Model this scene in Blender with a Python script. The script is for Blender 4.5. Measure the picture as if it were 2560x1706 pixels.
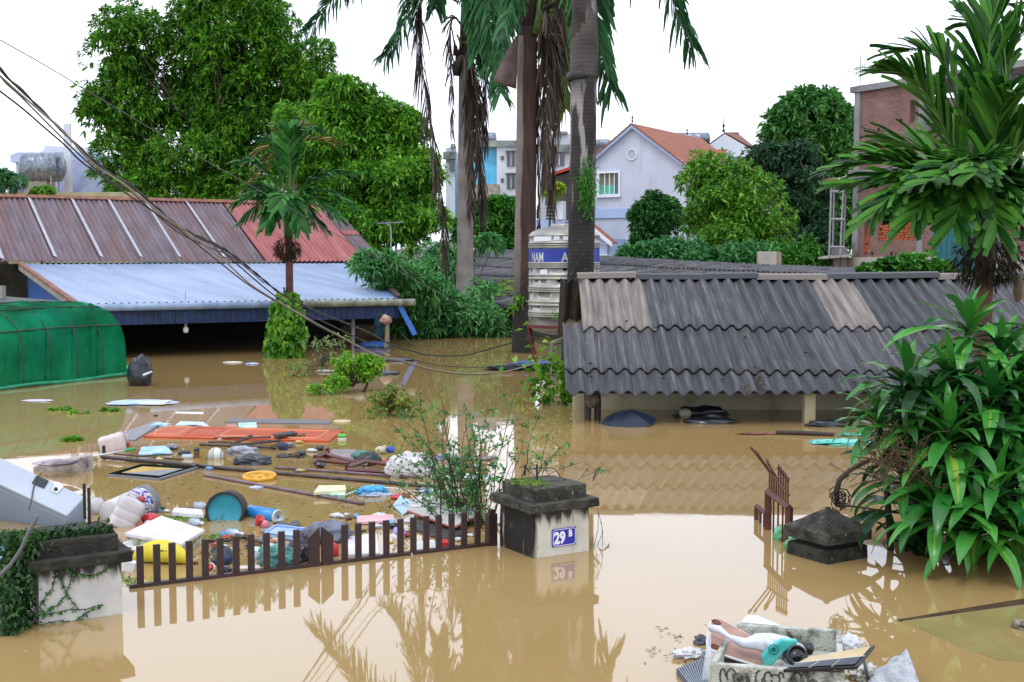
import bpy, math, random
import numpy as np
from mathutils import Vector, Matrix, noise as mn

for o in list(bpy.data.objects): bpy.data.objects.remove(o)
SC = bpy.context.scene
COL = SC.collection
R = math.radians

# ------------------------------------------------------------------ camera
EYE = 2.2                      # metres above the flood water (z = 0)
F = 3100.0                     # focal length in pixels of the 2560 px wide photograph
PITCH = math.atan(200 / F)
cam = bpy.data.cameras.new('camera'); camo = bpy.data.objects.new('camera', cam); COL.objects.link(camo)
camo.location = (0, 0, EYE); camo.rotation_euler = (R(90) - PITCH, 0, 0)
cam.sensor_width = 36; cam.lens = F / 2560 * 36; cam.clip_start = .1; cam.clip_end = 3000
SC.camera = camo

# ------------------------------------------------------------------ sky, sun, exposure (overcast)
SUN_EL, SUN_AZ = 62, 205
w = bpy.data.worlds.new('World'); SC.world = w; w.use_nodes = True
nt = w.node_tree; nt.nodes.clear()
wo = nt.nodes.new('ShaderNodeOutputWorld'); bg = nt.nodes.new('ShaderNodeBackground')
sky = nt.nodes.new('ShaderNodeTexSky'); sky.sky_type = 'NISHITA'; sky.sun_disc = False
sky.sun_elevation = R(SUN_EL); sky.sun_rotation = R(SUN_AZ); sky.dust_density = 4; sky.air_density = 1
tc = nt.nodes.new('ShaderNodeTexCoord'); nz = nt.nodes.new('ShaderNodeTexNoise')
nz.inputs['Scale'].default_value = 1.6; nz.inputs['Detail'].default_value = 5
rp = nt.nodes.new('ShaderNodeValToRGB')
rp.color_ramp.elements[0].position = .3; rp.color_ramp.elements[0].color = (15.2, 16.3, 18.8, 1)
rp.color_ramp.elements[1].position = .72; rp.color_ramp.elements[1].color = (18.0, 19.0, 21.4, 1)
mx = nt.nodes.new('ShaderNodeMix'); mx.data_type = 'RGBA'; mx.inputs[0].default_value = .93   # the cloud layer over the sky
nt.links.new(tc.outputs['Generated'], nz.inputs['Vector']); nt.links.new(nz.outputs['Fac'], rp.inputs[0])
nt.links.new(sky.outputs[0], mx.inputs[6]); nt.links.new(rp.outputs[0], mx.inputs[7])
nt.links.new(mx.outputs[2], bg.inputs['Color']); bg.inputs['Strength'].default_value = .1
nt.links.new(bg.outputs[0], wo.inputs['Surface'])
sl = bpy.data.lights.new('sun', 'SUN'); sl.energy = 1.0; sl.angle = R(14); sl.color = (1, .98, .94)
so = bpy.data.objects.new('sun', sl); COL.objects.link(so)
# direction the light comes from: azimuth SUN_AZ clockwise from +Y
d_ = Vector((math.sin(R(SUN_AZ)) * math.cos(R(SUN_EL)), math.cos(R(SUN_AZ)) * math.cos(R(SUN_EL)), math.sin(R(SUN_EL))))
so.rotation_euler = d_.to_track_quat('Z', 'Y').to_euler()
so.location = d_ * 60
vs = SC.view_settings; vs.view_transform = 'Standard'; vs.look = 'None'; vs.exposure = 0.0; vs.gamma = 1
SC.render.resolution_x = 1024; SC.render.resolution_y = 682
SC.render.engine = 'CYCLES'
SC.cycles.max_bounces = 8; SC.cycles.transparent_max_bounces = 12; SC.cycles.diffuse_bounces = 3; SC.cycles.glossy_bounces = 3

# ------------------------------------------------------------------ photo pixel -> point in the world
CP, SP = math.cos(PITCH), math.sin(PITCH)
def ray(u, v):
    a = (u - 1280) / F; b = -(v - 853) / F
    return Vector((a, CP + SP * b, -SP + CP * b))
def P(u, v, z=0.0):
    r = ray(u, v); t = (z - EYE) / r.z; return Vector((0, 0, EYE)) + r * t
def At(u, v, d):
    r = ray(u, v); return Vector((0, 0, EYE)) + r * (d / r.y)
Q = 2560 / 2353.0
def q(x, y): return (x * Q, y * Q)
def g1(X, Y): return (950 + X / 2.851, 550 + Y / 2.851)
def g2(X, Y): return (1380 + X / 1.994, 650 + Y / 1.994)
def g3(X, Y): return (X / 2.272, 950 + Y / 2.272)
def g4(X, Y): return (180 + X / 3.136, 980 + Y / 3.136)
def g5(X, Y): return (680 + X / 2.674, 900 + Y / 2.674)
def g6(X, Y): return (1560 + X / 2.353, 1400 + Y / 2.353)
def g7(X, Y): return (1800 + X / 2.091, 750 + Y / 2.091)
def ppm(p): return F / p.y       # photo pixels per metre at that distance

# ------------------------------------------------------------------ materials
def hexc(h):
    h = h.lstrip('#'); c = [int(h[i:i + 2], 16) / 255 for i in (0, 2, 4)]
    return tuple(x / 12.92 if x <= .04045 else ((x + .055) / 1.055) ** 2.4 for x in c) + (1,)
MATS = {}
def mat(name, c, c2=None, sc=4, rough=.6, metal=0, bump=0, bsc=20, coord='Object', stretch=(1, 1, 1), spec=.5,
        c3=None, sc3=1.2, lo3=.55, hi3=.7, lo=.35, hi=.65, island=0, transl=0, alpha=1, det=6, coat=0, stretch3=None):
    if name in MATS: return MATS[name]
    m = bpy.data.materials.new(name); m.use_nodes = True; t = m.node_tree; N = t.nodes; L = t.links
    b = N['Principled BSDF']; b.inputs['Roughness'].default_value = rough; b.inputs['Metallic'].default_value = metal
    b.inputs['Specular IOR Level'].default_value = spec
    if coat: b.inputs['Coat Weight'].default_value = coat; b.inputs['Coat Roughness'].default_value = .15
    tcn = N.new('ShaderNodeTexCoord'); mp = N.new('ShaderNodeMapping'); mp.inputs['Scale'].default_value = stretch
    L.new(tcn.outputs[coord], mp.inputs['Vector'])
    ca = hexc(c) if isinstance(c, str) else tuple(c) + (1,)
    b.inputs['Base Color'].default_value = ca
    out = None
    if c2 is not None:
        cb = hexc(c2) if isinstance(c2, str) else tuple(c2) + (1,)
        n = N.new('ShaderNodeTexNoise'); n.inputs['Scale'].default_value = sc; n.inputs['Detail'].default_value = det
        L.new(mp.outputs[0], n.inputs['Vector'])
        fac = n.outputs['Fac']
        if island:
            gi = N.new('ShaderNodeNewGeometry'); mm = N.new('ShaderNodeMix'); mm.data_type = 'FLOAT'; mm.inputs[0].default_value = island
            L.new(n.outputs['Fac'], mm.inputs[2]); L.new(gi.outputs['Random Per Island'], mm.inputs[3]); fac = mm.outputs[0]
        r = N.new('ShaderNodeValToRGB'); r.color_ramp.elements[0].position = lo; r.color_ramp.elements[1].position = hi
        r.color_ramp.elements[0].color = ca; r.color_ramp.elements[1].color = cb
        L.new(fac, r.inputs[0]); out = r.outputs[0]
        if c3 is not None:
            cc = hexc(c3) if isinstance(c3, str) else tuple(c3) + (1,)
            mp3 = mp
            if stretch3:
                mp3 = N.new('ShaderNodeMapping'); mp3.inputs['Scale'].default_value = stretch3; L.new(tcn.outputs[coord], mp3.inputs['Vector'])
            n3 = N.new('ShaderNodeTexNoise'); n3.inputs['Scale'].default_value = sc3; n3.inputs['Detail'].default_value = 8
            n3.inputs['Roughness'].default_value = .65
            L.new(mp3.outputs[0], n3.inputs['Vector'])
            r3 = N.new('ShaderNodeValToRGB'); r3.color_ramp.elements[0].position = lo3; r3.color_ramp.elements[1].position = hi3
            L.new(n3.outputs['Fac'], r3.inputs[0])
            mc = N.new('ShaderNodeMix'); mc.data_type = 'RGBA'; L.new(r3.outputs[0], mc.inputs[0]); L.new(out, mc.inputs[6]); mc.inputs[7].default_value = cc
            out = mc.outputs[2]
        L.new(out, b.inputs['Base Color'])
    if bump:
        nb = N.new('ShaderNodeTexNoise'); nb.inputs['Scale'].default_value = bsc; nb.inputs['Detail'].default_value = 8
        L.new(mp.outputs[0], nb.inputs['Vector'])
        bp = N.new('ShaderNodeBump'); bp.inputs['Strength'].default_value = bump; bp.inputs['Distance'].default_value = .02
        L.new(nb.outputs['Fac'], bp.inputs['Height']); L.new(bp.outputs[0], b.inputs['Normal'])
    sh = b.outputs[0]
    if transl:
        tr = N.new('ShaderNodeBsdfTranslucent'); ms = N.new('ShaderNodeMixShader'); ms.inputs[0].default_value = transl
        if out is not None: L.new(out, tr.inputs['Color'])
        else: tr.inputs['Color'].default_value = ca
        L.new(sh, ms.inputs[1]); L.new(tr.outputs[0], ms.inputs[2]); sh = ms.outputs[0]
    if alpha < 1:
        tp = N.new('ShaderNodeBsdfTransparent'); ms = N.new('ShaderNodeMixShader'); ms.inputs[0].default_value = alpha
        L.new(tp.outputs[0], ms.inputs[1]); L.new(sh, ms.inputs[2]); sh = ms.outputs[0]
    L.new(sh, N['Material Output'].inputs['Surface'])
    MATS[name] = m
    return m

def water_mat():
    m = bpy.data.materials.new('muddy_water'); m.use_nodes = True; t = m.node_tree; N = t.nodes; L = t.links
    b = N['Principled BSDF']; b.inputs['Roughness'].default_value = .025; b.inputs['IOR'].default_value = 1.65
    tcn = N.new('ShaderNodeTexCoord')
    n = N.new('ShaderNodeTexNoise'); n.inputs['Scale'].default_value = .18; n.inputs['Detail'].default_value = 5
    L.new(tcn.outputs['Object'], n.inputs['Vector'])
    r = N.new('ShaderNodeValToRGB'); r.color_ramp.elements[0].position = .3; r.color_ramp.elements[1].position = .7
    r.color_ramp.elements[0].color = (.305, .200, .080, 1); r.color_ramp.elements[1].color = (.355, .236, .097, 1)
    L.new(n.outputs['Fac'], r.inputs[0])
    n4 = N.new('ShaderNodeTexNoise'); n4.inputs['Scale'].default_value = 1.1; n4.inputs['Detail'].default_value = 9; n4.inputs['Roughness'].default_value = .7
    L.new(tcn.outputs['Object'], n4.inputs['Vector'])
    r4 = N.new('ShaderNodeValToRGB'); r4.color_ramp.elements[0].position = .62; r4.color_ramp.elements[1].position = .8
    r4.color_ramp.elements[1].color = (.1, .1, .1, 1)
    L.new(n4.outputs['Fac'], r4.inputs[0])
    mc = N.new('ShaderNodeMix'); mc.data_type = 'RGBA'; L.new(r4.outputs[0], mc.inputs[0]); L.new(r.outputs[0], mc.inputs[6]); mc.inputs[7].default_value = (.45, .31, .15, 1)
    L.new(mc.outputs[2], b.inputs['Base Color'])
    r5_ = N.new('ShaderNodeMapRange'); r5_.inputs['From Min'].default_value = .5; r5_.inputs['From Max'].default_value = .8; r5_.inputs['To Min'].default_value = .02; r5_.inputs['To Max'].default_value = .06
    L.new(n4.outputs['Fac'], r5_.inputs[0]); L.new(r5_.outputs[0], b.inputs['Roughness'])
    mp = N.new('ShaderNodeMapping'); mp.inputs['Scale'].default_value = (1, .6, 1); L.new(tcn.outputs['Object'], mp.inputs['Vector'])
    n2 = N.new('ShaderNodeTexNoise'); n2.inputs['Scale'].default_value = 1.4; n2.inputs['Detail'].default_value = 3
    L.new(mp.outputs[0], n2.inputs['Vector'])
    bp = N.new('ShaderNodeBump'); bp.inputs['Strength'].default_value = .06; bp.inputs['Distance'].default_value = .02
    L.new(n2.outputs['Fac'], bp.inputs['Height']); L.new(bp.outputs[0], b.inputs['Normal'])
    return m

def brick_mat(name, c1, c2, mortar, scale, w_=.5, h_=.25, ms=.03):
    m = bpy.data.materials.new(name); m.use_nodes = True; t = m.node_tree; N = t.nodes; L = t.links
    b = N['Principled BSDF']; b.inputs['Roughness'].default_value = .85
    tcn = N.new('ShaderNodeTexCoord'); br = N.new('ShaderNodeTexBrick')
    br.inputs['Scale'].default_value = scale; br.inputs['Color1'].default_value = hexc(c1); br.inputs['Color2'].default_value = hexc(c2)
    br.inputs['Mortar'].default_value = hexc(mortar); br.inputs['Mortar Size'].default_value = ms
    br.inputs['Brick Width'].default_value = w_; br.inputs['Row Height'].default_value = h_; br.inputs['Bias'].default_value = 0
    L.new(tcn.outputs['UV'], br.inputs['Vector'])
    n = N.new('ShaderNodeTexNoise'); n.inputs['Scale'].default_value = 1.3; n.inputs['Detail'].default_value = 8
    L.new(tcn.outputs['UV'], n.inputs['Vector'])
    r = N.new('ShaderNodeValToRGB'); r.color_ramp.elements[0].position = .35; r.color_ramp.elements[1].position = .7
    L.new(n.outputs['Fac'], r.inputs[0])
    mc = N.new('ShaderNodeMix'); mc.data_type = 'RGBA'; mc.blend_type = 'MULTIPLY'; mc.inputs[0].default_value = .6
    L.new(br.outputs['Color'], mc.inputs[6]); 
    r.color_ramp.elements[0].color = (.55, .5, .5, 1); r.color_ramp.elements[1].color = (1.05, 1, 1, 1)
    L.new(r.outputs[0], mc.inputs[7]); L.new(mc.outputs[2], b.inputs['Base Color'])
    MATS[name] = m; return m

def leafmat(name, ca, cb, transl=.32, rough=.5, sc=1.2, spec=.35, lo=.3, hi=.75):
    return mat(name, ca, cb, sc=sc, rough=rough, island=.5, transl=transl, spec=spec, lo=lo, hi=hi)

# ------------------------------------------------------------------ mesh building
class MB:
    def __init__(s): s.v = []; s.f = []; s.uv = []; s.has = False
    def add(s, vs, fs, uv=None):
        k = len(s.v); s.v += [tuple(x) for x in vs]; s.f += [tuple(i + k for i in f) for f in fs]
        if uv: s.has = True; s.uv += list(uv)
        else: s.uv += [(0, 0)] * len(vs)
        return s
    def box(s, c, sz, rot=None, taper=1.0, shift=(0, 0)):
        c = Vector(c); hx, hy, hz = sz[0] / 2, sz[1] / 2, sz[2] / 2
        vs = []
        for z in (-1, 1):
            k = taper if z > 0 else 1
            for x, y in ((-1, -1), (1, -1), (1, 1), (-1, 1)):
                p = Vector((x * hx * k + (shift[0] if z > 0 else 0), y * hy * k + (shift[1] if z > 0 else 0), z * hz))
                if rot is not None: p = rot @ p
                vs.append(c + p)
        return s.add(vs, [(3, 2, 1, 0), (4, 5, 6, 7), (0, 1, 5, 4), (1, 2, 6, 5), (2, 3, 7, 6), (3, 0, 4, 7)])
    def tube(s, pts, r, n=8, cap=True):
        pts = [Vector(p) for p in pts]; m = len(pts)
        rs = r if isinstance(r, (list, tuple)) else [r] * m
        vs = []; fs = []; prev = None
        for i, p in enumerate(pts):
            t = (pts[min(i + 1, m - 1)] - pts[max(i - 1, 0)])
            t = t.normalized() if t.length > 1e-9 else Vector((0, 0, 1))
            if prev is None:
                a = Vector((0, 0, 1)) if abs(t.z) < .9 else Vector((1, 0, 0)); x = t.cross(a).normalized()
            else:
                x = prev - t * prev.dot(t); x = x.normalized() if x.length > 1e-6 else t.orthogonal().normalized()
            prev = x; y = t.cross(x)
            for k in range(n):
                a = 2 * math.pi * k / n; vs.append(p + (x * math.cos(a) + y * math.sin(a)) * rs[i])
        for i in range(m - 1):
            for k in range(n):
                fs.append((i * n + k, i * n + (k + 1) % n, (i + 1) * n + (k + 1) % n, (i + 1) * n + k))
        if cap:
            fs.append(tuple(range(n - 1, -1, -1))); fs.append(tuple((m - 1) * n + k for k in range(n)))
        return s.add(vs, fs)
    def lathe(s, prof, mtx=None, n=24, cap=True):
        mtx = mtx or Matrix(); vs = []; fs = []; m = len(prof)
        for r, z in prof:
            for k in range(n):
                a = 2 * math.pi * k / n; vs.append(mtx @ Vector((r * math.cos(a), r * math.sin(a), z)))
        for i in range(m - 1):
            for k in range(n): fs.append((i * n + k, i * n + (k + 1) % n, (i + 1) * n + (k + 1) % n, (i + 1) * n + k))
        if cap:
            if prof[0][0] > 1e-4: fs.append(tuple(range(n - 1, -1, -1)))
            if prof[-1][0] > 1e-4: fs.append(tuple((m - 1) * n + k for k in range(n)))
        return s.add(vs, fs)
    def grid(s, fn, nu, nv):
        vs = []; fs = []; uv = []
        for j in range(nv + 1):
            for i in range(nu + 1):
                a, b = i / nu, j / nv; r = fn(a, b)
                if isinstance(r, tuple) and len(r) == 2 and isinstance(r[0], Vector): vs.append(r[0]); uv.append(r[1])
                else: vs.append(r); uv.append((a, b))
        for j in range(nv):
            for i in range(nu):
                k = j * (nu + 1) + i; fs.append((k, k + 1, k + nu + 2, k + nu + 1))
        return s.add(vs, fs, uv)
    def prism(s, poly, off):
        """poly: list of Vectors (planar), off: Vector"""
        n = len(poly); vs = [Vector(p) for p in poly] + [Vector(p) + off for p in poly]
        fs = [tuple(range(n - 1, -1, -1)), tuple(range(n, 2 * n))] + [(i, (i + 1) % n, n + (i + 1) % n, n + i) for i in range(n)]
        return s.add(vs, fs)
    def blob(s, c, r, seed=0, amp=.15, fr=1.5, rot=None, lvl=20, flat=None):
        c = Vector(c); vs = []; fs = []; n = lvl; m = max(6, lvl // 2)
        rot = rot or Matrix.Identity(3)
        for j in range(m + 1):
            th = math.pi * j / m
            for i in range(n):
                ph = 2 * math.pi * i / n
                d = Vector((math.sin(th) * math.cos(ph), math.sin(th) * math.sin(ph), math.cos(th)))
                k = 1 + amp * mn.fractal(d * fr + Vector((seed * 3.1, seed * 1.7, seed)), .9, 2.2, 3) * 1.3
                p = Vector((d.x * r[0] * k, d.y * r[1] * k, d.z * r[2] * k))
                vs.append(c + rot @ p)
        for j in range(m):
            for i in range(n): fs.append((j * n + i, (j + 1) * n + i, (j + 1) * n + (i + 1) % n, j * n + (i + 1) % n))
        return s.add(vs, fs)
    def build(s, name, material, parent=None, smooth=False, bevel=0, solid=0, sub=0):
        me = bpy.data.meshes.new(name); me.from_pydata(s.v, [], s.f)
        return fin(me, name, material, parent, smooth, bevel, solid, sub, s.uv if s.has else None)

def wloc(p):
    l = Vector((0, 0, 0))
    while p is not None: l += p.location; p = p.parent
    return l
def fin(me, name, material, parent=None, smooth=False, bevel=0, solid=0, sub=0, uv=None):
    if uv is not None:
        ul = me.uv_layers.new(name='UVMap'); idx = np.empty(len(me.loops), dtype=np.int32); me.loops.foreach_get('vertex_index', idx)
        ul.data.foreach_set('uv', np.asarray(uv, dtype=np.float32)[idx].ravel())
    if material: me.materials.append(material)
    o = bpy.data.objects.new(name, me); COL.objects.link(o)
    n = len(me.vertices); co = np.empty(n * 3, dtype=np.float32); me.vertices.foreach_get('co', co); co = co.reshape(-1, 3)
    if parent is not None:
        o.parent = parent; l = wloc(parent); co -= np.array(l, dtype=np.float32)
        # origin of a part at its own middle
        c = (co.min(0) + co.max(0)) / 2; co -= c; o.location = Vector([float(x) for x in c])
    else:
        mnn, mxx = co.min(0), co.max(0); c = np.array([(mnn[0] + mxx[0]) / 2, (mnn[1] + mxx[1]) / 2, mnn[2]], dtype=np.float32)
        co -= c; o.location = Vector([float(x) for x in c])
    me.vertices.foreach_set('co', co.ravel()); me.update()
    if smooth: me.polygons.foreach_set('use_smooth', [True] * len(me.polygons))
    if solid:
        md = o.modifiers.new('thickness', 'SOLIDIFY'); md.thickness = solid; md.offset = 0
    if bevel:
        md = o.modifiers.new('bevel', 'BEVEL'); md.width = bevel; md.segments = 2; md.limit_method = 'ANGLE'; md.angle_limit = R(35)
    if sub:
        md = o.modifiers.new('sub', 'SUBSURF'); md.levels = sub; md.render_levels = sub
    return o
def fin_np(name, V, Fq, material, parent=None, uv=None, smooth=False):
    V = np.asarray(V, dtype=np.float32); Fq = np.asarray(Fq, dtype=np.int32); k = Fq.shape[1]
    me = bpy.data.meshes.new(name); me.vertices.add(len(V)); me.vertices.foreach_set('co', V.ravel())
    me.loops.add(Fq.size); me.loops.foreach_set('vertex_index', Fq.ravel())
    me.polygons.add(len(Fq)); me.polygons.foreach_set('loop_start', np.arange(0, Fq.size, k, dtype=np.int32))
    me.polygons.foreach_set('loop_total', np.full(len(Fq), k, dtype=np.int32))
    me.update(calc_edges=True); me.validate()
    return fin(me, name, material, parent, smooth, uv=uv)
def tag(o, label=None, cat=None, group=None, kind=None):
    if label: o['label'] = label
    if cat: o['category'] = cat
    if group: o['group'] = group
    if kind: o['kind'] = kind
    return o
def thing(name, label, cat, loc, group=None, rz=0):
    o = bpy.data.objects.new(name, None); COL.objects.link(o); o.empty_display_size = .1
    o.location = Vector(loc); o.rotation_euler = (0, 0, rz)
    return tag(o, label, cat, group)
def kids(o): return [c for c in o.children]
def copy_tree(o, parent=None):
    c = o.copy(); COL.objects.link(c); c.parent = parent
    for ch in kids(o): copy_tree(ch, c)
    return c
def lerp(a, b, t): return a + (b - a) * t

# ------------------------------------------------------------------ leaves and trees
def leaf_arrays(rng, pos, dirs, L, W, up=.6, droop=.25, jit=.25):
    n = len(pos); dirs = dirs / (np.linalg.norm(dirs, axis=1, keepdims=True) + 1e-9)
    ref = rng.normal(size=(n, 3)) * .6; ref[:, 2] += up * 2
    side = np.cross(dirs, ref); side /= (np.linalg.norm(side, axis=1, keepdims=True) + 1e-9)
    nor = np.cross(side, dirs)
    l = (L * (1 + jit * rng.normal(size=n)))[:, None].clip(L * .4); ww = (W * (1 + jit * rng.normal(size=n)))[:, None].clip(W * .4)
    dz = np.zeros((n, 3)); dz[:, 2] = -1
    a = pos; m = pos + dirs * l * .5 + dz * l * droop * .2
    tip = pos + dirs * l + dz * l * droop
    f = nor * ww * .18
    V = np.stack([a, m + side * ww / 2 + f, tip, m - side * ww / 2 + f], 1).reshape(-1, 3)
    Fq = np.arange(4 * n).reshape(n, 4)
    return V, Fq
def leaves(name, rng, pos, dirs, L, W, material, parent=None, **k):
    V, Fq = leaf_arrays(rng, np.asarray(pos, float), np.asarray(dirs, float), L, W, **k)
    return fin_np(name, V, Fq, material, parent)

def sph(rng, n):
    v = rng.normal(size=(n, 3)); return v / np.linalg.norm(v, axis=1, keepdims=True)

def tree(name, label, base, lobes, lm, bm_, seed, n_sub=60, sub_r=1.0, sprays=40, per=8, L=.35, W=.1, trunk_r=.25,
         group=None, up=.6, droop=.3, cat='tree', upbias=.35, core=.25, limbs=12, trunk_top=None, thin=1.0, parts=('crown', 'trunk'), flat=.8):
    """lobes: list of (center Vector, (rx,ry,rz)); leaf sprays sit on clumps spread over the lobes"""
    rng = np.random.default_rng(seed); base = Vector(base)
    th = thing(name, label, cat, base, group)
    wts = np.array([a[1][0] * a[1][2] for a in lobes]); wts = wts / wts.sum()
    subs = []
    cs = np.array([list(a[0]) for a in lobes]); rs = np.array([list(a[1]) for a in lobes])
    tries = 0
    while len(subs) < n_sub and tries < n_sub * 30:
        tries += 1
        i = rng.choice(len(lobes), p=wts); d = sph(rng, 1)[0]
        rr = 1 - .28 * rng.random() if rng.random() > core else .35 + .4 * rng.random()
        p = cs[i] + d * rs[i] * rr
        deep = False
        for j in range(len(lobes)):
            if j != i and np.linalg.norm((p - cs[j]) / rs[j]) < .62 and rng.random() > core: deep = True
        if deep: continue
        subs.append(p)
    subs = np.array(subs)
    sr = sub_r * (.6 + .8 * rng.random(len(subs)))
    # sprays
    d = sph(rng, len(subs) * sprays); d[:, 2] = d[:, 2] * .8 + upbias; d /= np.linalg.norm(d, axis=1, keepdims=True)
    ci = np.repeat(np.arange(len(subs)), sprays)
    rad = sr[ci] * (.65 + .4 * rng.random(len(ci)))
    sp = subs[ci] + d * rad[:, None] * np.array([1, 1, flat])
    if thin < 1:
        k = rng.random(len(sp)) < thin; sp = sp[k]; d = d[k]
    li = np.repeat(np.arange(len(sp)), per)
    ld = sph(rng, len(li)) * .9 + d[li] * .8; ld[:, 2] -= .05
    pos = sp[li] + rng.normal(size=(len(li), 3)) * L * .12
    leaves(parts[0], rng, pos, ld, L, W, lm, th, up=up, droop=droop)
    mb = MB(); cen = Vector(cs.mean(0)); top = trunk_top or Vector((cen.x, cen.y, cen.z + .3 * rs[:, 2].mean()))
    mid = base.lerp(top, .5) + Vector((rng.normal() * .15, rng.normal() * .15, 0))
    mb.tube([base - Vector((0, 0, .3)), mid, top], [trunk_r, trunk_r * .75, trunk_r * .3], 9)
    order = rng.permutation(len(subs))
    for i in order[:limbs]:
        e = Vector(subs[i]); s0 = base.lerp(top, .35 + .5 * rng.random())
        m_ = s0.lerp(e, .5) + Vector((0, 0, -.08 * (e - s0).length))
        mb.tube([s0, m_, e], [trunk_r * .38, trunk_r * .25, trunk_r * .08], 6)
    mb.build(parts[1], bm_, th, smooth=True)
    return th

# palm frond: rachis + leaflets appended into arrays
class Fr:
    def __init__(s): s.V = []; s.F = []; s.n = 0; s.mb = MB()
def frond(fr, rng, base, tip, el0, n=40, leaf=.7, wd=.045, droop=.5, fwd=50, vee=15, bare=.15, rr=.03, trunc=.35, endel=-60, plume=0):
    """feather frond along a bezier from base to tip: leaves the crown at elevation el0 and ends at elevation endel"""
    base = Vector(base); tip = Vector(tip); dd = tip - base; L = dd.length; az = math.atan2(dd.y, dd.x); N = 24; ee = R(endel)
    c1 = base + Vector((math.cos(az) * math.cos(el0), math.sin(az) * math.cos(el0), math.sin(el0))) * L * .42
    c2 = tip - Vector((math.cos(az) * math.cos(ee), math.sin(az) * math.cos(ee), math.sin(ee))) * L * .38
    pts = [np.array(base * (1 - t) ** 3 + c1 * 3 * t * (1 - t) ** 2 + c2 * 3 * t * t * (1 - t) + tip * t ** 3) for t in np.linspace(0, 1, N + 1)]
    tang = [(pts[min(i + 1, N)] - pts[max(i - 1, 0)]) for i in range(N + 1)]; tang = np.array([v / np.linalg.norm(v) for v in tang]); pts = np.array(pts)
    fr.mb.tube([Vector(p) for p in pts[::3]], [max(.004, rr * (1 - .8 * i / (N / 3))) for i in range(len(pts[::3]))], 5)
    for k in range(n):
        t = bare + (1 - bare) * (k + .5) / n
        x = t * N; i = int(min(x, N - 1)); f = x - i
        p = pts[i] * (1 - f) + pts[i + 1] * f; tg = tang[i]
        side = np.cross(tg, [0, 0, 1]); ns = np.linalg.norm(side); side = side / ns if ns > 1e-3 else np.array([math.sin(az), -math.cos(az), 0])
        upv = np.cross(side, tg)
        prof = math.sin(min(1, .28 + .95 * (t - bare) / (1 - bare)) * math.pi * .86) ** .6
        for sgn in (-1, 1):
            ll = leaf * prof * (1 + .08 * rng.normal()); fa = R(fwd * (1.15 - .35 * t) + rng.normal() * 4)
            fa = min(fa, R(80)); ve = R(vee + rng.normal() * (6 + plume))
            sd = side * sgn * math.cos(ve) + upv * math.sin(ve)
            d = tg * math.cos(fa) + sd * math.sin(fa); d /= np.linalg.norm(d)
            dr = droop * (1 + .25 * rng.normal())
            nrm = np.cross(d, tg); nn = np.linalg.norm(nrm); nrm = nrm / nn if nn > 1e-4 else upv
            wv = np.cross(nrm, d); w2 = wd / 2
            q0 = p; q1 = p + d * ll * .4 + np.array([0, 0, -dr * ll * .10]); q2 = p + d * ll * .75 + np.array([0, 0, -dr * ll * .42]); q3 = p + d * ll * .95 + np.array([0, 0, -dr * ll * .85])
            V = [q0 - wv * w2 * .5, q0 + wv * w2 * .5, q1 - wv * w2, q1 + wv * w2, q2 - wv * w2 * .9, q2 + wv * w2 * .9, q3 - wv * w2 * trunc, q3 + wv * w2 * trunc]
            fr.V += V; b = fr.n
            fr.F += [(b, b + 1, b + 3, b + 2), (b + 2, b + 3, b + 5, b + 4), (b + 4, b + 5, b + 7, b + 6)]; fr.n += 8
    return pts
def fr_build(fr, name, lm, sm, parent, stalk='midrib'):
    o = fin_np(name, np.array(fr.V), np.array(fr.F), lm, parent)
    fr.mb.build(stalk, sm, o, smooth=True)
    return o

def corr(mb, O, U, V, lu, lv, pitch, amp, n_per=6, seg=6, sag=0, skew=None, u0=0, v0=0, lift=0):
    """corrugated sheet: origin O, unit U across the waves, unit V up the slope"""
    Nn = U.cross(V).normalized(); 
    if Nn.z < 0: Nn = -Nn
    nw = max(2, int(round(lu / pitch * n_per)))
    def fn(a, b):
        s = a * lu; t = b * lv
        if skew: s = skew(a, b) 
        return (O + U * s + V * t + Nn * (amp * math.cos(2 * math.pi * (s + u0) / pitch) + sag * math.sin(math.pi * b) + lift * (1 - b)), (s + u0, t + v0))
    mb.grid(fn, nw, seg)

UP = Vector((0, 0, 1))
def wall(mb, O, X, N, w, h, t, ops=()):
    """wall panel with openings; front face at O, thickness t behind; uv in metres"""
    xs = sorted(set([0, w] + [v for o in ops for v in o[:2]])); zs = sorted(set([0, h] + [v for o in ops for v in o[2:4]]))
    inside = lambda x, z: any(o[0] < x < o[1] and o[2] < z < o[3] for o in ops)
    def quad(pts, uv): mb.add(pts, [(0, 1, 2, 3)], uv)
    for i in range(len(xs) - 1):
        for j in range(len(zs) - 1):
            x0, x1, z0, z1 = xs[i], xs[i + 1], zs[j], zs[j + 1]
            if inside((x0 + x1) / 2, (z0 + z1) / 2): continue
            p = [O + X * a + UP * b for a, b in ((x0, z0), (x1, z0), (x1, z1), (x0, z1))]; uv = [(x0, z0), (x1, z0), (x1, z1), (x0, z1)]
            quad(p, uv); quad([k - N * t for k in p][::-1], uv[::-1])
    for (x0, x1, z0, z1) in list(ops) + [(0, w, 0, h)]:
        c = [(x0, z0), (x1, z0), (x1, z1), (x0, z1)]
        for k in range(4):
            a, b = c[k], c[(k + 1) % 4]; pa = O + X * a[0] + UP * a[1]; pb = O + X * b[0] + UP * b[1]
            l = math.hypot(a[0] - b[0], a[1] - b[1])
            quad([pa, pb, pb - N * t, pa - N * t], [(0, 0), (l, 0), (l, t), (0, t)])
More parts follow.
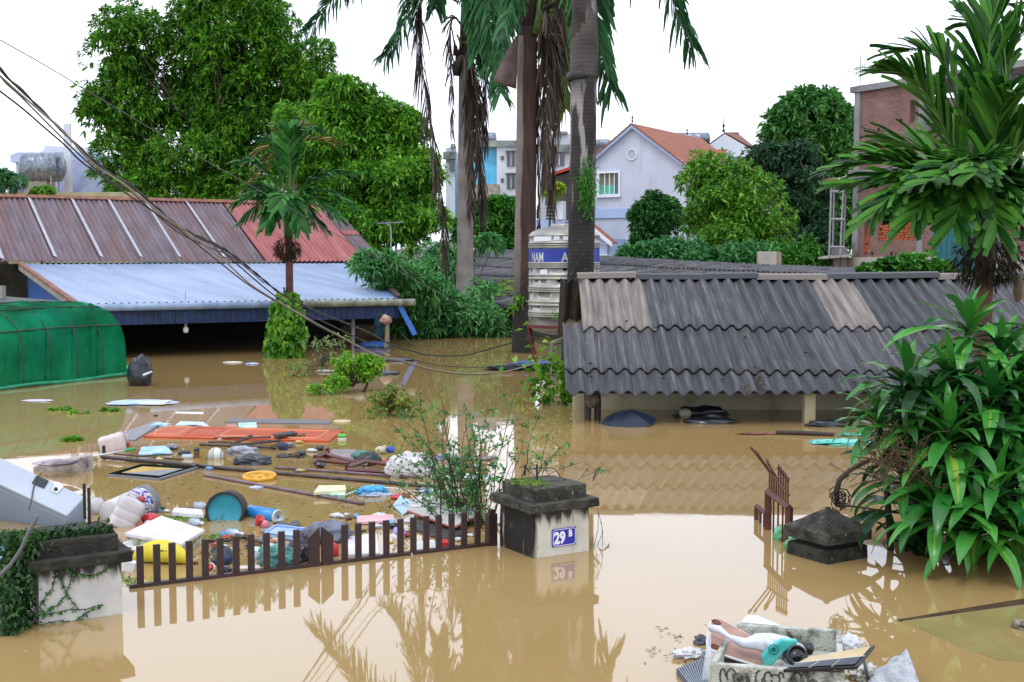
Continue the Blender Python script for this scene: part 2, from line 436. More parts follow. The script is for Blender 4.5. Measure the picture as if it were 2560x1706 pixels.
def text_mesh(s, size, offset=.0, sx=1.0):
    cu = bpy.data.curves.new('t', 'FONT'); cu.body = s; cu.size = size; cu.offset = offset; cu.resolution_u = 3
    o = bpy.data.objects.new('t', cu); COL.objects.link(o); bpy.context.view_layer.update()
    me = bpy.data.meshes.new_from_object(o.evaluated_get(bpy.context.evaluated_depsgraph_get()))
    vs = [(v.co.x * sx, v.co.y) for v in me.vertices]; fs = [tuple(p.vertices) for p in me.polygons]
    bpy.data.objects.remove(o); bpy.data.curves.remove(cu); bpy.data.meshes.remove(me)
    return vs, fs

# materials -------------------------------------------------------------
m_fibro = mat('fibre_cement_dark', '#2c2d31', '#46474b', sc=3, rough=.75, coord='UV', stretch=(8, .45, 1), c3='#76726e', sc3=2.2, lo3=.56, hi3=.74, stretch3=(11, .4, 1), bump=.25, bsc=25)
m_fibro2 = mat('fibre_cement_mid', '#34353a', '#525256', sc=3, rough=.75, coord='UV', stretch=(8, .45, 1), c3='#827d78', sc3=2.2, lo3=.54, hi3=.72, stretch3=(11, .4, 1), bump=.25, bsc=25)
m_fibro_p = mat('fibre_cement_pale', '#625c57', '#8b827b', sc=2.2, rough=.8, coord='UV', stretch=(9, .4, 1), c3='#6a645e', sc3=2, lo3=.5, hi3=.7, bump=.2, bsc=25)
m_fibro_w = mat('fibre_cement_whitish', '#9a9794', '#c0bebc', sc=2.5, rough=.75, coord='UV', stretch=(5, .7, 1), bump=.15)
m_fibro_old = mat('fibre_cement_old', '#3c3c3f', '#5f5e63', sc=2.2, rough=.85, coord='UV', stretch=(2.5, .4, 1), c3='#352e27', sc3=.9, lo3=.52, hi3=.62, bump=.3)
m_rust = mat('rusty_corrugated_iron', '#493c45', '#6a5d68', sc=2, rough=.5, coord='UV', stretch=(2.5, .35, 1), c3='#60352f', sc3=.8, lo3=.42, hi3=.72, metal=.0, spec=.5, bump=.1)
m_redroof = mat('faded_red_corrugated_iron', '#8a4442', '#a05c5a', sc=2, rough=.55, coord='UV', stretch=(2, .3, 1), c3='#b07a78', sc3=1.4, lo3=.55, hi3=.75)
m_blueroof = mat('pale_blue_corrugated_iron', '#667c9e', '#8093b2', sc=1.2, rough=.34, coord='UV', stretch=(2.2, .2, 1), c3='#7f8793', sc3=1, lo3=.6, hi3=.85, stretch3=(2.5, .12, 1), spec=.6)
m_strip = mat('translucent_light_strip', '#a9a9b4', '#8e909a', sc=3, rough=.35, coord='UV')
m_rustcap = mat('rust_ridge', '#6a4234', '#8c5e48', sc=5, rough=.85, c3='#55545c', sc3=2)
m_gutter = mat('blue_grey_gutter', '#6f86a8', '#93a6c0', sc=2, rough=.4, c3='#6a6a5a', sc3=1.5)
m_gutter2 = mat('mossy_white_gutter', '#9aa08e', '#5e6350', sc=4, rough=.6)
m_bluewall = mat('blue_sheet_wall', '#1f4f8e', '#2b64a8', sc=3, rough=.5, stretch=(3, 3, .4), c3='#233a5a', sc3=1)
m_navy = mat('dark_blue_fascia', '#14274a', '#1d3866', sc=3, rough=.6)
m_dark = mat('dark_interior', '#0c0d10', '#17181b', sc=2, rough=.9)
m_darkwood = mat('dark_wet_timber', '#241a14', '#40332a', sc=5, rough=.7, stretch=(1, 1, .2), bump=.3)
m_greywall = mat('weathered_grey_render', '#7b7a70', '#9a978a', sc=2, rough=.9, c3='#4d4c43', sc3=1.4, bump=.2)
m_cream = mat('cream_painted_wall', '#a9a285', '#bdb596', sc=1.6, rough=.85, c3='#7d7657', sc3=1.1, lo3=.5, hi3=.75)
m_lav = mat('lavender_render', '#b3b9ca', '#bcc2d2', sc=.6, rough=.85, c3='#9396a8', sc3=1.3, stretch3=(1, 1, .12), lo3=.56, hi3=.8)
m_lblue = mat('pale_blue_render', '#96aacf', '#a3b6d9', sc=.6, rough=.85)
m_white = mat('white_render', '#c9ccd6', '#bfc2cc', sc=.6, rough=.8, c3='#8d9496', sc3=.8, stretch3=(1, 1, .15), lo3=.52, hi3=.75)
m_whitet = mat('white_trim', '#d5dae6', rough=.6)
m_cyan = mat('cyan_painted_wall', '#58b4de', '#6cc3e8', sc=.5, rough=.8, c3='#4a9cc0', sc3=.4)
m_grime = mat('mould_stained_parapet', '#6f7770', '#a9aeac', sc=1.4, rough=.9, c3='#33403c', sc3=.7, lo3=.45, hi3=.65)
m_conc = mat('raw_concrete', '#77777a', '#8f8e8c', sc=1.2, rough=.9, c3='#5b5a55', sc3=.7, bump=.15)
m_conc2 = mat('pale_concrete_beam', '#9b968a', '#b3ad9f', sc=1.2, rough=.9, c3='#6c6860', sc3=.7)
m_tile = mat('terracotta_roof_tiles', '#7d4433', '#a0614b', sc=9, rough=.8, c3='#5d4a3c', sc3=.8, lo3=.5, hi3=.75, coord='UV', stretch=(1, 3, 1))
m_glass = mat('dark_window_glass', '#1d262b', '#3a474c', sc=1, rough=.12, spec=.8)
m_curtain = mat('green_curtain', '#3f9b80', '#58b294', sc=4, rough=.8, stretch=(6, 6, .3))
m_drape = mat('beige_drape', '#6b6a50', '#8d8b6e', sc=6, rough=.9, stretch=(8, 8, .3))
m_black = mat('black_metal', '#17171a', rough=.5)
m_steelp = mat('galvanised_pipe', '#8d8d92', '#a7a5a6', sc=8, rough=.45, metal=.3, c3='#6f4a38', sc3=3, lo3=.6, hi3=.75)
m_trunk = mat('tree_bark', '#2e271f', '#4b4136', sc=5, rough=.95, bump=.5, stretch=(1, 1, .3))
m_brick = brick_mat('brick_wall_face', '#85584e', '#9a6e62', '#7a6e6a', 4.0, .9, .34, .06)
m_brick2 = mat('orange_stacked_bricks', '#8f3f28', '#c06a48', sc=20, rough=.9, bump=.4, det=3)

WATER = MB(); S_ = 900
nx = 1
WATER.add([(-S_, -60, 0), (S_, -60, 0), (S_, 1500, 0), (-S_, 1500, 0)], [(0, 1, 2, 3)])
wo_ = WATER.build('flood_water', water_mat()); wo_['kind'] = 'structure'
GB = MB(); GB.add([(-S_, -60, -2.5), (S_, -60, -2.5), (S_, 1500, -2.5), (-S_, 1500, -2.5)], [(0, 1, 2, 3)])
g_ = GB.build('ground', mat('muddy_ground', '#4a3a26', '#5b4a33', sc=.5, rough=.95)); g_['kind'] = 'structure'
# low earth bank beyond the last flooded street, so that no open lake reaches the horizon
BK = MB()
def bank(a, b):
    x = lerp(-260, 260, a); y = 150 + 240 * b + 8 * math.sin(x * .05); return Vector((x, y, -.3 + 2.6 * min(1, b * 3) + .6 * mn.noise(Vector((x * .03, y * .03, 0)))))
BK.grid(bank, 80, 24)
bk = BK.build('far_bank', mat('green_bank', '#22351a', '#3a4a28', sc=.2, rough=.95), smooth=True); bk['kind'] = 'structure'

E1 = Vector((math.cos(R(31)), math.sin(R(31)), 0)); E2 = Vector((-math.sin(R(31)), math.cos(R(31)), 0))     # street grid, west side
H1 = Vector((E1.x, -E1.y, 0)); H2 = Vector((E1.y, E1.x, 0))

# ------------------------------------------------------------------ left shed with rust, red and blue roofs
GA = Vector((-9.7, 27.5, 0))
shed = thing('metal_roofed_shed', 'long flooded shed with rusty, red and pale blue corrugated iron roofs', 'shed', GA)
def slopeV(e, deg): return (e * math.cos(R(deg)) + UP * math.sin(R(deg))).normalized()
zG, zM = 1.24, 2.12; Ld = 11.0
def gp(s, t, z): return GA + E1 * s + E2 * t + UP * z
# blue lean-to roof, right edge runs out towards the back
mb = MB()
nu = int(12.7 / .17 * 6)
def fblue(a, b):
    smax = lerp(7.95, 12.9, b); s = max(min(a * 12.9, smax), .65 * b)
    return (gp(s, b * Ld, lerp(zG, zM, b)) + UP * (.026 * math.cos(2 * math.pi * s / .17)), (s, b * Ld))
mb.grid(fblue, nu, 5)
mb.build('blue_roof', m_blueroof, shed)
Vv = slopeV(E2, 25.4); MA = gp(0, Ld, zM + .07); N_ = E1.cross(Vv).normalized()
def s_at(u, z):   # along-eave coordinate where pixel column u meets the roof bottom
    k = (u - 1280) / F; b0 = MA; return (k * b0.y - b0.x) / (E1.x - k * E1.y)
sR, sP, sE = s_at(666, 0), s_at(915, 0), s_at(958, 0)
mb = MB(); corr(mb, MA + E1 * -5.5, E1, Vv, sR + 5.48, 5.0, .17, .03, 6, 4); mb.build('rusty_roof', m_rust, shed, solid=.01)
mb = MB(); corr(mb, MA + E1 * sR, E1, Vv, sP - sR - .02, 5.0, .17, .03, 6, 4); mb.build('red_roof', m_redroof, shed, solid=.01)
mb = MB(); corr(mb, MA + E1 * sP, E1, Vv, sE - sP, 5.0, .17, .03, 6, 4); mb.build('rusty_roof', m_rust, shed, solid=.01)
mb = MB(); corr(mb, MA + E1 * sP + Vv * 2.2 + N_ * .03, E1, Vv, sE - sP, .35, .17, .03, 6, 2); mb.build('red_patch', m_redroof, shed)
for i, u in enumerate((10, 145, 261, 360, 457, 568)):
    s = s_at(u, zM)
    mb = MB()
    corr(mb, MA + E1 * (s - .055) + Vv * (.25 if i else .1) + N_ * .05, E1, Vv, .11, 4.6, .22, .02, 6, 10)
    mb.build('light_strip', m_strip, shed)
# ridge capping and rear slope
mb = MB(); top = MA + Vv * 5.0
mb.prism([top + E1 * -5.5 + N_ * .06 - Vv * .16, top + E1 * 12.6 + N_ * .06 - Vv * .16, top + E1 * 12.6 + UP * .09, top + E1 * -5.5 + UP * .09], -N_ * .03)
mb.prism([top + E1 * -5.5 + UP * .09, top + E1 * 12.6 + UP * .09, top + E1 * 12.6 + E2 * .3 - UP * .06, top + E1 * -5.5 + E2 * .3 - UP * .06], -UP * .03)
mb.build('ridge_cap', m_rustcap, shed)
mb = MB(); mb.prism([top + E1 * -5.5 + E2 * .02, top + E1 * 12.6 + E2 * .02, top + E1 * 12.6 + E2 * 4.5 - UP * 2.1, top + E1 * -5.5 + E2 * 4.5 - UP * 2.1], -UP * .03); mb.build('rear_roof', m_rust, shed)
mb = MB(); mb.prism([gp(-5.4, Ld + 9, -.5), gp(12.4, Ld + 9, -.5), gp(12.4, Ld + 9, 2.1), gp(-5.4, Ld + 9, 2.1)], E2 * .15)
mb.prism([gp(12.4, Ld + .2, -.5), gp(12.4, Ld + 9, -.5), gp(12.4, Ld + 9, 2.1), gp(12.4, Ld + 4.6, 4.2), gp(12.4, Ld + .2, 2.1)], E1 * -.15)
mb.build('rear_wall', m_greywall, shed)
# walls: blue side wall under the slope, dark inside
mb = MB(); mb.prism([gp(.25, .1, -.5), gp(.9, Ld, -.5), gp(.9, Ld, zM - .12), gp(.25, .1, zG - .18)], E1 * .05); mb.build('side_wall', m_bluewall, shed)
mb = MB(); mb.prism([gp(-.02, 0, zG - .02), gp(.63, Ld, zM - .02), gp(.63, Ld, zM + .05), gp(-.02, 0, zG + .05)], E1 * .12)
mb.build('verge_board', m_rustcap, shed)
mb = MB(); mb.prism([gp(.0, 0, zG - .16), gp(.65, Ld, zM - .18), gp(.65, Ld, zM - .025), gp(.0, 0, zG - .025)], E1 * .06); mb.build('verge_trim', m_greywall, shed)
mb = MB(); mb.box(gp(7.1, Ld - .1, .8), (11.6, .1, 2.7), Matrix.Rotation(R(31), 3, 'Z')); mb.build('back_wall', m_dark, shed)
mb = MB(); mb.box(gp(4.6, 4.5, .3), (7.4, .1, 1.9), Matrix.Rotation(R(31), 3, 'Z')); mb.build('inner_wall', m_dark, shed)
mb = MB()
for i in range(93):
    s = .3 + i * .083
    mb.box(gp(s, .06 + .015 * (i % 2), zG - .28), (.081, .03, .42), Matrix.Rotation(R(31), 3, 'Z'))
mb.build('fascia', m_navy, shed)
mb = MB(); mb.tube([gp(.4, -.09, zG - .08), gp(5.0, -.09, zG - .08)], .085, 12); mb.build('gutter', m_gutter, shed, smooth=True)
mb = MB(); mb.tube([gp(5.0, -.09, zG - .082), gp(8.35, -.09, zG - .09)], .087, 12); mb.build('gutter', m_gutter2, shed, smooth=True)
mb = MB(); mb.prism([gp(7.85, -.05, zG + .04), gp(8.0, -.05, zG + .04), gp(8.75, 2.1, zG + .24), gp(8.6, 2.1, zG + .24)], UP * .05); mb.build('edge_board', m_darkwood, shed)
for s, t in ((.45, .3), (6.9, .5), (7.75, .25)):
    mb = MB(); mb.tube([gp(s, t, -.5), gp(s, t, zG)], .045, 8); mb.build('post', m_steelp, shed)
mb = MB(); mb.prism([gp(7.85, -.02, zG - .1), gp(8.0, -.02, zG - .1), gp(8.35, -.25, .35), gp(8.22, -.25, .3)], E2 * .02); mb.build('torn_panel', mat('bright_blue_sheet', '#2d62b4', rough=.5), shed)
# inner rafters and lamp
bl = At(*q(427, 757), 29.0)
t_ = thing('hanging_light_bulb', 'white light bulb hanging in the dark mouth of the shed', 'light bulb', bl)
mb = MB(); mb.lathe([(.0, -.09), (.05, -.08), (.065, -.03), (.06, .03), (.035, .06)], Matrix.Translation(bl), 14); mb.build('bulb', mat('white_plastic', '#d8d8de', rough=.4), t_, smooth=True)
mb = MB(); mb.lathe([(.03, .055), (.03, .13), (.01, .15)], Matrix.Translation(bl), 10); mb.build('socket', mat('cream_plastic', '#b8a888', rough=.5), t_, smooth=True)
mb = MB(); mb.tube([bl + UP * .14, bl + UP * .9], .005, 5); mb.build('cord', m_black, t_)
# clutter at the right end
def cloth(name, label, cat, c, sz, m, seed, amp=.25, fr=1.8, group=None, rot=None, lvl=24):
    mb = MB(); mb.blob(c, sz, seed, amp, fr, rot, lvl); return tag(mb.build(name, m, smooth=True), label, cat, group)
cloth('hanging_jacket', 'dark teal jacket hanging at the right end of the blue-roofed shed', 'jacket', At(*q(872, 748), 31.0), (.14, .1, .32), mat('teal_cloth', '#12454f', '#0b1a20', sc=6, rough=.9), 3)
cloth('hanging_sack', 'small cream and red sack hanging beside the teal jacket', 'sack', At(*q(887, 735), 30.8), (.14, .1, .12), mat('cream_red_cloth', '#b8a896', '#8a3b30', sc=5, rough=.9), 5)
cloth('floating_tarpaulin', 'blue tarpaulin in the water by the shed end post', 'tarpaulin', P(*q(858, 795), .05) , (.42, .25, .1), mat('blue_tarp', '#27549a', '#3468b4', sc=5, rough=.5), 6)
mb = MB(); mb.tube([At(*q(889, 750), 30.6), At(*q(886, 800), 30.6)], .035, 6); tag(mb.build('yellow_pole', mat('yellowed_wood', '#8d7a45', rough=.8)), 'short yellowish pole standing in water by the shed end', 'pole')

# lower neighbour at the far left edge
nb = thing('grey_outbuilding', 'low grey-walled outbuilding at the left edge beside the blue shed wall', 'outbuilding', P(5, 960) + Vector((-1.5, 6, 0)))
a = At(0, 748, 24.5); b = At(75, 752, 25.5)
mb = MB(); O = Vector((-16, 27.2, -.5)); mb.box((-13.6, 27.6, .55), (4.6, .2, 2.2)); mb.build('wall', m_greywall, nb)
mb = MB(); mb.prism([Vector((-17, 26.3, 1.72)), Vector((-9.95, 26.3, 1.18)), Vector((-9.95, 28.2, 1.2)), Vector((-17, 28.6, 1.75))], UP * .07); mb.build('roof_edge', mat('dark_grey_flashing', '#34383c', rough=.6), nb)
mb = MB(); mb.box((-17.2, 36.5, 1.0), (4.2, .3, 2.1)); mb.build('red_rear_wall', mat('dark_red_boards', '#3c1210', '#551a14', sc=3, rough=.85), nb)

# ------------------------------------------------------------------ fibre cement shed on the right
er = Vector((math.cos(R(-1.2)), math.sin(R(-1.2)), 0)); eu = Vector((-er.y, er.x, 0))
RS = Vector((.72, 16.6, 0)); ang = 20.0
rs = thing('fibre_cement_shed', 'flooded shed under a dark wavy fibre cement roof with a few pale sheets', 'shed', RS)
Vr = slopeV(eu, ang); Nr = er.cross(Vr).normalized()
if Nr.z < 0: Nr = -Nr
pitch = .21; eave = RS + UP * .43
rg = random.Random(4)
# (row start along slope, length, lift, first x offset)
rows = [(0, .80, 0, .0), (.62, 1.62, .035, .0), (2.07, 2.15, .07, .30)]
pale = {(2, 0): 'p', (2, 3): 'w', (1, 0): 'm', (2, 6): 'm2', (2, 7): 'p', (2, 8): 'p', (1, 7): 'm'}
for ri, (s0, ln, lift, off) in enumerate(rows):
    x = off; k = 0; end = 10.6
    while x < end:
        wv = 6
        if ri == 2: wv = [5, 7, 6, 3, 6, 6, 6, 6, 6, 6, 6][min(k, 10)]
        if ri == 1: wv = [6, 5, 6, 6, 6, 6, 6, 6, 6, 6, 6][min(k, 10)]
        wd = wv * pitch + .05
        dy = rg.uniform(-.03, .03); 
        if (ri, k) == (1, 5): dy = -.2
        pk = pale.get((ri, k)); mm = {'p': m_fibro_p, 'w': m_fibro_p, 'm': m_fibro2, 'm2': m_fibro2, None: (m_fibro if rg.random() < .6 else m_fibro2)}[pk]
        mb = MB(); o = eave + er * x + Vr * (s0 + dy) + Nr * (lift + (k % 2) * .007)
        phase = x
        seed = rg.random() * 50; chip = rg.random() < .5
        def f(a, b, o=o, wd=wd, ln=ln, x=x, seed=seed):
            s = a * wd; t = b * ln
            if b < .02: t += .018 * mn.noise(Vector((s * 9, seed, 0))) + .02 * max(0, mn.noise(Vector((s * 3, seed + 9, 0))))
            zz = .040 * math.cos(2 * math.pi * (s + x) / pitch) + .006 * mn.noise(Vector((s, t, seed)))
            return (o + er * s + Vr * t + Nr * zz, (x + s, s0 + t))
        mb.grid(f, int(wv * 10), 10)
        mb.build('roof_sheet', mm, rs, smooth=True, solid=.009)
        x += wv * pitch; k += 1
# bolts and small debris on the roof
mb = MB()
for (X, Y) in ((115, 305), (375, 305), (190, 515), (295, 530), (555, 590), (850, 595), (1385, 320), (1050, 320), (1265, 462), (962, 385), (522, 208), (195, 580), (635, 440), (710, 450), (1510, 610), (1150, 340)):
    u, v = g2(X, Y); r_ = ray(u, v); e0 = eave + Nr * .06; t = (e0 - Vector((0, 0, EYE))).dot(Nr) / r_.dot(Nr); p = Vector((0, 0, EYE)) + r_ * t
    mb.box(p, (.035, .03, .025), Matrix.Rotation(rg.random() * 3, 3, 'Z'))
mb.build('roof_bolts', m_black, rs)
mb = MB()     # hanging dry grass in the waves
for (X, Y, n) in ((710, 440, 26), (1040, 600, 30), (965, 630, 18), (1030, 560, 18), (630, 430, 12)):
    u, v = g2(X, Y); r_ = ray(u, v); t = (eave + Nr * .03 - Vector((0, 0, EYE))).dot(Nr) / r_.dot(Nr); p = Vector((0, 0, EYE)) + r_ * t
    for i in range(n):
        a_ = p + er * rg.uniform(-.03, .03) + Vr * rg.uniform(-.2, .2); b_ = a_ + er * rg.uniform(-.05, .05) - Vr * rg.uniform(.04, .18) + Nr * rg.uniform(-.01, .03)
        mb.tube([a_, b_], .004, 3, False)
tag(mb.build('roof_straw', mat('dry_straw', '#3a3027', '#6a5a48', sc=6, rough=.9), rs), kind='stuff')
# ridge tiles
x = .27; ridge = eave + Vr * 4.2; k = 0
while x < 10.6:
    wd = rg.uniform(.85, 1.25); dz = rg.uniform(-.012, .012); mb = MB()
    c = ridge + er * x + UP * (.135 + dz) 
    tilt = rg.uniform(-.02, .02)
    A = [c + Vector((0, 0, 0)), c + er * wd + UP * tilt]
    prof = [(-.21, -.095), (-.20, -.02), (-.05, 0), (.03, 0), (.1, -.035), (.2, -.11)]
    vs = []; 
    for p in A:
        for (dy, dz2) in prof: vs.append(p + eu * dy + UP * dz2)
    mb.add(vs, [(i, i + 1, 7 + i, 6 + i) for i in range(5)])
    mb.build('ridge_tile', m_fibro2 if k % 3 else m_fibro_p, rs, solid=.014); x += wd * .97; k += 1
# rear slope, walls
mb = MB(); Vb = slopeV(eu, -20); corr(mb, ridge + UP * .02, er, Vb, 10.6, 3.6, pitch, .034, 8, 6); mb.build('rear_roof', m_fibro, rs, smooth=True, solid=.009)
WO = RS + er * .15 + eu * 1.75 - UP * .6
mb = MB(); ops = []
def wu(u): # along-wall coordinate of pixel column
    k = (u - 1280) / F; return (k * WO.y - WO.x) / (er.x - k * er.y)
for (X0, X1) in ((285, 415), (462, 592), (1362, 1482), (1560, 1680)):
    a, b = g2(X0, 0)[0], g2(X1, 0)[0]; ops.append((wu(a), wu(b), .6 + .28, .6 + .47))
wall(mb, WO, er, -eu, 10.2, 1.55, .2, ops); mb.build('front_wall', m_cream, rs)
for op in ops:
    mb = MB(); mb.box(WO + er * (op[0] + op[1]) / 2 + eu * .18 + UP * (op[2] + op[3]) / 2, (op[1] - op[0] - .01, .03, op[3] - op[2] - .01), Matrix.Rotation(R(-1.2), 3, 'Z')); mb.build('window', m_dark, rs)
mb = MB(); mb.box(WO + er * 5.1 + eu * 4.4 + UP * .9, (10.2, .2, 1.8), Matrix.Rotation(R(-1.2), 3, 'Z')); mb.build('rear_wall', m_cream, rs)
mb = MB(); A = WO; mb.prism([A + er * .02 + UP * .2, A + er * .02 + eu * 4.4 + UP * .2, A + er * .02 + eu * 4.4 + UP * 1.2, A + er * .02 + UP * 1.2], er * .15); mb.build('side_wall', m_cream, rs)
pc = At(*g2(1288, 828), 16.75)
mb = MB(); mb.box((pc.x, 16.85, 0), (.15, .15, .96)); mb.build('concrete_post', mat('cream_post', '#b7ae8d', '#a49a78', sc=4, rough=.85), rs, bevel=.008)
lp = P(*g1(1475, 1425)); lp2 = P(*g1(1540, 1415))
for i, p in enumerate((lp, lp2)):
    mb = MB(); mb.tube([Vector((p.x, 17.1 + .1 * i, -.6)), Vector((p.x + .01, 17.1, .2)), Vector((p.x, 17.1, .55))], [.045, .05, .045], 7); mb.build('timber_post', m_darkwood, rs)
mb = MB(); mb.box(eave + er * 5.2 + Vr * .25 - Nr * .1, (10.3, .06, .05), Matrix.Rotation(R(-1.2), 3, 'Z')); mb.box(eave + er * 5.2 + Vr * 2.2 - Nr * .1, (10.3, .06, .06), Matrix.Rotation(R(-1.2), 3, 'Z')); mb.build('purlin', m_darkwood, rs)
# ------------------------------------------------------------------ long low roof behind
br = thing('low_rear_building', 'long low building behind the tank under an old grey leaf-littered roof', 'building', (4, 38, 0))
BO = Vector((-.36, 37, .8)); Ub = E2; Vb2 = (Vector((E1.x, E1.y, 0)) * 0 + Vector((math.sin(R(59)), math.cos(R(59)), 0)))
Vs = (Vb2 * math.cos(R(8)) + UP * math.sin(R(8))).normalized()
def zr(b): return 1.9 + .0233 * (b + 7) + .0005 * (b + 7) ** 2
def bro(b, a, dz=0): return BO + Ub * b + Vb2 * a + UP * ((zr(b) - .8) * a / 7.85 + dz)
for ri in range(6):
    for k, (b0, b1) in enumerate(((-13, -8), (-8, -3.2), (-3.2, 1.5), (1.5, 6), (6, 10.5), (10.5, 15), (15, 21))):
        def f(a, b, b0=b0, b1=b1, ri=ri, k=k):
            s = lerp(b0, b1 + .05, a); t = ri * 1.32 + 1.44 * b
            return (bro(s, t, .05 * (1 - b) + .03 + .012 * (k % 2) + .04 * math.cos(2 * math.pi * s / .22) + .02 * mn.noise(Vector((s, t, 0)))), (s + ri * 3.3, t))
        mb = MB(); mb.grid(f, int((b1 - b0) / .22 * 7), 3)
        mb.build('roof_sheet', [m_fibro_old, m_fibro2, m_fibro_old, m_fibro, m_fibro_old][(ri * 2 + k) % 5] if not (k >= 6 and ri >= 3) else m_fibro_w, br, smooth=True, solid=.012)
mb = MB(); mb.prism([BO + Ub * -13 + Vs * .3 - UP * 1.6, BO + Ub * 21 + Vs * .3 - UP * 1.6, BO + Ub * 21 + Vs * .3 - UP * .05, BO + Ub * -13 + Vs * .3 - UP * .05], Vb2 * .15); mb.build('front_wall', mat('dark_mossy_wall', '#2a2c24', '#454438', sc=2, rough=.95), br)
mb = MB(); mb.grid(lambda a, b: bro(lerp(-13, 21, a), 8, .02) + Vb2 * 5 * b - UP * .9 * b, 12, 2); mb.build('rear_roof', m_fibro, br)
def onroof(b, a): return bro(b, a, .1)
mb = MB(); rg2 = random.Random(8)
for i in range(900):
    b_ = rg2.gauss(-1.0, 3.6) if i % 3 else rg2.uniform(-6, 5); a_ = abs(rg2.gauss(3.5, 2.2)) % 7.6
    p = onroof(b_, a_); d_ = (Ub * rg2.uniform(-1, 1) + Vb2 * rg2.uniform(-1, 1)).normalized() * rg2.uniform(.1, .4)
    mb.tube([p, p + d_ + UP * rg2.uniform(0, .04)], .009, 3, False)
tag(mb.build('leaf_litter', mat('dry_litter', '#3b3029', '#5f5045', sc=9, rough=.95), br), kind='stuff')
mb = MB()
for i in range(70):
    b_ = rg2.gauss(3.6, 1.3); a_ = rg2.uniform(.9, 3.4); p = onroof(b_, a_)
    mb.blob(p, (rg2.uniform(.08, .3), rg2.uniform(.08, .3), .05), i, .3, 2, lvl=10)
mb.build('roof_moss', mat('bright_moss', '#3d5a14', '#6a8a22', sc=12, rough=.95, bump=.6, bsc=60), br, smooth=True)['kind'] = 'stuff'

# ------------------------------------------------------------------ stainless tank on a red stand
TC = Vector(((1410 - 1280) / F * 24.7, 24.7, 0)); tr_ = .70
def zt(v, d=24.0): return EYE - (v - 653) / F * d
tk = thing('stainless_water_tank', 'ribbed stainless steel water tank with a blue band on red legs', 'water tank', TC)
m_steel = mat('brushed_stainless', '#a3a199', '#8d8b84', sc=3, rough=.38, metal=.4, stretch=(1, 1, .3))
z0, z1 = zt(816), zt(588)
prof = [(.62, z0 - .12), (.66, z0 - .07), (tr_, z0)]
def tz(Y): return zt(520 + Y / 3.5625)
ribs = [(935, 970), (840, 870), (710, 745), (600, 632), (493, 530), (312, 350)]
band = (492, 362)
lastz = z0
for (a, b) in ribs:
    za, zb = tz(b), tz(a)
    prof += [(tr_, za - .02)]
    zz = za
    nrib = 3 if b - a > 33 else 2
    for k in range(nrib):
        zc = za + (zb - za) * (k / max(1, nrib - 1)); prof += [(tr_, zc - .022), (tr_ + .018, zc - .008), (tr_ + .018, zc + .008), (tr_, zc + .022)]
prof += [(tr_, z1 - .03), (tr_ + .015, z1 - .015), (tr_ + .015, z1), (tr_ - .01, z1 + .03), (.62, z1 + .085), (.5, z1 + .135), (.38, z1 + .165), (.27, z1 + .18)]
mb = MB(); mb.lathe([(0.0, z0 - .2), (.3, z0 - .19)] + prof, Matrix.Translation(TC), 56, False); mb.build('tank_body', m_steel, tk, smooth=True)
mb = MB(); mb.lathe([(.27, z1 + .17), (.27, z1 + .215), (.22, z1 + .235), (0.001, z1 + .24)], Matrix.Translation(TC), 28, False); mb.build('tank_lid', m_steel, tk, smooth=True)
mb = MB(); mb.lathe([(tr_ + .004, tz(484)), (tr_ + .004, tz(364))], Matrix.Translation(TC), 56, False); bd = mb.build('blue_band', mat('blue_label_band', '#16308c', '#1c3a9c', sc=3, rough=.4), tk, smooth=True)
def tank_text(s, size, ucol, zc, m, off=.0, sx=1.):
    vs, fs = text_mesh(s, size, off, sx); a0 = math.asin(max(-1, min(1, ((ucol - 1410) / F * 24.0) / tr_)))
    mb = MB(); out = []
    for (x, y) in vs:
        a = a0 + x / tr_; out.append(TC + Vector((math.sin(a) * (tr_ + .008), -math.cos(a) * (tr_ + .008), zc + y)))
    mb.add(out, fs); return mb
hh = (tz(395) - tz(480))
tank_text('NAM', hh * 1.4, 1240 + 312 / 3.5625, tz(480), None, .006, .62).build('lettering', mat('silver_letters', '#b5b6b4', rough=.4, metal=.3), bd)
tank_text('A', hh * 1.4, 1240 + 570 / 3.5625, tz(480), None, .006, .75).build('lettering', MATS['silver_letters'], bd)
m_stk = mat('white_sticker', '#d8dce6', rough=.4)
for (X0, X1, Y0, Y1) in ((330, 480, 238, 298), (502, 552, 245, 288), (582, 640, 245, 288), (386, 446, 550, 592)):
    mb = MB()
    def f(a, b, X0=X0, X1=X1, Y0=Y0, Y1=Y1):
        u = 1240 + lerp(X0, X1, a) / 3.5625; an = math.asin(max(-.999, min(.999, (u - 1410) / F * 24.0 / tr_)))
        return TC + Vector((math.sin(an) * (tr_ + .006), -math.cos(an) * (tr_ + .006), lerp(tz(Y1), tz(Y0), b)))
    mb.grid(f, 6, 1); mb.build('sticker', m_stk, tk)
m_redm = mat('red_painted_steel', '#6e1414', '#4a1412', sc=5, rough=.55, c3='#33201a', sc3=3)
mb = MB(); mb.lathe([(.66, z0 - .05), (.74, z0 - .05), (.74, z0 + .005), (.66, z0 + .005), (.66, z0 - .05)], Matrix.Translation(TC), 40, False); mb.build('stand_ring', m_redm, tk)
for k in range(4):
    a = R(-92 + 90 * k) + R(2)
    mb = MB(); mb.tube([TC + Vector((math.cos(a) * .7, math.sin(a) * .7, z0 - .04)), TC + Vector((math.cos(a) * .42, math.sin(a) * .42, -.6))], .04 if k else .055, 4); mb.build('stand_leg', m_redm, tk)
mb = MB(); mb.lathe([(.44, .1), (.47, .1), (.47, .14), (.44, .14), (.44, .1)], Matrix.Translation(TC), 24, False); mb.build('lower_ring', m_black, tk)
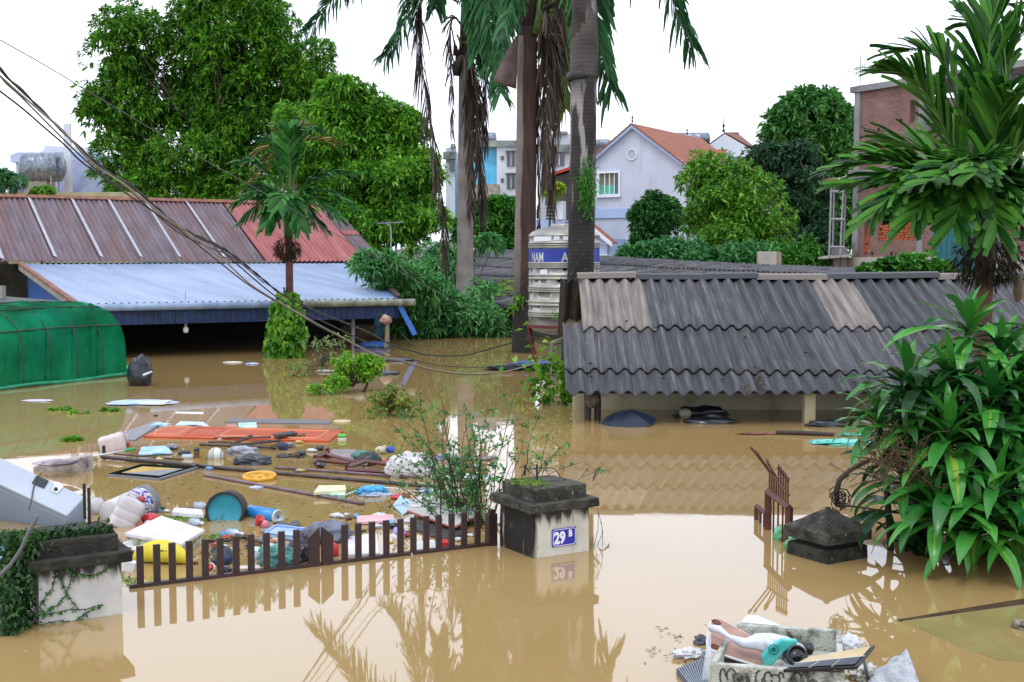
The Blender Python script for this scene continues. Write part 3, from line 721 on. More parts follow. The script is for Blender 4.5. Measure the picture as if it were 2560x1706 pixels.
mb = MB(); mb.tube([TC + Vector((.25, -.45, .62)), TC + Vector((.32, -.5, .5)), TC + Vector((.42, -.5, .45)), TC + Vector((.45, -.5, .6)), TC + Vector((.3, -.45, .66)), TC + Vector((.2, -.45, .5)), TC + Vector((.2, -.4, -.1))], .014, 6); mb.build('hose', m_black, tk, smooth=True)

# ------------------------------------------------------------------ lavender gabled house
HO = Vector((7.2, 74, 0)); hs = thing('gabled_house', 'lavender two-storey house with gable end and orange tiled roof', 'house', HO)
def hp(x, y, z): return HO + H1 * x + H2 * y + UP * z
HR = Matrix.Rotation(R(-31), 3, 'Z')
hw, ez, az_ = 3.4, 7.75, 10.15
ops = [(1.15, 2.45, 6.15, 7.45)]
mb = MB(); wall(mb, hp(-hw, 0, -.5), H1, -H2, 2 * hw, ez + .5, .25, [(o[0], o[1], o[2] + .5, o[3] + .5) for o in ops])
mb.prism([hp(-hw, 0, ez), hp(hw, 0, ez), hp(0, 0, az_)], H2 * .25)
mb.prism([hp(hw, 0.01, -.5), hp(hw, 10, -.5), hp(hw, 10, ez), hp(hw, 0.01, ez)], H1 * -.25)
mb.prism([hp(-hw, 0.01, -.5), hp(-hw, 10, -.5), hp(-hw, 10, ez), hp(-hw, 0.01, ez)], H1 * .25)
mb.build('wall', m_lav, hs)
for sgn in (1, -1):
    mb = MB()
    def f(a, b, sgn=sgn):
        y = lerp(-.35, 10.3, a); x = sgn * lerp(hw + .45, 0, b); z = lerp(ez - .32, az_ + .12, b)
        st = .05 * ((b * 16) % 1)
        return (hp(x, y, z + st), (y, b * 4))
    mb.grid(f, 40, 48); mb.build('roof', m_tile, hs, solid=.08)
    mb = MB(); mb.prism([hp(sgn * (hw + .5), -.3, ez - .52), hp(0, -.3, az_ - .12), hp(0, -.3, az_ + .1), hp(sgn * (hw + .5), -.3, ez - .28)], H2 * .3); mb.build('bargeboard', m_lblue, hs)
mb = MB(); mb.box(hp(0, -.06, 5.05), (2 * hw, .1, .55), HR); mb.build('band_course', m_lblue, hs)
fr = mb = MB()
wx0, wx1, wz0, wz1 = -hw + 1.15, -hw + 2.45, 6.15, 7.45
for (x, z, w_, h_) in ((wx0 - .06, 6.8, .12, 1.54), (wx1 + .06, 6.8, .12, 1.54), (-2.6 + 1.0 - .0, 0, 0, 0)):
    if w_: mb.box(hp(x, -.04, z), (w_, .12, h_), HR)
mb.box(hp((wx0 + wx1) / 2, -.04, wz1 + .06), (1.3, .12, .12), HR); mb.box(hp((wx0 + wx1) / 2, -.06, wz0 - .07), (1.6, .2, .14), HR)
for k in range(1, 4): mb.box(hp(lerp(wx0, wx1, k / 4), .06, 6.8), (.06, .05, 1.3), HR)
mb.box(hp((wx0 + wx1) / 2, .06, wz0 + .03), (1.3, .05, .06), HR)
wf = mb.build('window', m_whitet, hs)
mb = MB(); mb.box(hp((wx0 + wx1) / 2, .14, 6.8), (1.3, .03, 1.3), HR); mb.build('pane', m_drape, wf)
mb = MB(); mb.box(hp(lerp(wx0, wx1, .375), .105, 6.45), (.97, .02, .6), HR); mb.build('curtain', m_curtain, wf)
mb = MB(); mb.box(hp(lerp(wx0, wx1, .87), .105, 6.8), (.3, .02, 1.28), HR); mb.build('dark_opening', m_glass, wf)
mv = Matrix.Translation(hp(-.1, -.02, 8.5)) @ Matrix.Rotation(R(-31), 4, 'Z') @ Matrix.Rotation(R(90), 4, 'X')
mb = MB(); mb.lathe([(.28, -.02), (.34, -.02), (.34, .06), (.28, .06), (.28, -.02)], mv, 24, False); rv = mb.build('round_vent', m_whitet, hs, smooth=False)
mb = MB(); mb.lathe([(0.001, .02), (.28, .02)], mv, 24, False); mb.build('grille', mat('pale_grille', '#8f9aa0', '#b0bcc0', sc=30, rough=.7), rv)
def finial(parent, p, s=1.):
    mb = MB(); mb.lathe([(.06 * s, 0), (.06 * s, .1 * s), (.02 * s, .18 * s), (.07 * s, .28 * s), (.02 * s, .38 * s), (.012 * s, .7 * s), (.001, .9 * s)], Matrix.Translation(p), 8); mb.build('finial', mat('dark_finial', '#2a1e1c', rough=.8), parent)
finial(hs, hp(0, -.2, az_ + .2)); finial(hs, hp(0, 8, az_ + .2), 1.)
# small cross gable on the right slope
mb = MB(); c0 = hp(hw + .2, 3.0, 0)
def xp(x, y, z): return hp(hw - 1.5 + y, 4.3 + x, z)
mb.prism([xp(-1.3, 2.0, ez - .4), xp(1.3, 2.0, ez - .4), xp(0, 2.0, ez + .95)], H1 * .2); mb.build('cross_gable_wall', m_white, hs)
for sg in (1, -1):
    mb = MB(); mb.prism([xp(sg * 1.6, 2.35, ez - .55), xp(0, 2.35, ez + 1.1), xp(0, -1.0, ez + 1.1), xp(sg * 1.6, -1.0, ez - .55)], UP * .1); mb.build('cross_gable_roof', m_tile, hs)
    mb = MB(); mb.prism([xp(sg * 1.62, 2.35, ez - .72), xp(0, 2.35, ez + .96), xp(0, 2.35, ez + 1.22), xp(sg * 1.62, 2.35, ez - .45)], H1 * .08); mb.build('bargeboard', m_lblue, hs)
# porch with small gable
def pp(x, y, z): return hp(x - 2.0, y - 2.4, z)
mb = MB(); wall(mb, pp(-1.9, 0, -.5), H1, -H2, 3.4, 4.0, .2, [(1.35, 2.75, .5, 3.2)]); mb.prism([pp(-1.9, 0, 3.5), pp(1.5, 0, 3.5), pp(-.2, 0, 4.65)], H2 * .2)
mb.prism([pp(1.5, 0.01, -.5), pp(1.5, 2.35, -.5), pp(1.5, 2.35, 3.5), pp(1.5, 0.01, 3.5)], H1 * -.2); mb.build('porch', m_lblue, hs)
for sg in (1, -1):
    mb = MB(); mb.prism([pp(-.2 + sg * 2.1, -.3, 3.2), pp(-.2, -.3, 4.75), pp(-.2, .5, 4.75), pp(-.2 + sg * 2.1, .5, 3.2)], UP * .09); mb.build('porch_roof', m_tile, hs)
    mb = MB(); mb.prism([pp(-.2 + sg * 2.15, -.38, 3.02), pp(-.2, -.38, 4.6), pp(-.2, -.38, 4.88), pp(-.2 + sg * 2.15, -.38, 3.26)], H2 * .1); mb.build('bargeboard', m_whitet, hs)
mb = MB()
for x in (.05, .45): 
    for k in range(8): mb.box(pp(-.55 + .0, -.02, 0), (.01, .01, .01), HR)
mb = MB()
for k in range(5): mb.box(pp(1.2, -.03, .6 + k * .65), (.62, .05, .05), HR)
mb.build('pilaster_bands', m_whitet, hs)
mb = MB(); x0, x1 = -.55, .85
for x in (x0 + .05, (x0 + x1) / 2, x1 - .05): mb.box(pp(x, .1, 1.3), (.1, .06, 2.7), HR)
mb.box(pp((x0 + x1) / 2, .1, 2.1), (1.4, .065, .1), HR); mb.box(pp((x0 + x1) / 2, .1, .05), (1.4, .065, .12), HR)
dr = mb.build('door', m_whitet, hs)
mb = MB(); mb.box(pp((x0 + x1) / 2, .17, 1.35), (1.4, .03, 2.7), HR); mb.build('pane', m_drape, dr)
# terrace wing on the left
mb = MB(); wall(mb, hp(-7.6, -1.2, -.5), H1, -H2, 3.6, 5.2, .2); mb.prism([hp(-7.6, -1.19, -.5), hp(-7.6, 4, -.5), hp(-7.6, 4, 4.7), hp(-7.6, -1.19, 4.7)], H1 * .2); mb.box(hp(-5.8, -1.25, 2.7), (3.7, .1, .1), HR); mb.box(hp(-5.8, 1.2, 4.6), (3.4, 4.4, .15), HR)
mb.build('terrace_wing', m_lblue, hs)
mb = MB(); mb.box(hp(-4.3, -1.1, 5.25), (.5, .4, 1.1), HR); mb.build('terrace_pier', m_whitet, hs)
mb = MB()
for k in range(4): mb.box(hp(-6.1, -1.1, 4.85 + k * .22), (3.0, .05, .05), HR)
for k in range(5): mb.box(hp(-7.5 + k * .72, -1.1, 5.15), (.05, .06, .85), HR)
mb.build('terrace_railing', mat('pale_metal_rail', '#a9b3bd', rough=.5), hs)
# dark old gable behind, red roofs
ob = thing('dark_gable_house', 'dark mouldy gable wall with red roof edge behind the palms', 'house', At(1430, 660, 90))
o = At(1440, 660, 92)
mb = MB(); mb.prism([Vector((2.6, 92, 0)), Vector((9.5, 92, 0)), Vector((9.5, 92, 10.5)), Vector((2.6, 92, 8.2))], Vector((0, 6, 0))); mb.build('wall', mat('dark_mouldy_wall', '#33332f', '#4c4b45', sc=1, rough=.95), ob)
mb = MB(); mb.prism([Vector((2.3, 91.6, 8.25)), Vector((9.5, 91.6, 10.6)), Vector((9.5, 98.4, 10.6)), Vector((2.3, 98.4, 8.25))], UP * .22); mb.build('roof', mat('bright_red_roof', '#9a2a22', '#b03a2c', sc=2, rough=.6), ob)

# ------------------------------------------------------------------ apartment block far behind
def r5(X, Y): return (1080 + X / 4.356, 300 + Y / 4.356)
D5 = 125.
def a5(X, Y, d=D5): return At(*r5(X, Y), d)
def slab(mb, X0, Y0, X1, Y1, d, depth):
    a, b = a5(X0, Y1, d), a5(X1, Y0, d); mb.box(((a.x + b.x) / 2, d + depth / 2, (a.z + b.z) / 2), (b.x - a.x, depth, b.z - a.z)); return mb
ap = thing('apartment_block', 'white apartment block with a cyan side wall beyond the palms', 'apartment block', At(1240, 660, D5))
slab(MB(), 440, 232, 706, 1500, D5, 12).build('cyan_wall', m_cyan, ap)
slab(MB(), 706, 290, 1130, 1500, D5 - .6, 12).build('white_wall', m_white, ap)
slab(MB(), 430, 222, 1132, 292, D5 - .9, 13).build('parapet', m_grime, ap)
slab(MB(), 436, 700, 735, 1500, D5 - 2, 1.5).build('low_wall', m_greywall, ap)
for Y in (345, 590, 840):
    w0 = slab(MB(), 815, Y, 905, Y + 160, D5 - .75, .2).build('window', m_glass, ap)
    slab(MB(), 800, Y - 14, 925, Y - 2, D5 - 1.3, .8).build('sill_canopy', m_grime, w0)
    slab(MB(), 857, Y + 2, 863, Y + 158, D5 - .85, .08).build('mullion', m_whitet, w0)
    slab(MB(), 750, Y + 48, 782, Y + 90, D5 - .75, .2).build('window', m_glass, ap)
ap2 = thing('grey_apartment_block', 'grey stained apartment block showing between the second and third palm trunks', 'apartment block', At(1400, 660, 135))
slab(MB(), 1180, 150, 1770, 1400, 135, 10).build('wall', m_white, ap2)
slab(MB(), 1170, 268, 1780, 350, 134.3, .8).build('balcony_band', m_grime, ap2)
w0 = slab(MB(), 1290, 370, 1442, 500, 134.8, .3).build('window', m_glass, ap2)
for X in (1322, 1380): slab(MB(), X, 372, X + 8, 498, 134.7, .1).build('mullion', m_whitet, w0)
slab(MB(), 1325, 125, 1480, 152, 134.2, 6).build('roof_planter', m_grime, ap2)
ap3 = thing('pale_apartment_block', 'small pale grey block behind the leftmost grey palm trunk', 'apartment block', At(1130, 660, 130))
slab(MB(), 150, 300, 250, 1400, 130, 8).build('wall', m_white, ap3); slab(MB(), 120, 345, 260, 425, 129.2, 1).build('balcony', m_grime, ap3)
slab(MB(), 190, 430, 245, 555, 129.7, .4).build('window', m_glass, ap3); slab(MB(), 200, 262, 250, 300, 129.5, 3).build('roof_box', m_grime, ap3)
m_tank2 = mat('roof_tank_steel', '#5f6a78', '#8a929c', sc=4, rough=.35, metal=.5)
def roof_tank(u, v, d, r, ln, label, axis='x', group='steel water tanks on far roofs'):
    c = At(u, v, d); t = thing('rooftop_tank', label, 'water tank', c, group)
    mt = Matrix.Translation(c) @ (Matrix.Rotation(R(90), 4, 'Y') if axis == 'x' else Matrix())
    mb = MB(); mb.lathe([(0.001, -ln / 2 - r * .3), (r * .7, -ln / 2 - r * .22), (r, -ln / 2), (r, -ln / 4), (r * 1.04, -ln / 4 + .03), (r, -ln / 4 + .08), (r, 0), (r * 1.04, .03), (r, .08), (r, ln / 4), (r * 1.04, ln / 4 + .03), (r, ln / 4 + .08), (r, ln / 2), (r * .7, ln / 2 + r * .22), (.001, ln / 2 + r * .3)], mt, 20, False); mb.build('drum', m_tank2, t, smooth=True)
    for sx in (-1, 1):
        for sy in (-1, 1): MB().box(c + Vector((sx * ln * .35, sy * r * .7, -r * 1.05)), (.07, .07, r * 1.5)).build('leg', m_steelp, t)
    return t
roof_tank(*r5(1870, 265), 136, .55, 1.2, 'small round steel tank on the far roof right of the third palm')
roof_tank(*r5(1790, 262), 136, .5, 1.1, 'smaller steel tank immediately left of its twin on the far roof')
roof_tank(*r5(600, 200), 126, .6, 1.6, 'steel tank glimpsed on the cyan block between two palm trunks')
ap4 = thing('far_roof_block', 'pale flat-roofed block carrying two small steel tanks', 'building', At(1500, 660, 137))
slab(MB(), 1740, 285, 1990, 1300, 137, 8).build('wall', m_white, ap4)
slab(MB(), 1735, 280, 1995, 296, 136.6, 8.8).build('parapet', m_grime, ap4)

# white house behind with brown roof
wh = thing('white_gabled_house', 'white gable-ended house with brown tiled roof behind the orange roof', 'house', At(1840, 660, 100))
def wp(u, v, d=100): return At(u, v, d)
g_l, g_a, g_r = wp(1762, 405), wp(1809, 334), wp(1860, 380)
b = [wp(1755, 372), wp(1809, 334), wp(1885, 372), wp(1885, 660), wp(1755, 660)]
mb = MB(); mb.prism([b[4], b[3], b[2], b[1], b[0]], Vector((3, 8, 0))); mb.build('wall', m_white, wh)
mb = MB(); mb.prism([wp(1812, 331), wp(1848, 336, 108), wp(1893, 372, 108), wp(1892, 376)], UP * -.15); mb.build('roof', mat('brown_tiles', '#5f3428', '#7d4a3a', sc=6, rough=.85), wh)
mb = MB(); mb.prism([wp(1812, 331), wp(1752, 374), wp(1752, 374, 108), wp(1848, 331, 108)], UP * -.12); mb.build('roof', MATS['brown_tiles'], wh)
mb = MB(); a, b_ = wp(1800, 404), wp(1915, 404); mb.box(((a.x + b_.x) / 2, 99, a.z), (b_.x - a.x, 3, .35)); mb.build('canopy', m_grime, wh)
finial(wh, wp(1809, 331), 1.8)
roof_tank(1725, 348, 104, .55, 3.0, 'long horizontal steel tank on the roof beside the white gable')
wb = thing('balustraded_block', 'small white block with a balustrade under the long roof tank', 'building', At(1740, 660, 104))
mb = MB(); a, b_ = At(1700, 362, 105), At(1790, 362, 105); mb.box(((a.x + b_.x) / 2, 108, a.z / 2), (b_.x - a.x, 6, a.z)); mb.build('wall', m_white, wb)
mb = MB()
for k in range(9): mb.box((lerp(At(1742, 0, 104).x, At(1768, 0, 104).x, k / 8), 104.4, a.z + .35), (.06, .06, .6))
mb.box(((At(1742, 0, 104).x + At(1768, 0, 104).x) / 2, 104.4, a.z + .7), (1.0, .15, .12)); mb.build('balustrade', m_whitet, wb)

# ------------------------------------------------------------------ grey-blue building and tank, far left
gb = thing('grey_blue_house', 'grey-blue house with flat white canopy and steep grey roofs at far left', 'house', At(120, 660, 92))
def gl(X, Y, d=92): return At(X / 2.736, Y / 2.736, d)
m_gb = mat('grey_blue_sheet', '#7d86a0', '#8a93ad', sc=.8, rough=.7, stretch=(4, 4, .3)); m_gr = mat('light_grey_roof', '#8c949e', '#9aa2ac', sc=1, rough=.7)
mb = MB(); mb.prism([gl(110, 1500), gl(660, 1500), gl(660, 1060), gl(110, 1060)], Vector((0, 8, 0))); mb.build('wall', m_white, gb)
mb = MB(); mb.prism([gl(70, 1110, 91), gl(660, 1100, 91), gl(660, 1042, 91), gl(120, 1042, 91), gl(70, 1062, 91)], Vector((0, 10, 0))); mb.build('canopy', mat('pale_blue_canopy', '#a2b6d4', '#b0c2dc', sc=1, rough=.7), gb)
mb = MB(); mb.prism([gl(282, 1044, 94), gl(310, 998, 99), gl(720, 1015, 99), gl(720, 1060, 94)], Vector((0, 0, -.2))); mb.build('roof', m_gr, gb)
mb = MB(); mb.prism([gl(320, 1335, 88), gl(720, 1335, 88), gl(720, 1120, 90), gl(440, 1090, 90)], Vector((0, 3, 0))); mb.build('lean_to', m_gb, gb)
mb = MB(); mb.prism([gl(100, 1330, 89), gl(330, 1330, 89), gl(330, 1205, 89), gl(190, 1205, 89), gl(100, 1250, 89)], Vector((0, 2, 0))); mb.build('lower_wing', m_gb, gb)
mb = MB(); mb.box(gl(468, 1200, 87.6), (.5, .2, 7.2)); mb.build('downpipe', m_whitet, gb)
mb = MB(); a, b_ = gl(200, 1330, 86), gl(330, 1220, 86); mb.box(((a.x + b_.x) / 2, 86.5, (a.z + b_.z) / 2), (b_.x - a.x, 1.6, b_.z - a.z)); mb.build('tank_tower', m_conc2, gb)
tt = roof_tank(290 / 2.736, 1145 / 2.736, 86, 1.0, 2.4, 'big horizontal steel tank on a concrete tower at far left')
yw = thing('yellowed_boundary_wall', 'stained yellowish wall just behind the rusty ridge at far left', 'wall', At(100, 660, 60))
mb = MB(); a, b_ = At(0, 520, 60), At(300, 481, 60); mb.box(((a.x + b_.x) / 2 - 4, 60, b_.z / 2), (b_.x - a.x + 10, .3, b_.z)); mb.build('wall', mat('stained_yellow_render', '#8f8a68', '#a8a384', sc=1.5, rough=.9), yw)

# ------------------------------------------------------------------ unfinished brick building
BC = Vector((13.7, 50, 0)); bx = Vector((math.sin(R(31)), -math.cos(R(31)), 0)); bn = Vector((-bx.y * -1, 0, 0))
bn = Vector((-math.cos(R(31)), -math.sin(R(31)), 0))          # outward normal of the visible face
BR = Matrix.Rotation(math.atan2(bx.y, bx.x), 3, 'Z')
def bp_(s, z, o=0): return BC + bx * s + UP * z + bn * o
bb = thing('unfinished_brick_building', 'half-built brick building with concrete columns behind the fan palm', 'building', BC)
def bs(X):  # zoom column -> distance along the facade
    k = (2000 + X / 2.6125 - 1280) / F; return (k * BC.y - BC.x) / (bx.x - k * bx.y)
zb0, zb1, zs0, zs1, ztp = 1.7, 2.35, 5.25, 5.85, 9.0
s_c1, s_c2 = .0, bs(770)
mb = MB()
def bw(s0, s1, z0, z1, ops): wall(mb, bp_(s0, z0, -.05), bx, bn, s1 - s0, z1 - z0, .22, [(a - s0, b - s0, c - z0, d - z0) for a, b, c, d in ops])
w1, w2 = bs(404), bs(442); w3, w4 = bs(497), bs(748)
bw(.25, s_c2 - .15, zb1, zs0, [(w1, w2, zb1 + .12, 4.5), (w3, w4, 3.0, zs0 - .35)])
sw0, sw1 = bs(685), bs(722)
bw(.25, s_c2 - .15, zs1, ztp - .1, [(sw0, sw1, 7.45, 8.3)])
bw(s_c2 + .15, s_c2 + 3.4, zb1, zs0, [(bs(850), bs(1000), 2.7, 5.0)])
bw(s_c2 + 3.7, 11.5, zb1, zs0, [(s_c2 + 4.6, s_c2 + 6.4, 2.4, 5.2)])
mb.build('brick_infill', m_brick, bb)
mb = MB()
for s, top in ((.12, ztp), (s_c2, ztp + .2), (s_c2 + 3.55, ztp), (11.6, zs1)): mb.box(bp_(s, top / 2, -.12), (.28, .3, top), BR)
mb.build('column', m_conc, bb)
mb = MB(); mb.box(bp_(5.7, (zs0 + zs1) / 2, -.1), (11.8, .42, zs1 - zs0 - .01), BR); mb.box(bp_(5.4, 5.6, -5), (11.4, 9.4, .25), BR); mb.box(bp_(3.9, ztp + .02, -1.6), (8.2, 3.4, .24), BR); mb.build('floor_slab', m_conc, bb)
mb = MB(); mb.box(bp_(5.7, (zb0 + zb1) / 2, -.1), (11.9, .5, zb1 - zb0 - .01), BR); mb.build('ground_beam', m_conc2, bb)
mb = MB(); mb.box(bp_(5.7, .6, -.4), (11.6, .3, 2.4), BR); mb.build('plinth', m_greywall, bb)
mb = MB(); mb.box(bp_(6.6, 3.7, -4.5), (12.6, .2, 3.9), BR); mb.build('inner_wall', mat('pale_inner_render', '#8f8a6e', '#a59f80', sc=1, rough=.9), bb)
mb = MB(); mb.box(bp_(11.4, 4.5, -4), (.2, 8, 9), BR); mb.build('end_wall', m_brick, bb); mb = MB(); mb.box(bp_(.6, 7.3, -5), (.2, 9, 3.3), BR); mb.build('end_wall', m_brick, bb)
for i, (s, n, z0_, z1_) in enumerate(((.12, 6, ztp, 10.35), (s_c2, 6, ztp, 10.6), (s_c2 + 3.55, 7, ztp, 10.7))):
    mb = MB()
    for k in range(n): mb.tube([bp_(s - .11 + .22 * (k % 3) / 2, z0_ - .1, -.02 - .2 * (k // 3)), bp_(s - .11 + .22 * (k % 3) / 2 + .02, z1_ + .1 * (k % 2), -.02 - .2 * (k // 3))], .012, 4)
    mb.build('rebar', m_steelp, bb)
mb = MB()
for s in np.linspace(w3 + .3, 11.2, 16): mb.tube([bp_(s, 2.3, -.9 - (s * 7 % 1.7)), bp_(s + .02, zs0, -.9 - (s * 7 % 1.7))], .035, 6)
for s in np.linspace(w3 - .3, 10.2, 8): mb.tube([bp_(s, 4.0, -1.2), bp_(s + 1.3, 4.02, -1.2)], .03, 6)
mb.build('props', m_steelp, bb)
for k in range(3):
    mb = MB()
    for s in (bs(365), bs(487), bs(630)): pass
mb = MB()
for X, z in ((365, 7.15), (487, 7.35), (632, 7.6), (460, 2.5), (585, 2.5), (720, 2.5)): mb.box(bp_(bs(X), z, -.06), (.1, .05, .12), BR)
mb.build('putlog_holes', m_dark, bb)
for i, (Xa, Xb, z0_, z1_, lab) in enumerate(((400, 438, 2.42, 3.6, 'narrow leaning stack of orange bricks in the left opening'), (495, 556, 3.0, 3.85, 'left stack of orange bricks on the wide sill'), (560, 658, 3.0, 4.15, 'middle and tallest stack of orange bricks on the wide sill'), (662, 748, 3.0, 3.95, 'right stack of orange bricks on the wide sill beside the column'))):
    mb = MB(); rg3 = random.Random(i); s0, s1 = bs(Xa), bs(Xb); nx_ = max(3, int((s1 - s0) / .15)); nz_ = int((z1_ - z0_) / .1)
    for a in range(nx_):
        top_ = nz_ - int(rg3.random() * 2.5) - int(abs(a - nx_ / 2) / nx_ * 4)
        for c in range(top_):
            if rg3.random() < .04: continue
            mb.box(bp_(s0 + (a + .5) * (s1 - s0) / nx_ + rg3.uniform(-.008, .008), z0_ + .05 + c * .1, -.2 + rg3.uniform(-.03, .03)), ((s1 - s0) / nx_ * .88, .22, .085), BR)
    tag(mb.build('brick_stack', m_brick2), lab, 'brick stack', 'stacks of new bricks in the unfinished building')
# scaffold
sf = thing('scaffold_tower', 'rusty pipe scaffold tower against the left side of the brick building', 'scaffold', At(2095, 660, 49))
def sp_(X, Y, d=49.2): return At(2000 + X / 2.6125, 100 + Y / 2.6125, d)
for (a, b) in (((205, 955), (190, 1420)), ((283, 980), (262, 1420)), ((225, 965), (212, 1420)), ((300, 985), (285, 1400))):
    dd = 49.2 if a[0] in (205, 283) else 51; mb = MB(); mb.tube([sp_(*a, dd), sp_(*b, dd)], .042, 6); mb.build('standard', m_steelp, sf)
for Y in (990, 1170, 1352):
    mb = MB(); mb.tube([sp_(200, Y), sp_(290, Y + 2)], .05, 6); mb.tube([sp_(200, Y), sp_(222, Y - 2, 51)], .04, 6); mb.build('ledger', m_steelp, sf)
mb = MB(); mb.tube([sp_(168, 945, 48.8), sp_(320, 890, 48.8)], .06, 6); mb.build('top_pole', m_steelp, sf)
mb = MB(); mb.prism([sp_(140, 912), sp_(250, 905), sp_(320, 892, 51), sp_(200, 905, 51)], UP * -.06); mb.build('platform', mat('brown_boards', '#6a4a38', '#856450', sc=3, rough=.85), sf)
mb = MB(); mb.prism([sp_(118, 1418), sp_(345, 1402), sp_(345, 1395, 51), sp_(150, 1412, 51)], UP * -.09); mb.build('lower_platform', m_conc2, sf)
for X in (235, 280): MB().box(sp_(X, 1460, 50), (.25, .25, 1.3)).build('footing', m_conc, sf)
# corrugated teal fence panel
mb = MB(); a = At(2000 + 862 / 2.6125, 660, 34); 
corr(mb, At(2328, 690, 34), Vector((1, 0, 0)), UP, 1.45, 2.6, .16, .03, 6, 2); tag(mb.build('corrugated_panel', mat('teal_corrugated_sheet', '#255b63', '#33737a', sc=3, rough=.6, coord='UV', stretch=(2, .4, 1)), solid=.01), 'upright teal corrugated sheet left of the shaggy fruit clump', 'metal sheet')
# pale chimney block behind the low roof
cb = thing('brick_stub', 'pale rendered wall stub standing above the long low roof', 'wall stub', At(1925, 700, 45))
mb = MB(); a, b_ = At(1893, 668, 45), At(1940, 640, 45); mb.box(((a.x + b_.x) / 2, 45, b_.z - .6), (b_.x - a.x, .3, 1.5)); mb.build('panel', m_conc2, cb, bevel=.02)
mb = MB(); a2 = At(1951, 640, 45); mb.box(((b_.x + a2.x) / 2 + .01, 45.05, b_.z - .6), (a2.x - b_.x, .32, 1.46)); mb.build('pier', mat('pinkish_brick', '#8c6f66', '#a58a80', sc=8, rough=.9), cb)
# TV antenna
an = thing('tv_antenna', 'thin roof antenna on a bent mast in front of the bright green tree', 'antenna', At(975, 640, 40))
mb = MB(); mb.tube([At(*q(898, 585), 40), At(*q(899, 545), 40), At(*q(897, 520), 40), At(*q(888, 514), 40)], .025, 6); mb.build('mast', m_steelp, an)
mb = MB(); mb.tube([At(*q(868, 514), 40), At(*q(928, 511), 40.4)], .02, 5)
for k in range(7): x = lerp(872, 925, k / 6); p = At(*q(x, 513), 40.2); mb.tube([p + Vector((0, -.25, .05)), p + Vector((0, .25, -.02))], .01, 4)
mb.build('boom', m_steelp, an)

# ================================================================== vegetation
def LB(x, y, d, rx, ry, dy=.75):     # lobe given in 2353-wide photo coordinates at distance d
    return (At(x * Q, y * Q, d), (rx * Q * d / F, (rx + ry) / 2 * Q * d / F * dy, ry * Q * d / F))
lm_A = leafmat('mango_leaves', '#1c4c12', '#70b02c', sc=.45)
lm_B = leafmat('bright_leaves', '#2c6a1c', '#84c038', sc=.5, transl=.3)
lm_C = leafmat('mid_green_leaves', '#1d5a1a', '#5aa032', sc=.6)
lm_D = leafmat('fresh_dark_leaves', '#28602a', '#64a048', sc=.5)
lm_E = leafmat('grey_green_leaves', '#1c3a28', '#456e4a', sc=.6)
lm_F = leafmat('yellow_green_leaves', '#2f6e1c', '#86bc3c', sc=.7, transl=.3)
lm_S = leafmat('shrub_leaves', '#1e5a2c', '#64a85c', sc=1.5)
lm_V = leafmat('vine_leaves', '#2f6a14', '#7fb730', sc=2, transl=.3)
lm_R = leafmat('rose_leaves', '#226030', '#66a056', sc=3)
lm_dry = leafmat('reddish_leaves', '#7a3a22', '#a0a040', sc=3)
lm_pf = leafmat('royal_frond_leaves', '#123c22', '#47804c', sc=1.0, transl=.2, rough=.5, spec=.25)
lm_pf2 = leafmat('olive_frond_leaves', '#2c4a14', '#7e9a3a', sc=1.0, transl=.25)  # yellower, paler leaf green for some fronds of the middle palm
lm_dead = leafmat('dead_frond_leaves', '#2c2522', '#6b5c50', sc=1.2, transl=.05, rough=.8)
lm_areca = leafmat('areca_leaves', '#12400f', '#549030', sc=2.5, transl=.3, rough=.5, spec=.25)
lm_areca2 = leafmat('far_areca_leaves', '#174a1e', '#468a38', sc=2.5, transl=.25, rough=.5, spec=.2)
lm_arecy = leafmat('yellowing_areca_leaves', '#4a5320', '#8a7a34', sc=2.5, transl=.2)
m_stalk = mat('green_stalk', '#33501c', '#54742c', sc=4, rough=.5)
m_dstalk = mat('dead_stalk', '#4a4038', '#6a5c50', sc=4, rough=.8)

tree('mango_tree', 'tallest dark green mango-like tree at left, cut off by the top edge', At(545 * Q, 660, 85) * 1 - Vector((0, 0, 2.2)),
     [LB(295, 95, 85, 88, 85), (LB(530, 60, 85, 125, 105)), LB(655, 170, 85, 105, 110), LB(285, 255, 85, 72, 95), LB(420, 150, 87, 80, 90), LB(560, 310, 84, 90, 80),
      LB(290, 385, 84, 62, 60), LB(430, 385, 82, 110, 62), LB(370, 300, 85, 60, 50), LB(700, 230, 85, 60, 80), LB(480, 250, 86, 90, 70), LB(500, 420, 83, 90, 50), LB(340, 440, 82, 80, 30), LB(620, 400, 82, 60, 60), LB(560, 445, 81, 90, 30), LB(540, 130, 84, 110, 90)],
     lm_A, m_trunk, 1, n_sub=450, sub_r=1.1, sprays=32, per=8, L=.42, W=.13, trunk_r=.45, limbs=60, core=.12, trunk_top=At(560 * Q, 200 * Q, 85))
tree('bright_green_tree', 'rounded bright yellow-green tree right of the tallest tree', At(850 * Q, 700, 55) * 1 - Vector((0, 0, 1.5)),
     [LB(810, 255, 55, 85, 65), LB(890, 330, 55, 85, 85), LB(760, 370, 54, 90, 90), LB(940, 430, 54, 70, 100), LB(850, 470, 53, 100, 90), LB(700, 320, 57, 60, 70), LB(960, 520, 52, 50, 60), LB(900, 540, 52, 60, 45), LB(680, 400, 54, 45, 60), LB(760, 460, 54, 60, 40)],
     lm_B, m_trunk, 2, n_sub=290, sub_r=.6, sprays=42, per=7, L=.28, W=.10, trunk_r=.3, limbs=30, core=.2)
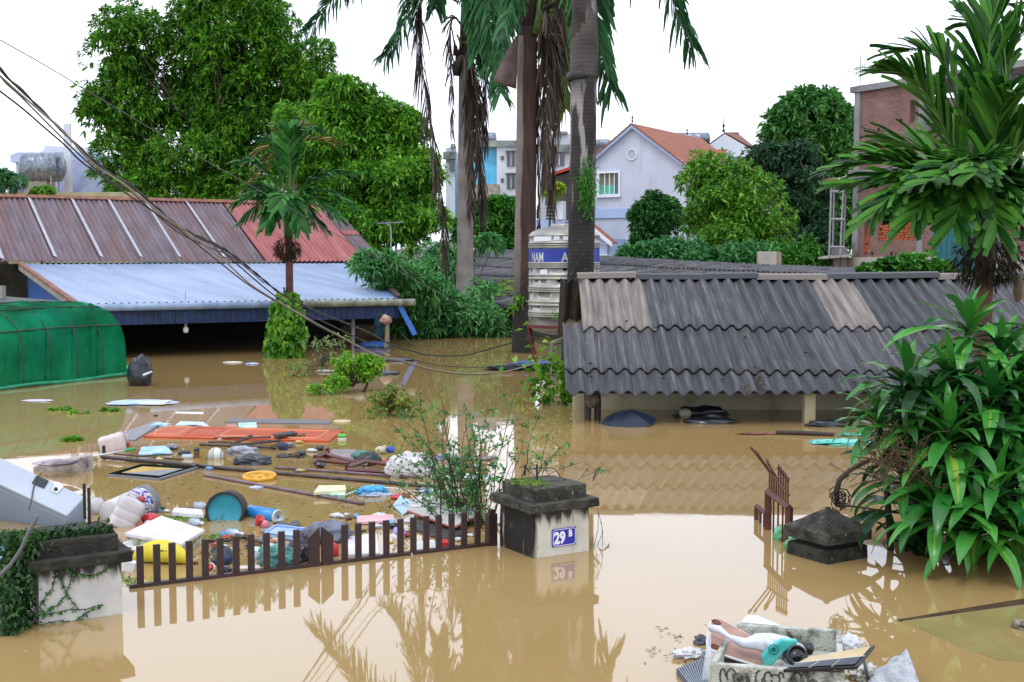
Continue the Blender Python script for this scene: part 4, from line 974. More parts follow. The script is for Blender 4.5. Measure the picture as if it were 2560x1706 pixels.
tree('round_topped_tree', 'dense round mid-green tree between the first two palm trunks', At(1130 * Q, 700, 60) - Vector((0, 0, 1.5)),
     [LB(1130, 525, 60, 60, 60), LB(1095, 540, 60, 45, 50), LB(1165, 510, 60, 40, 45)], lm_C, m_trunk, 3, n_sub=70, sub_r=.55, sprays=36, per=7, L=.28, W=.13, limbs=8)
tree('broadleaf_tree', 'tall fresh green tree beside the left edge of the brick building', At(1880 * Q, 700, 76) - Vector((0, 0, 1.5)),
     [LB(1860, 280, 76, 72, 60), LB(1905, 330, 76, 60, 70), LB(1920, 420, 76, 55, 80), LB(1815, 330, 76, 45, 50), LB(1895, 520, 76, 60, 90), LB(1890, 240, 76, 30, 22), LB(1950, 270, 78, 25, 35), LB(2000, 500, 80, 50, 70), LB(2080, 500, 80, 60, 70)],
     lm_D, m_trunk, 4, n_sub=215, sub_r=.85, sprays=32, per=7, L=.42, W=.18, trunk_r=.35, limbs=20, core=.15)
tree('grey_green_tree', 'dark grey-green tree in front of the tall fresh green one', At(1840 * Q, 700, 68) - Vector((0, 0, 1.5)),
     [LB(1810, 390, 68, 60, 60), LB(1840, 480, 67, 70, 90), LB(1850, 580, 66, 70, 60), LB(1760, 370, 68, 25, 25)],
     lm_E, m_trunk, 5, n_sub=150, sub_r=.6, sprays=34, per=6, L=.3, W=.12, trunk_r=.25, limbs=20)
tree('young_tree', 'airy yellow-green tree in front of the lavender house', At(1650 * Q, 700, 56) - Vector((0, 0, 1.5)),
     [LB(1690, 470, 56, 90, 85), LB(1620, 415, 57, 55, 55), LB(1745, 510, 55, 72, 65), LB(1640, 510, 55, 70, 60), LB(1700, 560, 54, 90, 40)],
     lm_F, m_trunk, 6, n_sub=150, sub_r=.55, sprays=26, per=6, L=.27, W=.085, trunk_r=.16, limbs=46, core=.2)
tree('small_dark_tree', 'small round dark tree beside the porch of the lavender house', At(1505 * Q, 700, 52) - Vector((0, 0, 1.5)),
     [LB(1505, 500, 52, 42, 50), LB(1490, 545, 52, 38, 30), LB(1530, 480, 52, 22, 28)], leafmat('dark_round_leaves', '#1c4a20', '#4f8c40', sc=1), m_trunk, 7, n_sub=60, sub_r=.35, sprays=34, per=6, L=.22, W=.1, limbs=8)
for i, (lb, lab, sd) in enumerate((([LB(1490, 600, 47, 75, 28), LB(1560, 590, 47, 60, 32)], 'low pale-green feathery shrub under the small dark tree', 8),
                                   ([LB(1640, 605, 46, 70, 26), LB(1720, 600, 46, 50, 30)], 'low feathery shrub behind the middle of the long low roof', 9),
                                   ([LB(1800, 610, 50, 60, 36), LB(1850, 600, 50, 40, 40)], 'dark low shrub beside the pale wall stub', 10))):
    c = lb[0][0]
    tree('roadside_shrub', lab, (c.x, c.y, 0), lb, lm_S if i != 2 else lm_C, m_trunk, sd, n_sub=60, sub_r=.4, sprays=28, per=7, L=.26, W=.08, trunk_r=.08, group='shrubs behind the long low roof', cat='shrub', limbs=14)
tree('overhanging_shrub', 'large feathery shrub at the foot of the leftmost royal palm, spilling over the blue roof', At(1010 * Q, 830, 36.5) * 1 + Vector((0, 0, -.8)),
     [LB(865, 612, 33.5, 48, 28), LB(900, 640, 34, 50, 26), LB(950, 660, 35, 50, 40), LB(1000, 640, 42, 50, 40), LB(1000, 720, 36, 85, 50), LB(1090, 745, 36, 60, 35), LB(960, 745, 35.5, 50, 35), LB(1030, 590, 43, 40, 35), LB(1110, 690, 37, 28, 40), LB(1120, 560, 43, 35, 18), LB(920, 700, 35, 40, 40), LB(1140, 770, 36, 30, 12)],
     leafmat('feathery_shrub_leaves', '#266634', '#7cc06c', sc=1.5), m_trunk, 11, n_sub=230, sub_r=.28, sprays=22, per=6, L=.22, W=.06, trunk_r=.08, cat='shrub', limbs=70, core=.15)
tree('feathery_bush', 'feathery green bush at the very left edge above the rusty ridge', At(10, 660, 58) - Vector((0, 0, 1)), [LB(12, 425, 58, 36, 22), LB(-20, 415, 58, 30, 30)], leafmat('feathery_leaves', '#2c6440', '#5f9a5a'), m_trunk, 12, n_sub=24, sub_r=.3, sprays=30, per=7, L=.25, W=.06, cat='shrub')
tree('feathery_bush', 'small yellow-green bush under the far left water tank', At(95 * Q, 660, 59), [LB(97, 442, 59, 20, 6)], lm_F, m_trunk, 13, n_sub=10, sub_r=.2, sprays=24, per=6, L=.2, W=.07, cat='shrub', limbs=3, trunk_r=.05)
tree('terrace_bush', 'yellow-green potted bush behind the terrace railing of the lavender house', At(1272 * Q, 480 * Q, 75), [LB(1272, 436, 75, 16, 16), LB(1285, 428, 75, 10, 8)], leafmat('lime_leaves', '#6d9020', '#b2c840'), m_trunk, 14, n_sub=16, sub_r=.28, sprays=24, per=6, L=.2, W=.09, cat='shrub', limbs=4, trunk_r=.05)
tree('roof_creeper', 'broad-leaved creeper heaped over the roof edge below the brick building', At(2080 * Q, 700, 25) - Vector((0, 0, 1.6)), [LB(2040, 628, 25, 60, 16), LB(2110, 620, 25, 60, 20), LB(2075, 612, 25, 40, 16), LB(2150, 640, 25, 40, 22)], leafmat('creeper_leaves', '#1f5a1c', '#63a03a', sc=2, transl=.2), m_trunk, 15, n_sub=90, sub_r=.14, sprays=18, per=2, L=.15, W=.13, cat='creeper', limbs=14, up=1.4, trunk_r=.04)
# banana plant
bn_ = thing('banana_plant', 'young banana plant with wide leaves left of the pale wall stub', 'banana plant', At(1865, 690, 46) - Vector((0, 0, 1)))
rb = np.random.default_rng(5)
def strap_mesh(items, rng, seg=9):
    """items: (base, az, el0, L, W, curve, fold)"""
    V = []; Fs = []; UVs = []; b = 0
    for (base, az, el, L, W, curve, fold) in items:
        p = np.array(base, float); az2 = az; tw = rng.normal() * .25
        for i in range(seg + 1):
            t = i / seg; e = el - curve * t ** 1.35
            d = np.array([math.cos(az2) * math.cos(e), math.sin(az2) * math.cos(e), math.sin(e)])
            side = np.array([math.sin(az2), -math.cos(az2), 0]); up = np.cross(side, d); a = tw * t
            sd = side * math.cos(a) + up * math.sin(a)
            wv = W * (.32 + .68 * min(1, t / .35)) * (1 if t < .55 else max(.0, 1 - ((t - .55) / .45) ** 1.7)) * .5 + .0015
            rip = .05 * W * math.sin(t * 19 + az * 7)
            V += [p - sd * wv + up * (wv * fold + rip), p, p + sd * wv + up * (wv * fold - rip)]
            UVs += [(0, t), (.5, t), (1, t)]
            p = p + d * L / seg
        for i in range(seg):
            k = b + i * 3; Fs += [(k, k + 1, k + 4, k + 3), (k + 1, k + 2, k + 5, k + 4)]
        b += 3 * (seg + 1)
    return V, Fs, UVs
its = [(list(bn_.location + Vector((0, 0, .7))), R(a), R(e), 1.15, .3, R(c), .3) for a, e, c in ((170, 75, 40), (20, 60, 60), (100, 85, 30), (250, 50, 70), (150, 55, 80), (340, 70, 40))]
V, Fs, UVs = strap_mesh(its, rb); fin_np('leaf', V, Fs, leafmat('banana_leaves', '#3f8a4a', '#6cb86a', sc=2, transl=.3), bn_, UVs, True)
mb = MB(); mb.tube([bn_.location - Vector((0, 0, .8)), bn_.location + Vector((0, 0, .75))], [.1, .05], 8); mb.build('stem', m_stalk, bn_)

# ------------------------------------------------------------------ palms
def ring_bark(name, ca, cb, ringc, zs=14, split=None, streak=None, dark_below=None):
    m = bpy.data.materials.new(name); m.use_nodes = True; t = m.node_tree; N = t.nodes; L = t.links
    b = N['Principled BSDF']; b.inputs['Roughness'].default_value = .85
    tcn = N.new('ShaderNodeTexCoord'); sx = N.new('ShaderNodeSeparateXYZ'); L.new(tcn.outputs['Object'], sx.inputs[0])
    def noise(scale, st=(1, 1, 1), det=6, rough=.5):
        mp = N.new('ShaderNodeMapping'); mp.inputs['Scale'].default_value = st; L.new(tcn.outputs['Object'], mp.inputs['Vector'])
        n = N.new('ShaderNodeTexNoise'); n.inputs['Scale'].default_value = scale; n.inputs['Detail'].default_value = det; n.inputs['Roughness'].default_value = rough
        L.new(mp.outputs[0], n.inputs['Vector']); return n.outputs['Fac']
    def ramp(fac, a, bb, c0=(0, 0, 0, 1), c1=(1, 1, 1, 1)):
        r = N.new('ShaderNodeValToRGB'); r.color_ramp.elements[0].position = a; r.color_ramp.elements[1].position = bb
        r.color_ramp.elements[0].color = c0; r.color_ramp.elements[1].color = c1; L.new(fac, r.inputs[0]); return r.outputs[0]
    def mixc(fac, a, bb):
        x = N.new('ShaderNodeMix'); x.data_type = 'RGBA'; L.new(fac, x.inputs[0])
        for s, i in ((a, 6), (bb, 7)):
            if isinstance(s, tuple): x.inputs[i].default_value = s
            else: L.new(s, x.inputs[i])
        return x.outputs[2]
    def math_(op, a, bb=None, cc=None, clamp=False):
        x = N.new('ShaderNodeMath'); x.operation = op; x.use_clamp = clamp
        for i, s in enumerate((a, bb, cc)):
            if s is None: continue
            if isinstance(s, (int, float)): x.inputs[i].default_value = s
            else: L.new(s, x.inputs[i])
        return x.outputs[0]
    col = ramp(noise(2.2), .35, .65, hexc(ca), hexc(cb))
    wv = N.new('ShaderNodeTexWave'); wv.wave_type = 'BANDS'; wv.bands_direction = 'Z'; wv.inputs['Scale'].default_value = zs * .5; wv.inputs['Distortion'].default_value = 1.2; wv.inputs['Detail'].default_value = 3
    L.new(tcn.outputs['Object'], wv.inputs['Vector'])
    rings = ramp(wv.outputs['Fac'], .0, .25, (1, 1, 1, 1), (0, 0, 0, 1))
    col = mixc(math_('MULTIPLY', rings, .42), col, hexc(ringc))
    if split:   # (x threshold, slope with z, dark colour)
        e = math_('ADD', sx.outputs[0], math_('MULTIPLY', math_('SUBTRACT', noise(1.6, (1, 1, .5)), .5), .14))
        e = math_('ADD', e, math_('MULTIPLY', math_('SUBTRACT', sx.outputs[2], split[3]), split[1]))
        f = ramp(math_('MULTIPLY_ADD', e, 8, .5 - 8 * split[0], True), .35, .65)
        col = mixc(f, col, ramp(noise(3, (3, 3, .4)), .35, .7, hexc(split[2]), hexc(split[4])))
    if dark_below:
        f = ramp(math_('MULTIPLY_ADD', math_('ADD', sx.outputs[2], math_('MULTIPLY', noise(2), 1.0)), .5, -.5 * dark_below[0], True), .1, .9, (1, 1, 1, 1), (0, 0, 0, 1))
        dk = ramp(noise(14, (1, 1, .6), 8, .7), .58, .72, hexc(dark_below[1]), hexc(dark_below[2]))
        col = mixc(f, col, dk)
    if streak:
        s = ramp(noise(streak[0], (1, 1, streak[1]), 5), streak[2], streak[2] + .05)
        if len(streak) > 4: 
            zm = math_('MULTIPLY', ramp(math_('MULTIPLY_ADD', sx.outputs[2], 1.0, -streak[4], True), 0, .6), ramp(math_('MULTIPLY_ADD', sx.outputs[2], 1.0, -streak[5], True), 0, .5, (1, 1, 1, 1), (0, 0, 0, 1)))
            s = math_('MULTIPLY', s, zm)
        col = mixc(s, col, hexc(streak[3]))
    L.new(col, b.inputs['Base Color'])
    bp = N.new('ShaderNodeBump'); bp.inputs['Strength'].default_value = .2; bp.inputs['Distance'].default_value = .012; L.new(wv.outputs['Fac'], bp.inputs['Height']); L.new(bp.outputs[0], b.inputs['Normal'])
    return m
def frond_to(fr, rng, base, tip, el0, **k): return frond(fr, rng, base, tip, el0, **k)
def trunk_prof(p0, p1, r0, r1, bulge=(), n=40, flare=.0, wob=.02, seed=0):
    pts = []; rs = []
    for i in range(n + 1):
        t = i / n; p = Vector(p0).lerp(Vector(p1), t) + Vector((wob * math.sin(t * 3 + seed), 0, 0)); r = lerp(r0, r1, t)
        for (c, w_, a) in bulge: r += a * math.exp(-((t - c) / w_) ** 2)
        if flare: r += flare * math.exp(-t * 18)
        pts.append(p); rs.append(r)
    return pts, rs
rp_ = np.random.default_rng(21)
def RB(x, y, d): return At(x * Q, y * Q, d)
def royal(label, u_base, u_top, d, r0, r1, barkm, top_v, green, dead, crown_c, seed, extra=(), bulge=(), shaftm=None, frleaf=.75, n_leaf=150):
    rng = np.random.default_rng(seed); b0 = At(u_base, 700, d); b0.z = -.6; c = At(u_top, top_v, d)
    th = thing('royal_palm', label, 'palm tree', (b0.x, b0.y, 0), 'three royal palms standing in the flood')
    pts, rs = trunk_prof(b0, c, r0, r1, bulge, flare=.05); mb = MB(); mb.tube(pts, rs, 20); mb.build('trunk', barkm, th, smooth=True)
    cc = Vector(crown_c)
    mb = MB(); mb.tube([c, c.lerp(cc, .5), cc], [r1 * 1.02, r1 * .85, r1 * .4], 14); mb.build('crown_shaft', shaftm or m_stalk, th, smooth=True)
    for (tip, el, kw) in green:
        fr = Fr(); k = dict(n=n_leaf, leaf=frleaf, wd=.075, droop=.8, fwd=56, vee=15, bare=.12, rr=.045, plume=24, endel=-50); k.update(kw)
        lm = k.pop('lm', lm_pf); frond_to(fr, rng, cc, tip, R(el), **k); fr_build(fr, 'frond', lm, m_stalk, th)
    for (base, tip, el, kw) in dead:
        fr = Fr(); k = dict(n=100, leaf=.65, wd=.05, droop=.9, fwd=27, vee=-5, bare=.06, rr=.04, plume=20, endel=-88); k.update(kw)
        frond_to(fr, rng, base, tip, R(el), **k); fr_build(fr, 'dead_frond', lm_dead, m_dstalk, th)
    return th, cc, rng
d1, d2, d3 = 38., 29.8, 23.
bk1 = ring_bark('royal_bark_pale', '#7a716c', '#948b85', '#4a423e', 11, streak=(3, .25, .62, '#4e4743'))
bk2 = ring_bark('royal_bark_two_tone', '#6f6560', '#82766f', '#453a34', 12, split=(-.05, -.014, '#2a1a16', 0.0, '#46302a'), dark_below=(-2.3, '#1d1a16', '#6b6960'))
bk3 = ring_bark('royal_bark_black', '#1e1a18', '#342f2c', '#151210', 9, streak=(5.5, .12, .53, '#8b8683', .6, 2.6), dark_below=(-.4, '#15140f', '#5b5a50'))
C1 = At(1176, -190, d1); C2 = At(1335, -240, d2); C3 = At(1462, -420, d3)
T1 = lambda x, y, dd=0: RB(x, y, d1 + dd)
p1, c1, r_1 = royal('palest and leftmost royal palm trunk, hung with dead grey fronds', 1158, 1166, d1, .262, .235, bk1, 130 * Q, 
    [(T1(712, 66), 38, dict(leaf=.85)), (T1(885, 128, -1), 55, dict(leaf=.8)), (T1(1150, 215, -2.5), 55, dict(leaf=.75)), (T1(1100, 120, -1.8), 60, {}), (T1(1215, 60, -.6), 50, {}), (T1(1120, 150, -1.5), 60, {}), (T1(1165, 130, -2), 55, {}), (T1(840, -200, 2), 30, {}), (T1(1400, -150, 3), 30, {}), (T1(1250, -330, 2), 60, {}), (T1(1050, -350, -3), 50, {}), (T1(1000, 20, 3), 55, {})],
    [(T1(1052, 5, -.1), T1(1022, 590, -.2), 40, dict(leaf=.85, n=120, wd=.06)), (T1(1050, 130, -.25), T1(1110, 470, -.5), 75, dict(leaf=.85, n=120, wd=.06)), (T1(1095, 150, -.3), T1(1118, 330, -.3), 70, dict(leaf=.6, n=60)), (T1(1062, 60, -.3), T1(1040, 300, -.4), 60, dict(leaf=.5, n=50)), (T1(1075, 170, -.3), T1(1083, 480, -.5), 80, dict(leaf=.6, n=60))],
    C1, 31, shaftm=mat('brown_crown_shaft', '#2c241e', '#56483a', sc=3, rough=.85, stretch=(4, 4, .5)))
mb = MB(); mb.tube([T1(1060, 128, -.3), T1(1050, 150, -.35), T1(1049, 175, -.3)], [.05, .16, .1], 7)
for (x, y) in ((1052, 120), (1047, 108)): mb.tube([T1(x, y + 20, -.25), T1(x - 3, y - 15, -.28)], [.09, .02], 5)
mb.build('broken_sheath', MATS['brown_crown_shaft'], p1, smooth=True)
T2 = lambda x, y, dd=0: RB(x, y, d2 + dd)
p2, c2, r_2 = royal('middle royal palm, half pale and half dark brown, with a hanging brown sheath', 1306, 1318, d2, .265, .235, bk2, 78 * Q,
    [(T2(1160, 60, -1.2), 50, dict(leaf=.6)), (T2(1300, 250, 1.6), 50, dict(lm=lm_pf2, leaf=.75)), (T2(1330, 150, 2.2), 50, dict(lm=lm_pf2)), (T2(1280, 160, 2.8), 60, dict(lm=lm_pf2)), (T2(950, -220, 2), 35, {}), (T2(1500, -260, 2), 35, {}), (T2(1200, -420, -3), 60, {}), (T2(1100, -60, 2), 50, {}), (T2(1450, -60, 1), 50, {})],
    [(T2(1246, 20, .1), T2(1268, 480, .1), 68, dict(leaf=.75, n=130, wd=.04)), (T2(1250, 60, .1), T2(1256, 420, -.05), 80, dict(leaf=.55, n=90)), (T2(1238, 90, -.1), T2(1285, 200, -.2), 65, dict(leaf=.6, n=60)), (T2(1250, 200, .1), T2(1237, 570, .1), 80, dict(leaf=.4, n=60))],
    C2, 32, shaftm=mat('dark_crown_shaft', '#1f1714', '#3b2c26', sc=3, rough=.8, stretch=(4, 4, .5)))
mb = MB()
def f(a, b):      # split, hanging leaf sheath
    x = lerp(1192, lerp(1132, 1186, a), b ** .8); y = lerp(78, lerp(188, 205, a), b); dd = -.32 - .12 * math.sin(a * math.pi) * b
    return T2(x, y, dd)
mb.grid(f, 8, 10); mb.build('hanging_sheath', mat('leathery_brown', '#3d2c28', '#5d4a46', sc=3, rough=.7), p2, smooth=True, solid=.02)
mb = MB(); mb.tube([T2(1243, -60), T2(1236, 30, -.22), T2(1228, 78, -.22)], [.05, .05, .06], 8); mb.build('petiole', m_stalk, p2, smooth=True)
mb = MB(); mb.lathe([(.235, 0), (.25, .05), (.24, .1), (.255, .14), (.24, .2)], Matrix.Translation(T2(1211, 84)), 20, False); mb.build('leaf_scar', MATS['dark_crown_shaft'], p2, smooth=True)
T3 = lambda x, y, dd=0: RB(x, y, d3 + dd)
p3, c3, r_3 = royal('nearest royal palm, almost black trunk with pale streaks in front of the tank', 1443, 1459, d3, .25, .24, bk3, 176 * Q,
    [(T3(1405, 205, .6), 60, dict(leaf=.62)), (T3(1592, 108, 1), 40, dict(leaf=.62)), (T3(1340, 210, 1.4), 60, dict(leaf=.6)), (T3(1700, -300, 1), 35, {}), (T3(1150, -330, 1), 35, {}), (T3(1500, -600, -2), 60, {}), (T3(1300, -450, 2), 55, {}), (T3(1560, -120, -1.5), 50, {}), (T3(1220, -90, 2.5), 50, {})],
    [], C3, 33, shaftm=ring_bark('pale_shaft_bark', '#35302e', '#544e4a', '#3a3431', 8, streak=(4, .3, .6, '#8e8884')), frleaf=.6)
mb = MB(); mb.lathe([(.232, 0), (.258, .02), (.262, .1), (.25, .14), (.235, .15)], Matrix.Translation(At(1335 * Q, 186 * Q, d3)), 24, False)
mb.build('trunk_ring', m_black, p3, smooth=True)
mb = MB(); pts, rs = trunk_prof(At(1459, 180 * Q, d3 - .0), At(1462, -90, d3), .242, .20, bulge=((.22, .2, .03),)); mb.tube(pts, rs, 22); mb.build('upper_shaft', MATS.get('x') or bpy.data.materials['pale_shaft_bark'], p3, smooth=True)
# fern on the trunk
fc = At(1348 * Q, 430 * Q, d3 - .26); rng = np.random.default_rng(40); n = 1500
pos = np.array(fc) + rng.normal(size=(n, 3)) * np.array([.07, .05, .22]); dr = rng.normal(size=(n, 3)); dr[:, 2] -= .4; dr[:, 1] -= .4
o = leaves('epiphyte_fern', rng, pos, dr, .09, .018, leafmat('fern_leaves', '#2a6a1c', '#62a53a', sc=6)); tag(o, 'bright green fern clump growing on the near-black palm trunk', 'fern')
for i, (x, y, dd, lab) in enumerate(((1001 / 2.851, 545 / 2.851, -.28, 'upper leafy sprig sprouting from the middle palm trunk'), (955 / 2.851, 625 / 2.851, -.28, 'lower leafy sprig sprouting from the left edge of the middle palm trunk'))):
    c = At(950 + x, 550 + y, d2 + dd); n = 50; pos = np.array(c) + rng.normal(size=(n, 3)) * .08; dr = rng.normal(size=(n, 3)); dr[:, 2] -= .5
    tag(leaves('trunk_sprig', rng, pos, dr, .11, .05, lm_V), lab, 'sprig', 'leafy sprigs on the middle palm')
c = At(*g1(1290, 672), d3 - .3); n = 90; pos = np.array(c) + rng.normal(size=(n, 3)) * np.array([.1, .05, .05]); tag(leaves('trunk_sprig', rng, pos, rng.normal(size=(n, 3)), .07, .035, lm_V), 'small leafy sprig in front of the tank at the near-black palm', 'sprig')

def areca(label, u, d, crown_v, tips, leaf, wd, r, lm, seed, ball, shaft_v, n=26, group=None, base_u=None, kwx=None, ballr=(.3, .27), stalk=None):
    rng = np.random.default_rng(seed); c = At(u, crown_v, d); b = At(base_u or u, 700, d); b.z = -.5
    th = thing('areca_palm', label, 'palm tree', (b.x, b.y, 0), group)
    s = At(lerp(u, base_u or u, .3), shaft_v, d)
    pts, rs = trunk_prof(b, s, r * 1.05, r * .92, wob=.02); mb = MB(); mb.tube(pts, rs, 14); mb.build('trunk', areca_bark, th, smooth=True)
    mb = MB(); mb.tube([s - Vector((0, 0, .03)), s.lerp(c, .35), s.lerp(c, .8), c], [r * 1.1, r * 1.35, r * 1.1, r * .5], 14); mb.build('crown_shaft', mat('green_crown_shaft', '#2f5a1c', '#3f6f26', sc=3, rough=.4, stretch=(2, 2, .5)), th, smooth=True)
    for (x, y, dd, el) in tips:
        fr = Fr(); k = dict(n=n, leaf=leaf, wd=wd, droop=.2, fwd=36, vee=14, bare=.22, rr=r * .22, trunc=.75, plume=7, endel=-38); k.update(kwx or {})
        l2 = lm
        k['endel'] = -38 if y * Q > crown_v + 10 else -12
        frond_to(fr, rng, c - Vector((0, 0, rng.random() * .12)), RB(x, y, d + dd), R(el), **k); fr_build(fr, 'frond', l2, stalk or m_stalk, th)
    if ball:
        bc = At(*q(*ball), d); nn = 1600; dv = sph(rng, nn); pos = np.array(bc) + dv * np.array([ballr[0], ballr[0], ballr[1]]) * (.3 + .7 * rng.random((nn, 1)) ** .5)
        dd = dv + rng.normal(size=(nn, 3)) * .6; dd[:, 2] -= .9
        leaves('dry_fruit_cluster', rng, pos, dd, ballr[0] * .33, .013 * ballr[0] / .3, mat('dry_fruit_stalks', '#14130d', '#3a3422', sc=8, rough=.9, island=.6), th)
    return th
areca_bark = ring_bark('areca_bark', '#4e352e', '#6a4a40', '#2a1d19', 34)
areca('near areca palm with big dark fan-like fronds at the upper right', 2464, 11.5, 448 * Q,
      [(2022, 165, -.3, 45), (2075, 120, .5, 60), (1936, 385, -.5, 35), (1948, 425, -.7, 28), (2010, 490, -1.0, 30), (2095, 505, -1.2, 40), (2190, 520, -1.3, 50), (2290, 530, -1.2, 60), (2335, 15, .2, 75), (2225, 60, .6, 70), (2420, 60, -.2, 60), (2480, 250, -.5, 45), (2440, 430, -.9, 45), (2400, 520, -1.1, 50), (2000, 345, .8, 45), (2130, 420, -1.3, 55), (2390, 300, .3, 50), (2330, 220, -.6, 65), (2180, 300, 1.1, 50), (2240, 400, -1.4, 65)],
      .60, .052, .085, lm_areca, 51, (2268, 588), 575 * Q, n=34, base_u=2452, kwx=dict(droop=.16, trunc=.8, fwd=29))
areca('far areca palm standing in the water in front of the blue roof', 722, 28.5, 455 * Q,
      [(548, 372, -.3, 50), (540, 470, -.4, 40), (560, 505, -.6, 45), (612, 520, -.8, 55), (690, 525, -.8, 55), (775, 500, -.5, 45), (802, 470, -.3, 40), (800, 400, .2, 45), (735, 300, .4, 70), (660, 290, .1, 80), (600, 320, .3, 60), (700, 300, -.3, 78), (580, 430, .5, 40), (640, 480, -1.0, 60), (740, 520, .3, 55)],
      .52, .07, .09, lm_areca2, 52, (660, 572), 545 * Q, n=34, base_u=720, kwx=dict(droop=.32))
areca('yellowing areca palm half hidden behind the far areca palm', 735, 44, 340 * Q,
      [(640, 300, .3, 60), (565, 372, -.3, 55), (552, 440, -.3, 50), (600, 400, -.3, 60), (700, 290, .2, 70), (780, 330, .3, 60)],
      .7, .07, .1, lm_arecy, 53, None, 420 * Q, n=24)
mb = MB(); pc_ = At(2340 * Q, 665 * Q, 11.3)
mb.blob(pc_, (.045, .04, .12), 3, .1, lvl=14); tag(mb.build('seed_pod', mat('brown_pod', '#4a3a24', '#6a5636', sc=8, rough=.6), smooth=True), 'brown hanging seed pod beside the near areca palm', 'seed pod')
# leafy vine around the far areca
rng = np.random.default_rng(60); vt = thing('climbing_vine', 'bright heart-leaved vine climbing the far areca trunk', 'vine', At(655 * Q, 700, 28.2) * 1)
vt.location.z = 0; n = 950; t = rng.random(n); zz = lerp(-.05, 1.5, t ** 1.15); wd_ = .40 * np.sqrt(np.clip(1 - ((zz - .45) / 1.12) ** 2, 0.05, 1))
ph = rng.random(n) * 6.28; cx = At(655 * Q, 700, 28.2).x
xs = cx - .05 + .06 * zz; pos = np.stack([xs + np.cos(ph) * wd_ * (.6 + .4 * rng.random(n)), 28.3 + np.sin(ph) * wd_ * .8, zz], 1)
dr = np.stack([np.cos(ph), np.sin(ph), np.full(n, -1.6)], 1) + rng.normal(size=(n, 3)) * .3
leaves('leaves', rng, pos, dr, .17, .15, lm_V, vt, up=.2, droop=.1, jit=.2)
mb = MB()
for k in range(6): mb.tube([Vector((cx + .1 * math.sin(k * 2 + j * .7), 28.35 + .1 * math.cos(k + j * .6), j * .2 - .2)) for j in range(10)], .012, 4)
mb.build('stems', m_trunk, vt)

# ------------------------------------------------------------------ variegated dracaena clump
def variegated():
    m = bpy.data.materials.new('variegated_leaf'); m.use_nodes = True; t = m.node_tree; N = t.nodes; L = t.links; b = N['Principled BSDF']
    b.inputs['Roughness'].default_value = .3; b.inputs['Specular IOR Level'].default_value = .5
    uvn = N.new('ShaderNodeTexCoord'); sx = N.new('ShaderNodeSeparateXYZ'); L.new(uvn.outputs['UV'], sx.inputs[0]); gi = N.new('ShaderNodeNewGeometry')
    def M(op, a, bb=None, cl=False):
        x = N.new('ShaderNodeMath'); x.operation = op; x.use_clamp = cl
        for i, s in enumerate((a, bb)):
            if s is None: continue
            if isinstance(s, (int, float)): x.inputs[i].default_value = s
            else: L.new(s, x.inputs[i])
        return x.outputs[0]
    dist = M('ABSOLUTE', M('SUBTRACT', sx.outputs[0], .5))
    mp = N.new('ShaderNodeMapping'); mp.inputs['Scale'].default_value = (14, 1.2, 1); L.new(uvn.outputs['UV'], mp.inputs['Vector'])
    nn = N.new('ShaderNodeTexNoise'); nn.inputs['Scale'].default_value = 2.5; L.new(mp.outputs[0], nn.inputs['Vector'])
    wdt = M('MULTIPLY', M('SUBTRACT', gi.outputs['Random Per Island'], .5, True), .5)
    wdt = M('MULTIPLY', wdt, M('SUBTRACT', 1.15, M('MULTIPLY', sx.outputs[1], .75)))
    wdt = M('ADD', wdt, M('MULTIPLY', M('SUBTRACT', nn.outputs['Fac'], .5), .12))
    s = M('MULTIPLY', M('SUBTRACT', wdt, dist), 14, True)
    r = N.new('ShaderNodeValToRGB'); r.color_ramp.elements[0].color = hexc('#185422'); r.color_ramp.elements[1].color = hexc('#4c9c3a'); L.new(gi.outputs['Random Per Island'], r.inputs[0])
    x = N.new('ShaderNodeMix'); x.data_type = 'RGBA'; L.new(s, x.inputs[0]); L.new(r.outputs[0], x.inputs[6]); x.inputs[7].default_value = hexc('#8fb23a')
    L.new(x.outputs[2], b.inputs['Base Color'])
    tr = N.new('ShaderNodeBsdfTranslucent'); L.new(x.outputs[2], tr.inputs['Color']); ms = N.new('ShaderNodeMixShader'); ms.inputs[0].default_value = .18
    L.new(b.outputs[0], ms.inputs[1]); L.new(tr.outputs[0], ms.inputs[2]); L.new(ms.outputs[0], N['Material Output'].inputs['Surface'])
    return m
mvar = variegated(); rng = np.random.default_rng(70)
dc = thing('dracaena_clump', 'big clump of dark strap leaves with yellow-green stripes at the lower right', 'shrub', P(2420, 1440))
base_pts = [P(2300, 1425), P(2400, 1435), P(2500, 1440), P(2420, 1400)]
ros = [(2228, 745, 9.7, 1), (2090, 870, 9.5, 1), (2300, 800, 9.6, .9), (2345, 860, 9.5, .9), (2185, 845, 9.4, .9), (2180, 985, 8.9, 1.), (2262, 1000, 9.0, .9), (2110, 985, 9.2, .85), (2335, 985, 9.1, .9), (2075, 1085, 9.1, .8), (2190, 1095, 8.8, 1.05), (2290, 1110, 8.7, 1), (2350, 1080, 8.8, .9), (2150, 1165, 8.7, .85), (2245, 1190, 8.6, .85), (2335, 1200, 8.6, .9), (2020, 960, 9.4, .75), (2420, 900, 9.3, 1), (2420, 1050, 9, 1), (2410, 1180, 8.7, 1), (2280, 900, 9.2, .95), (2130, 930, 9.3, .8)]
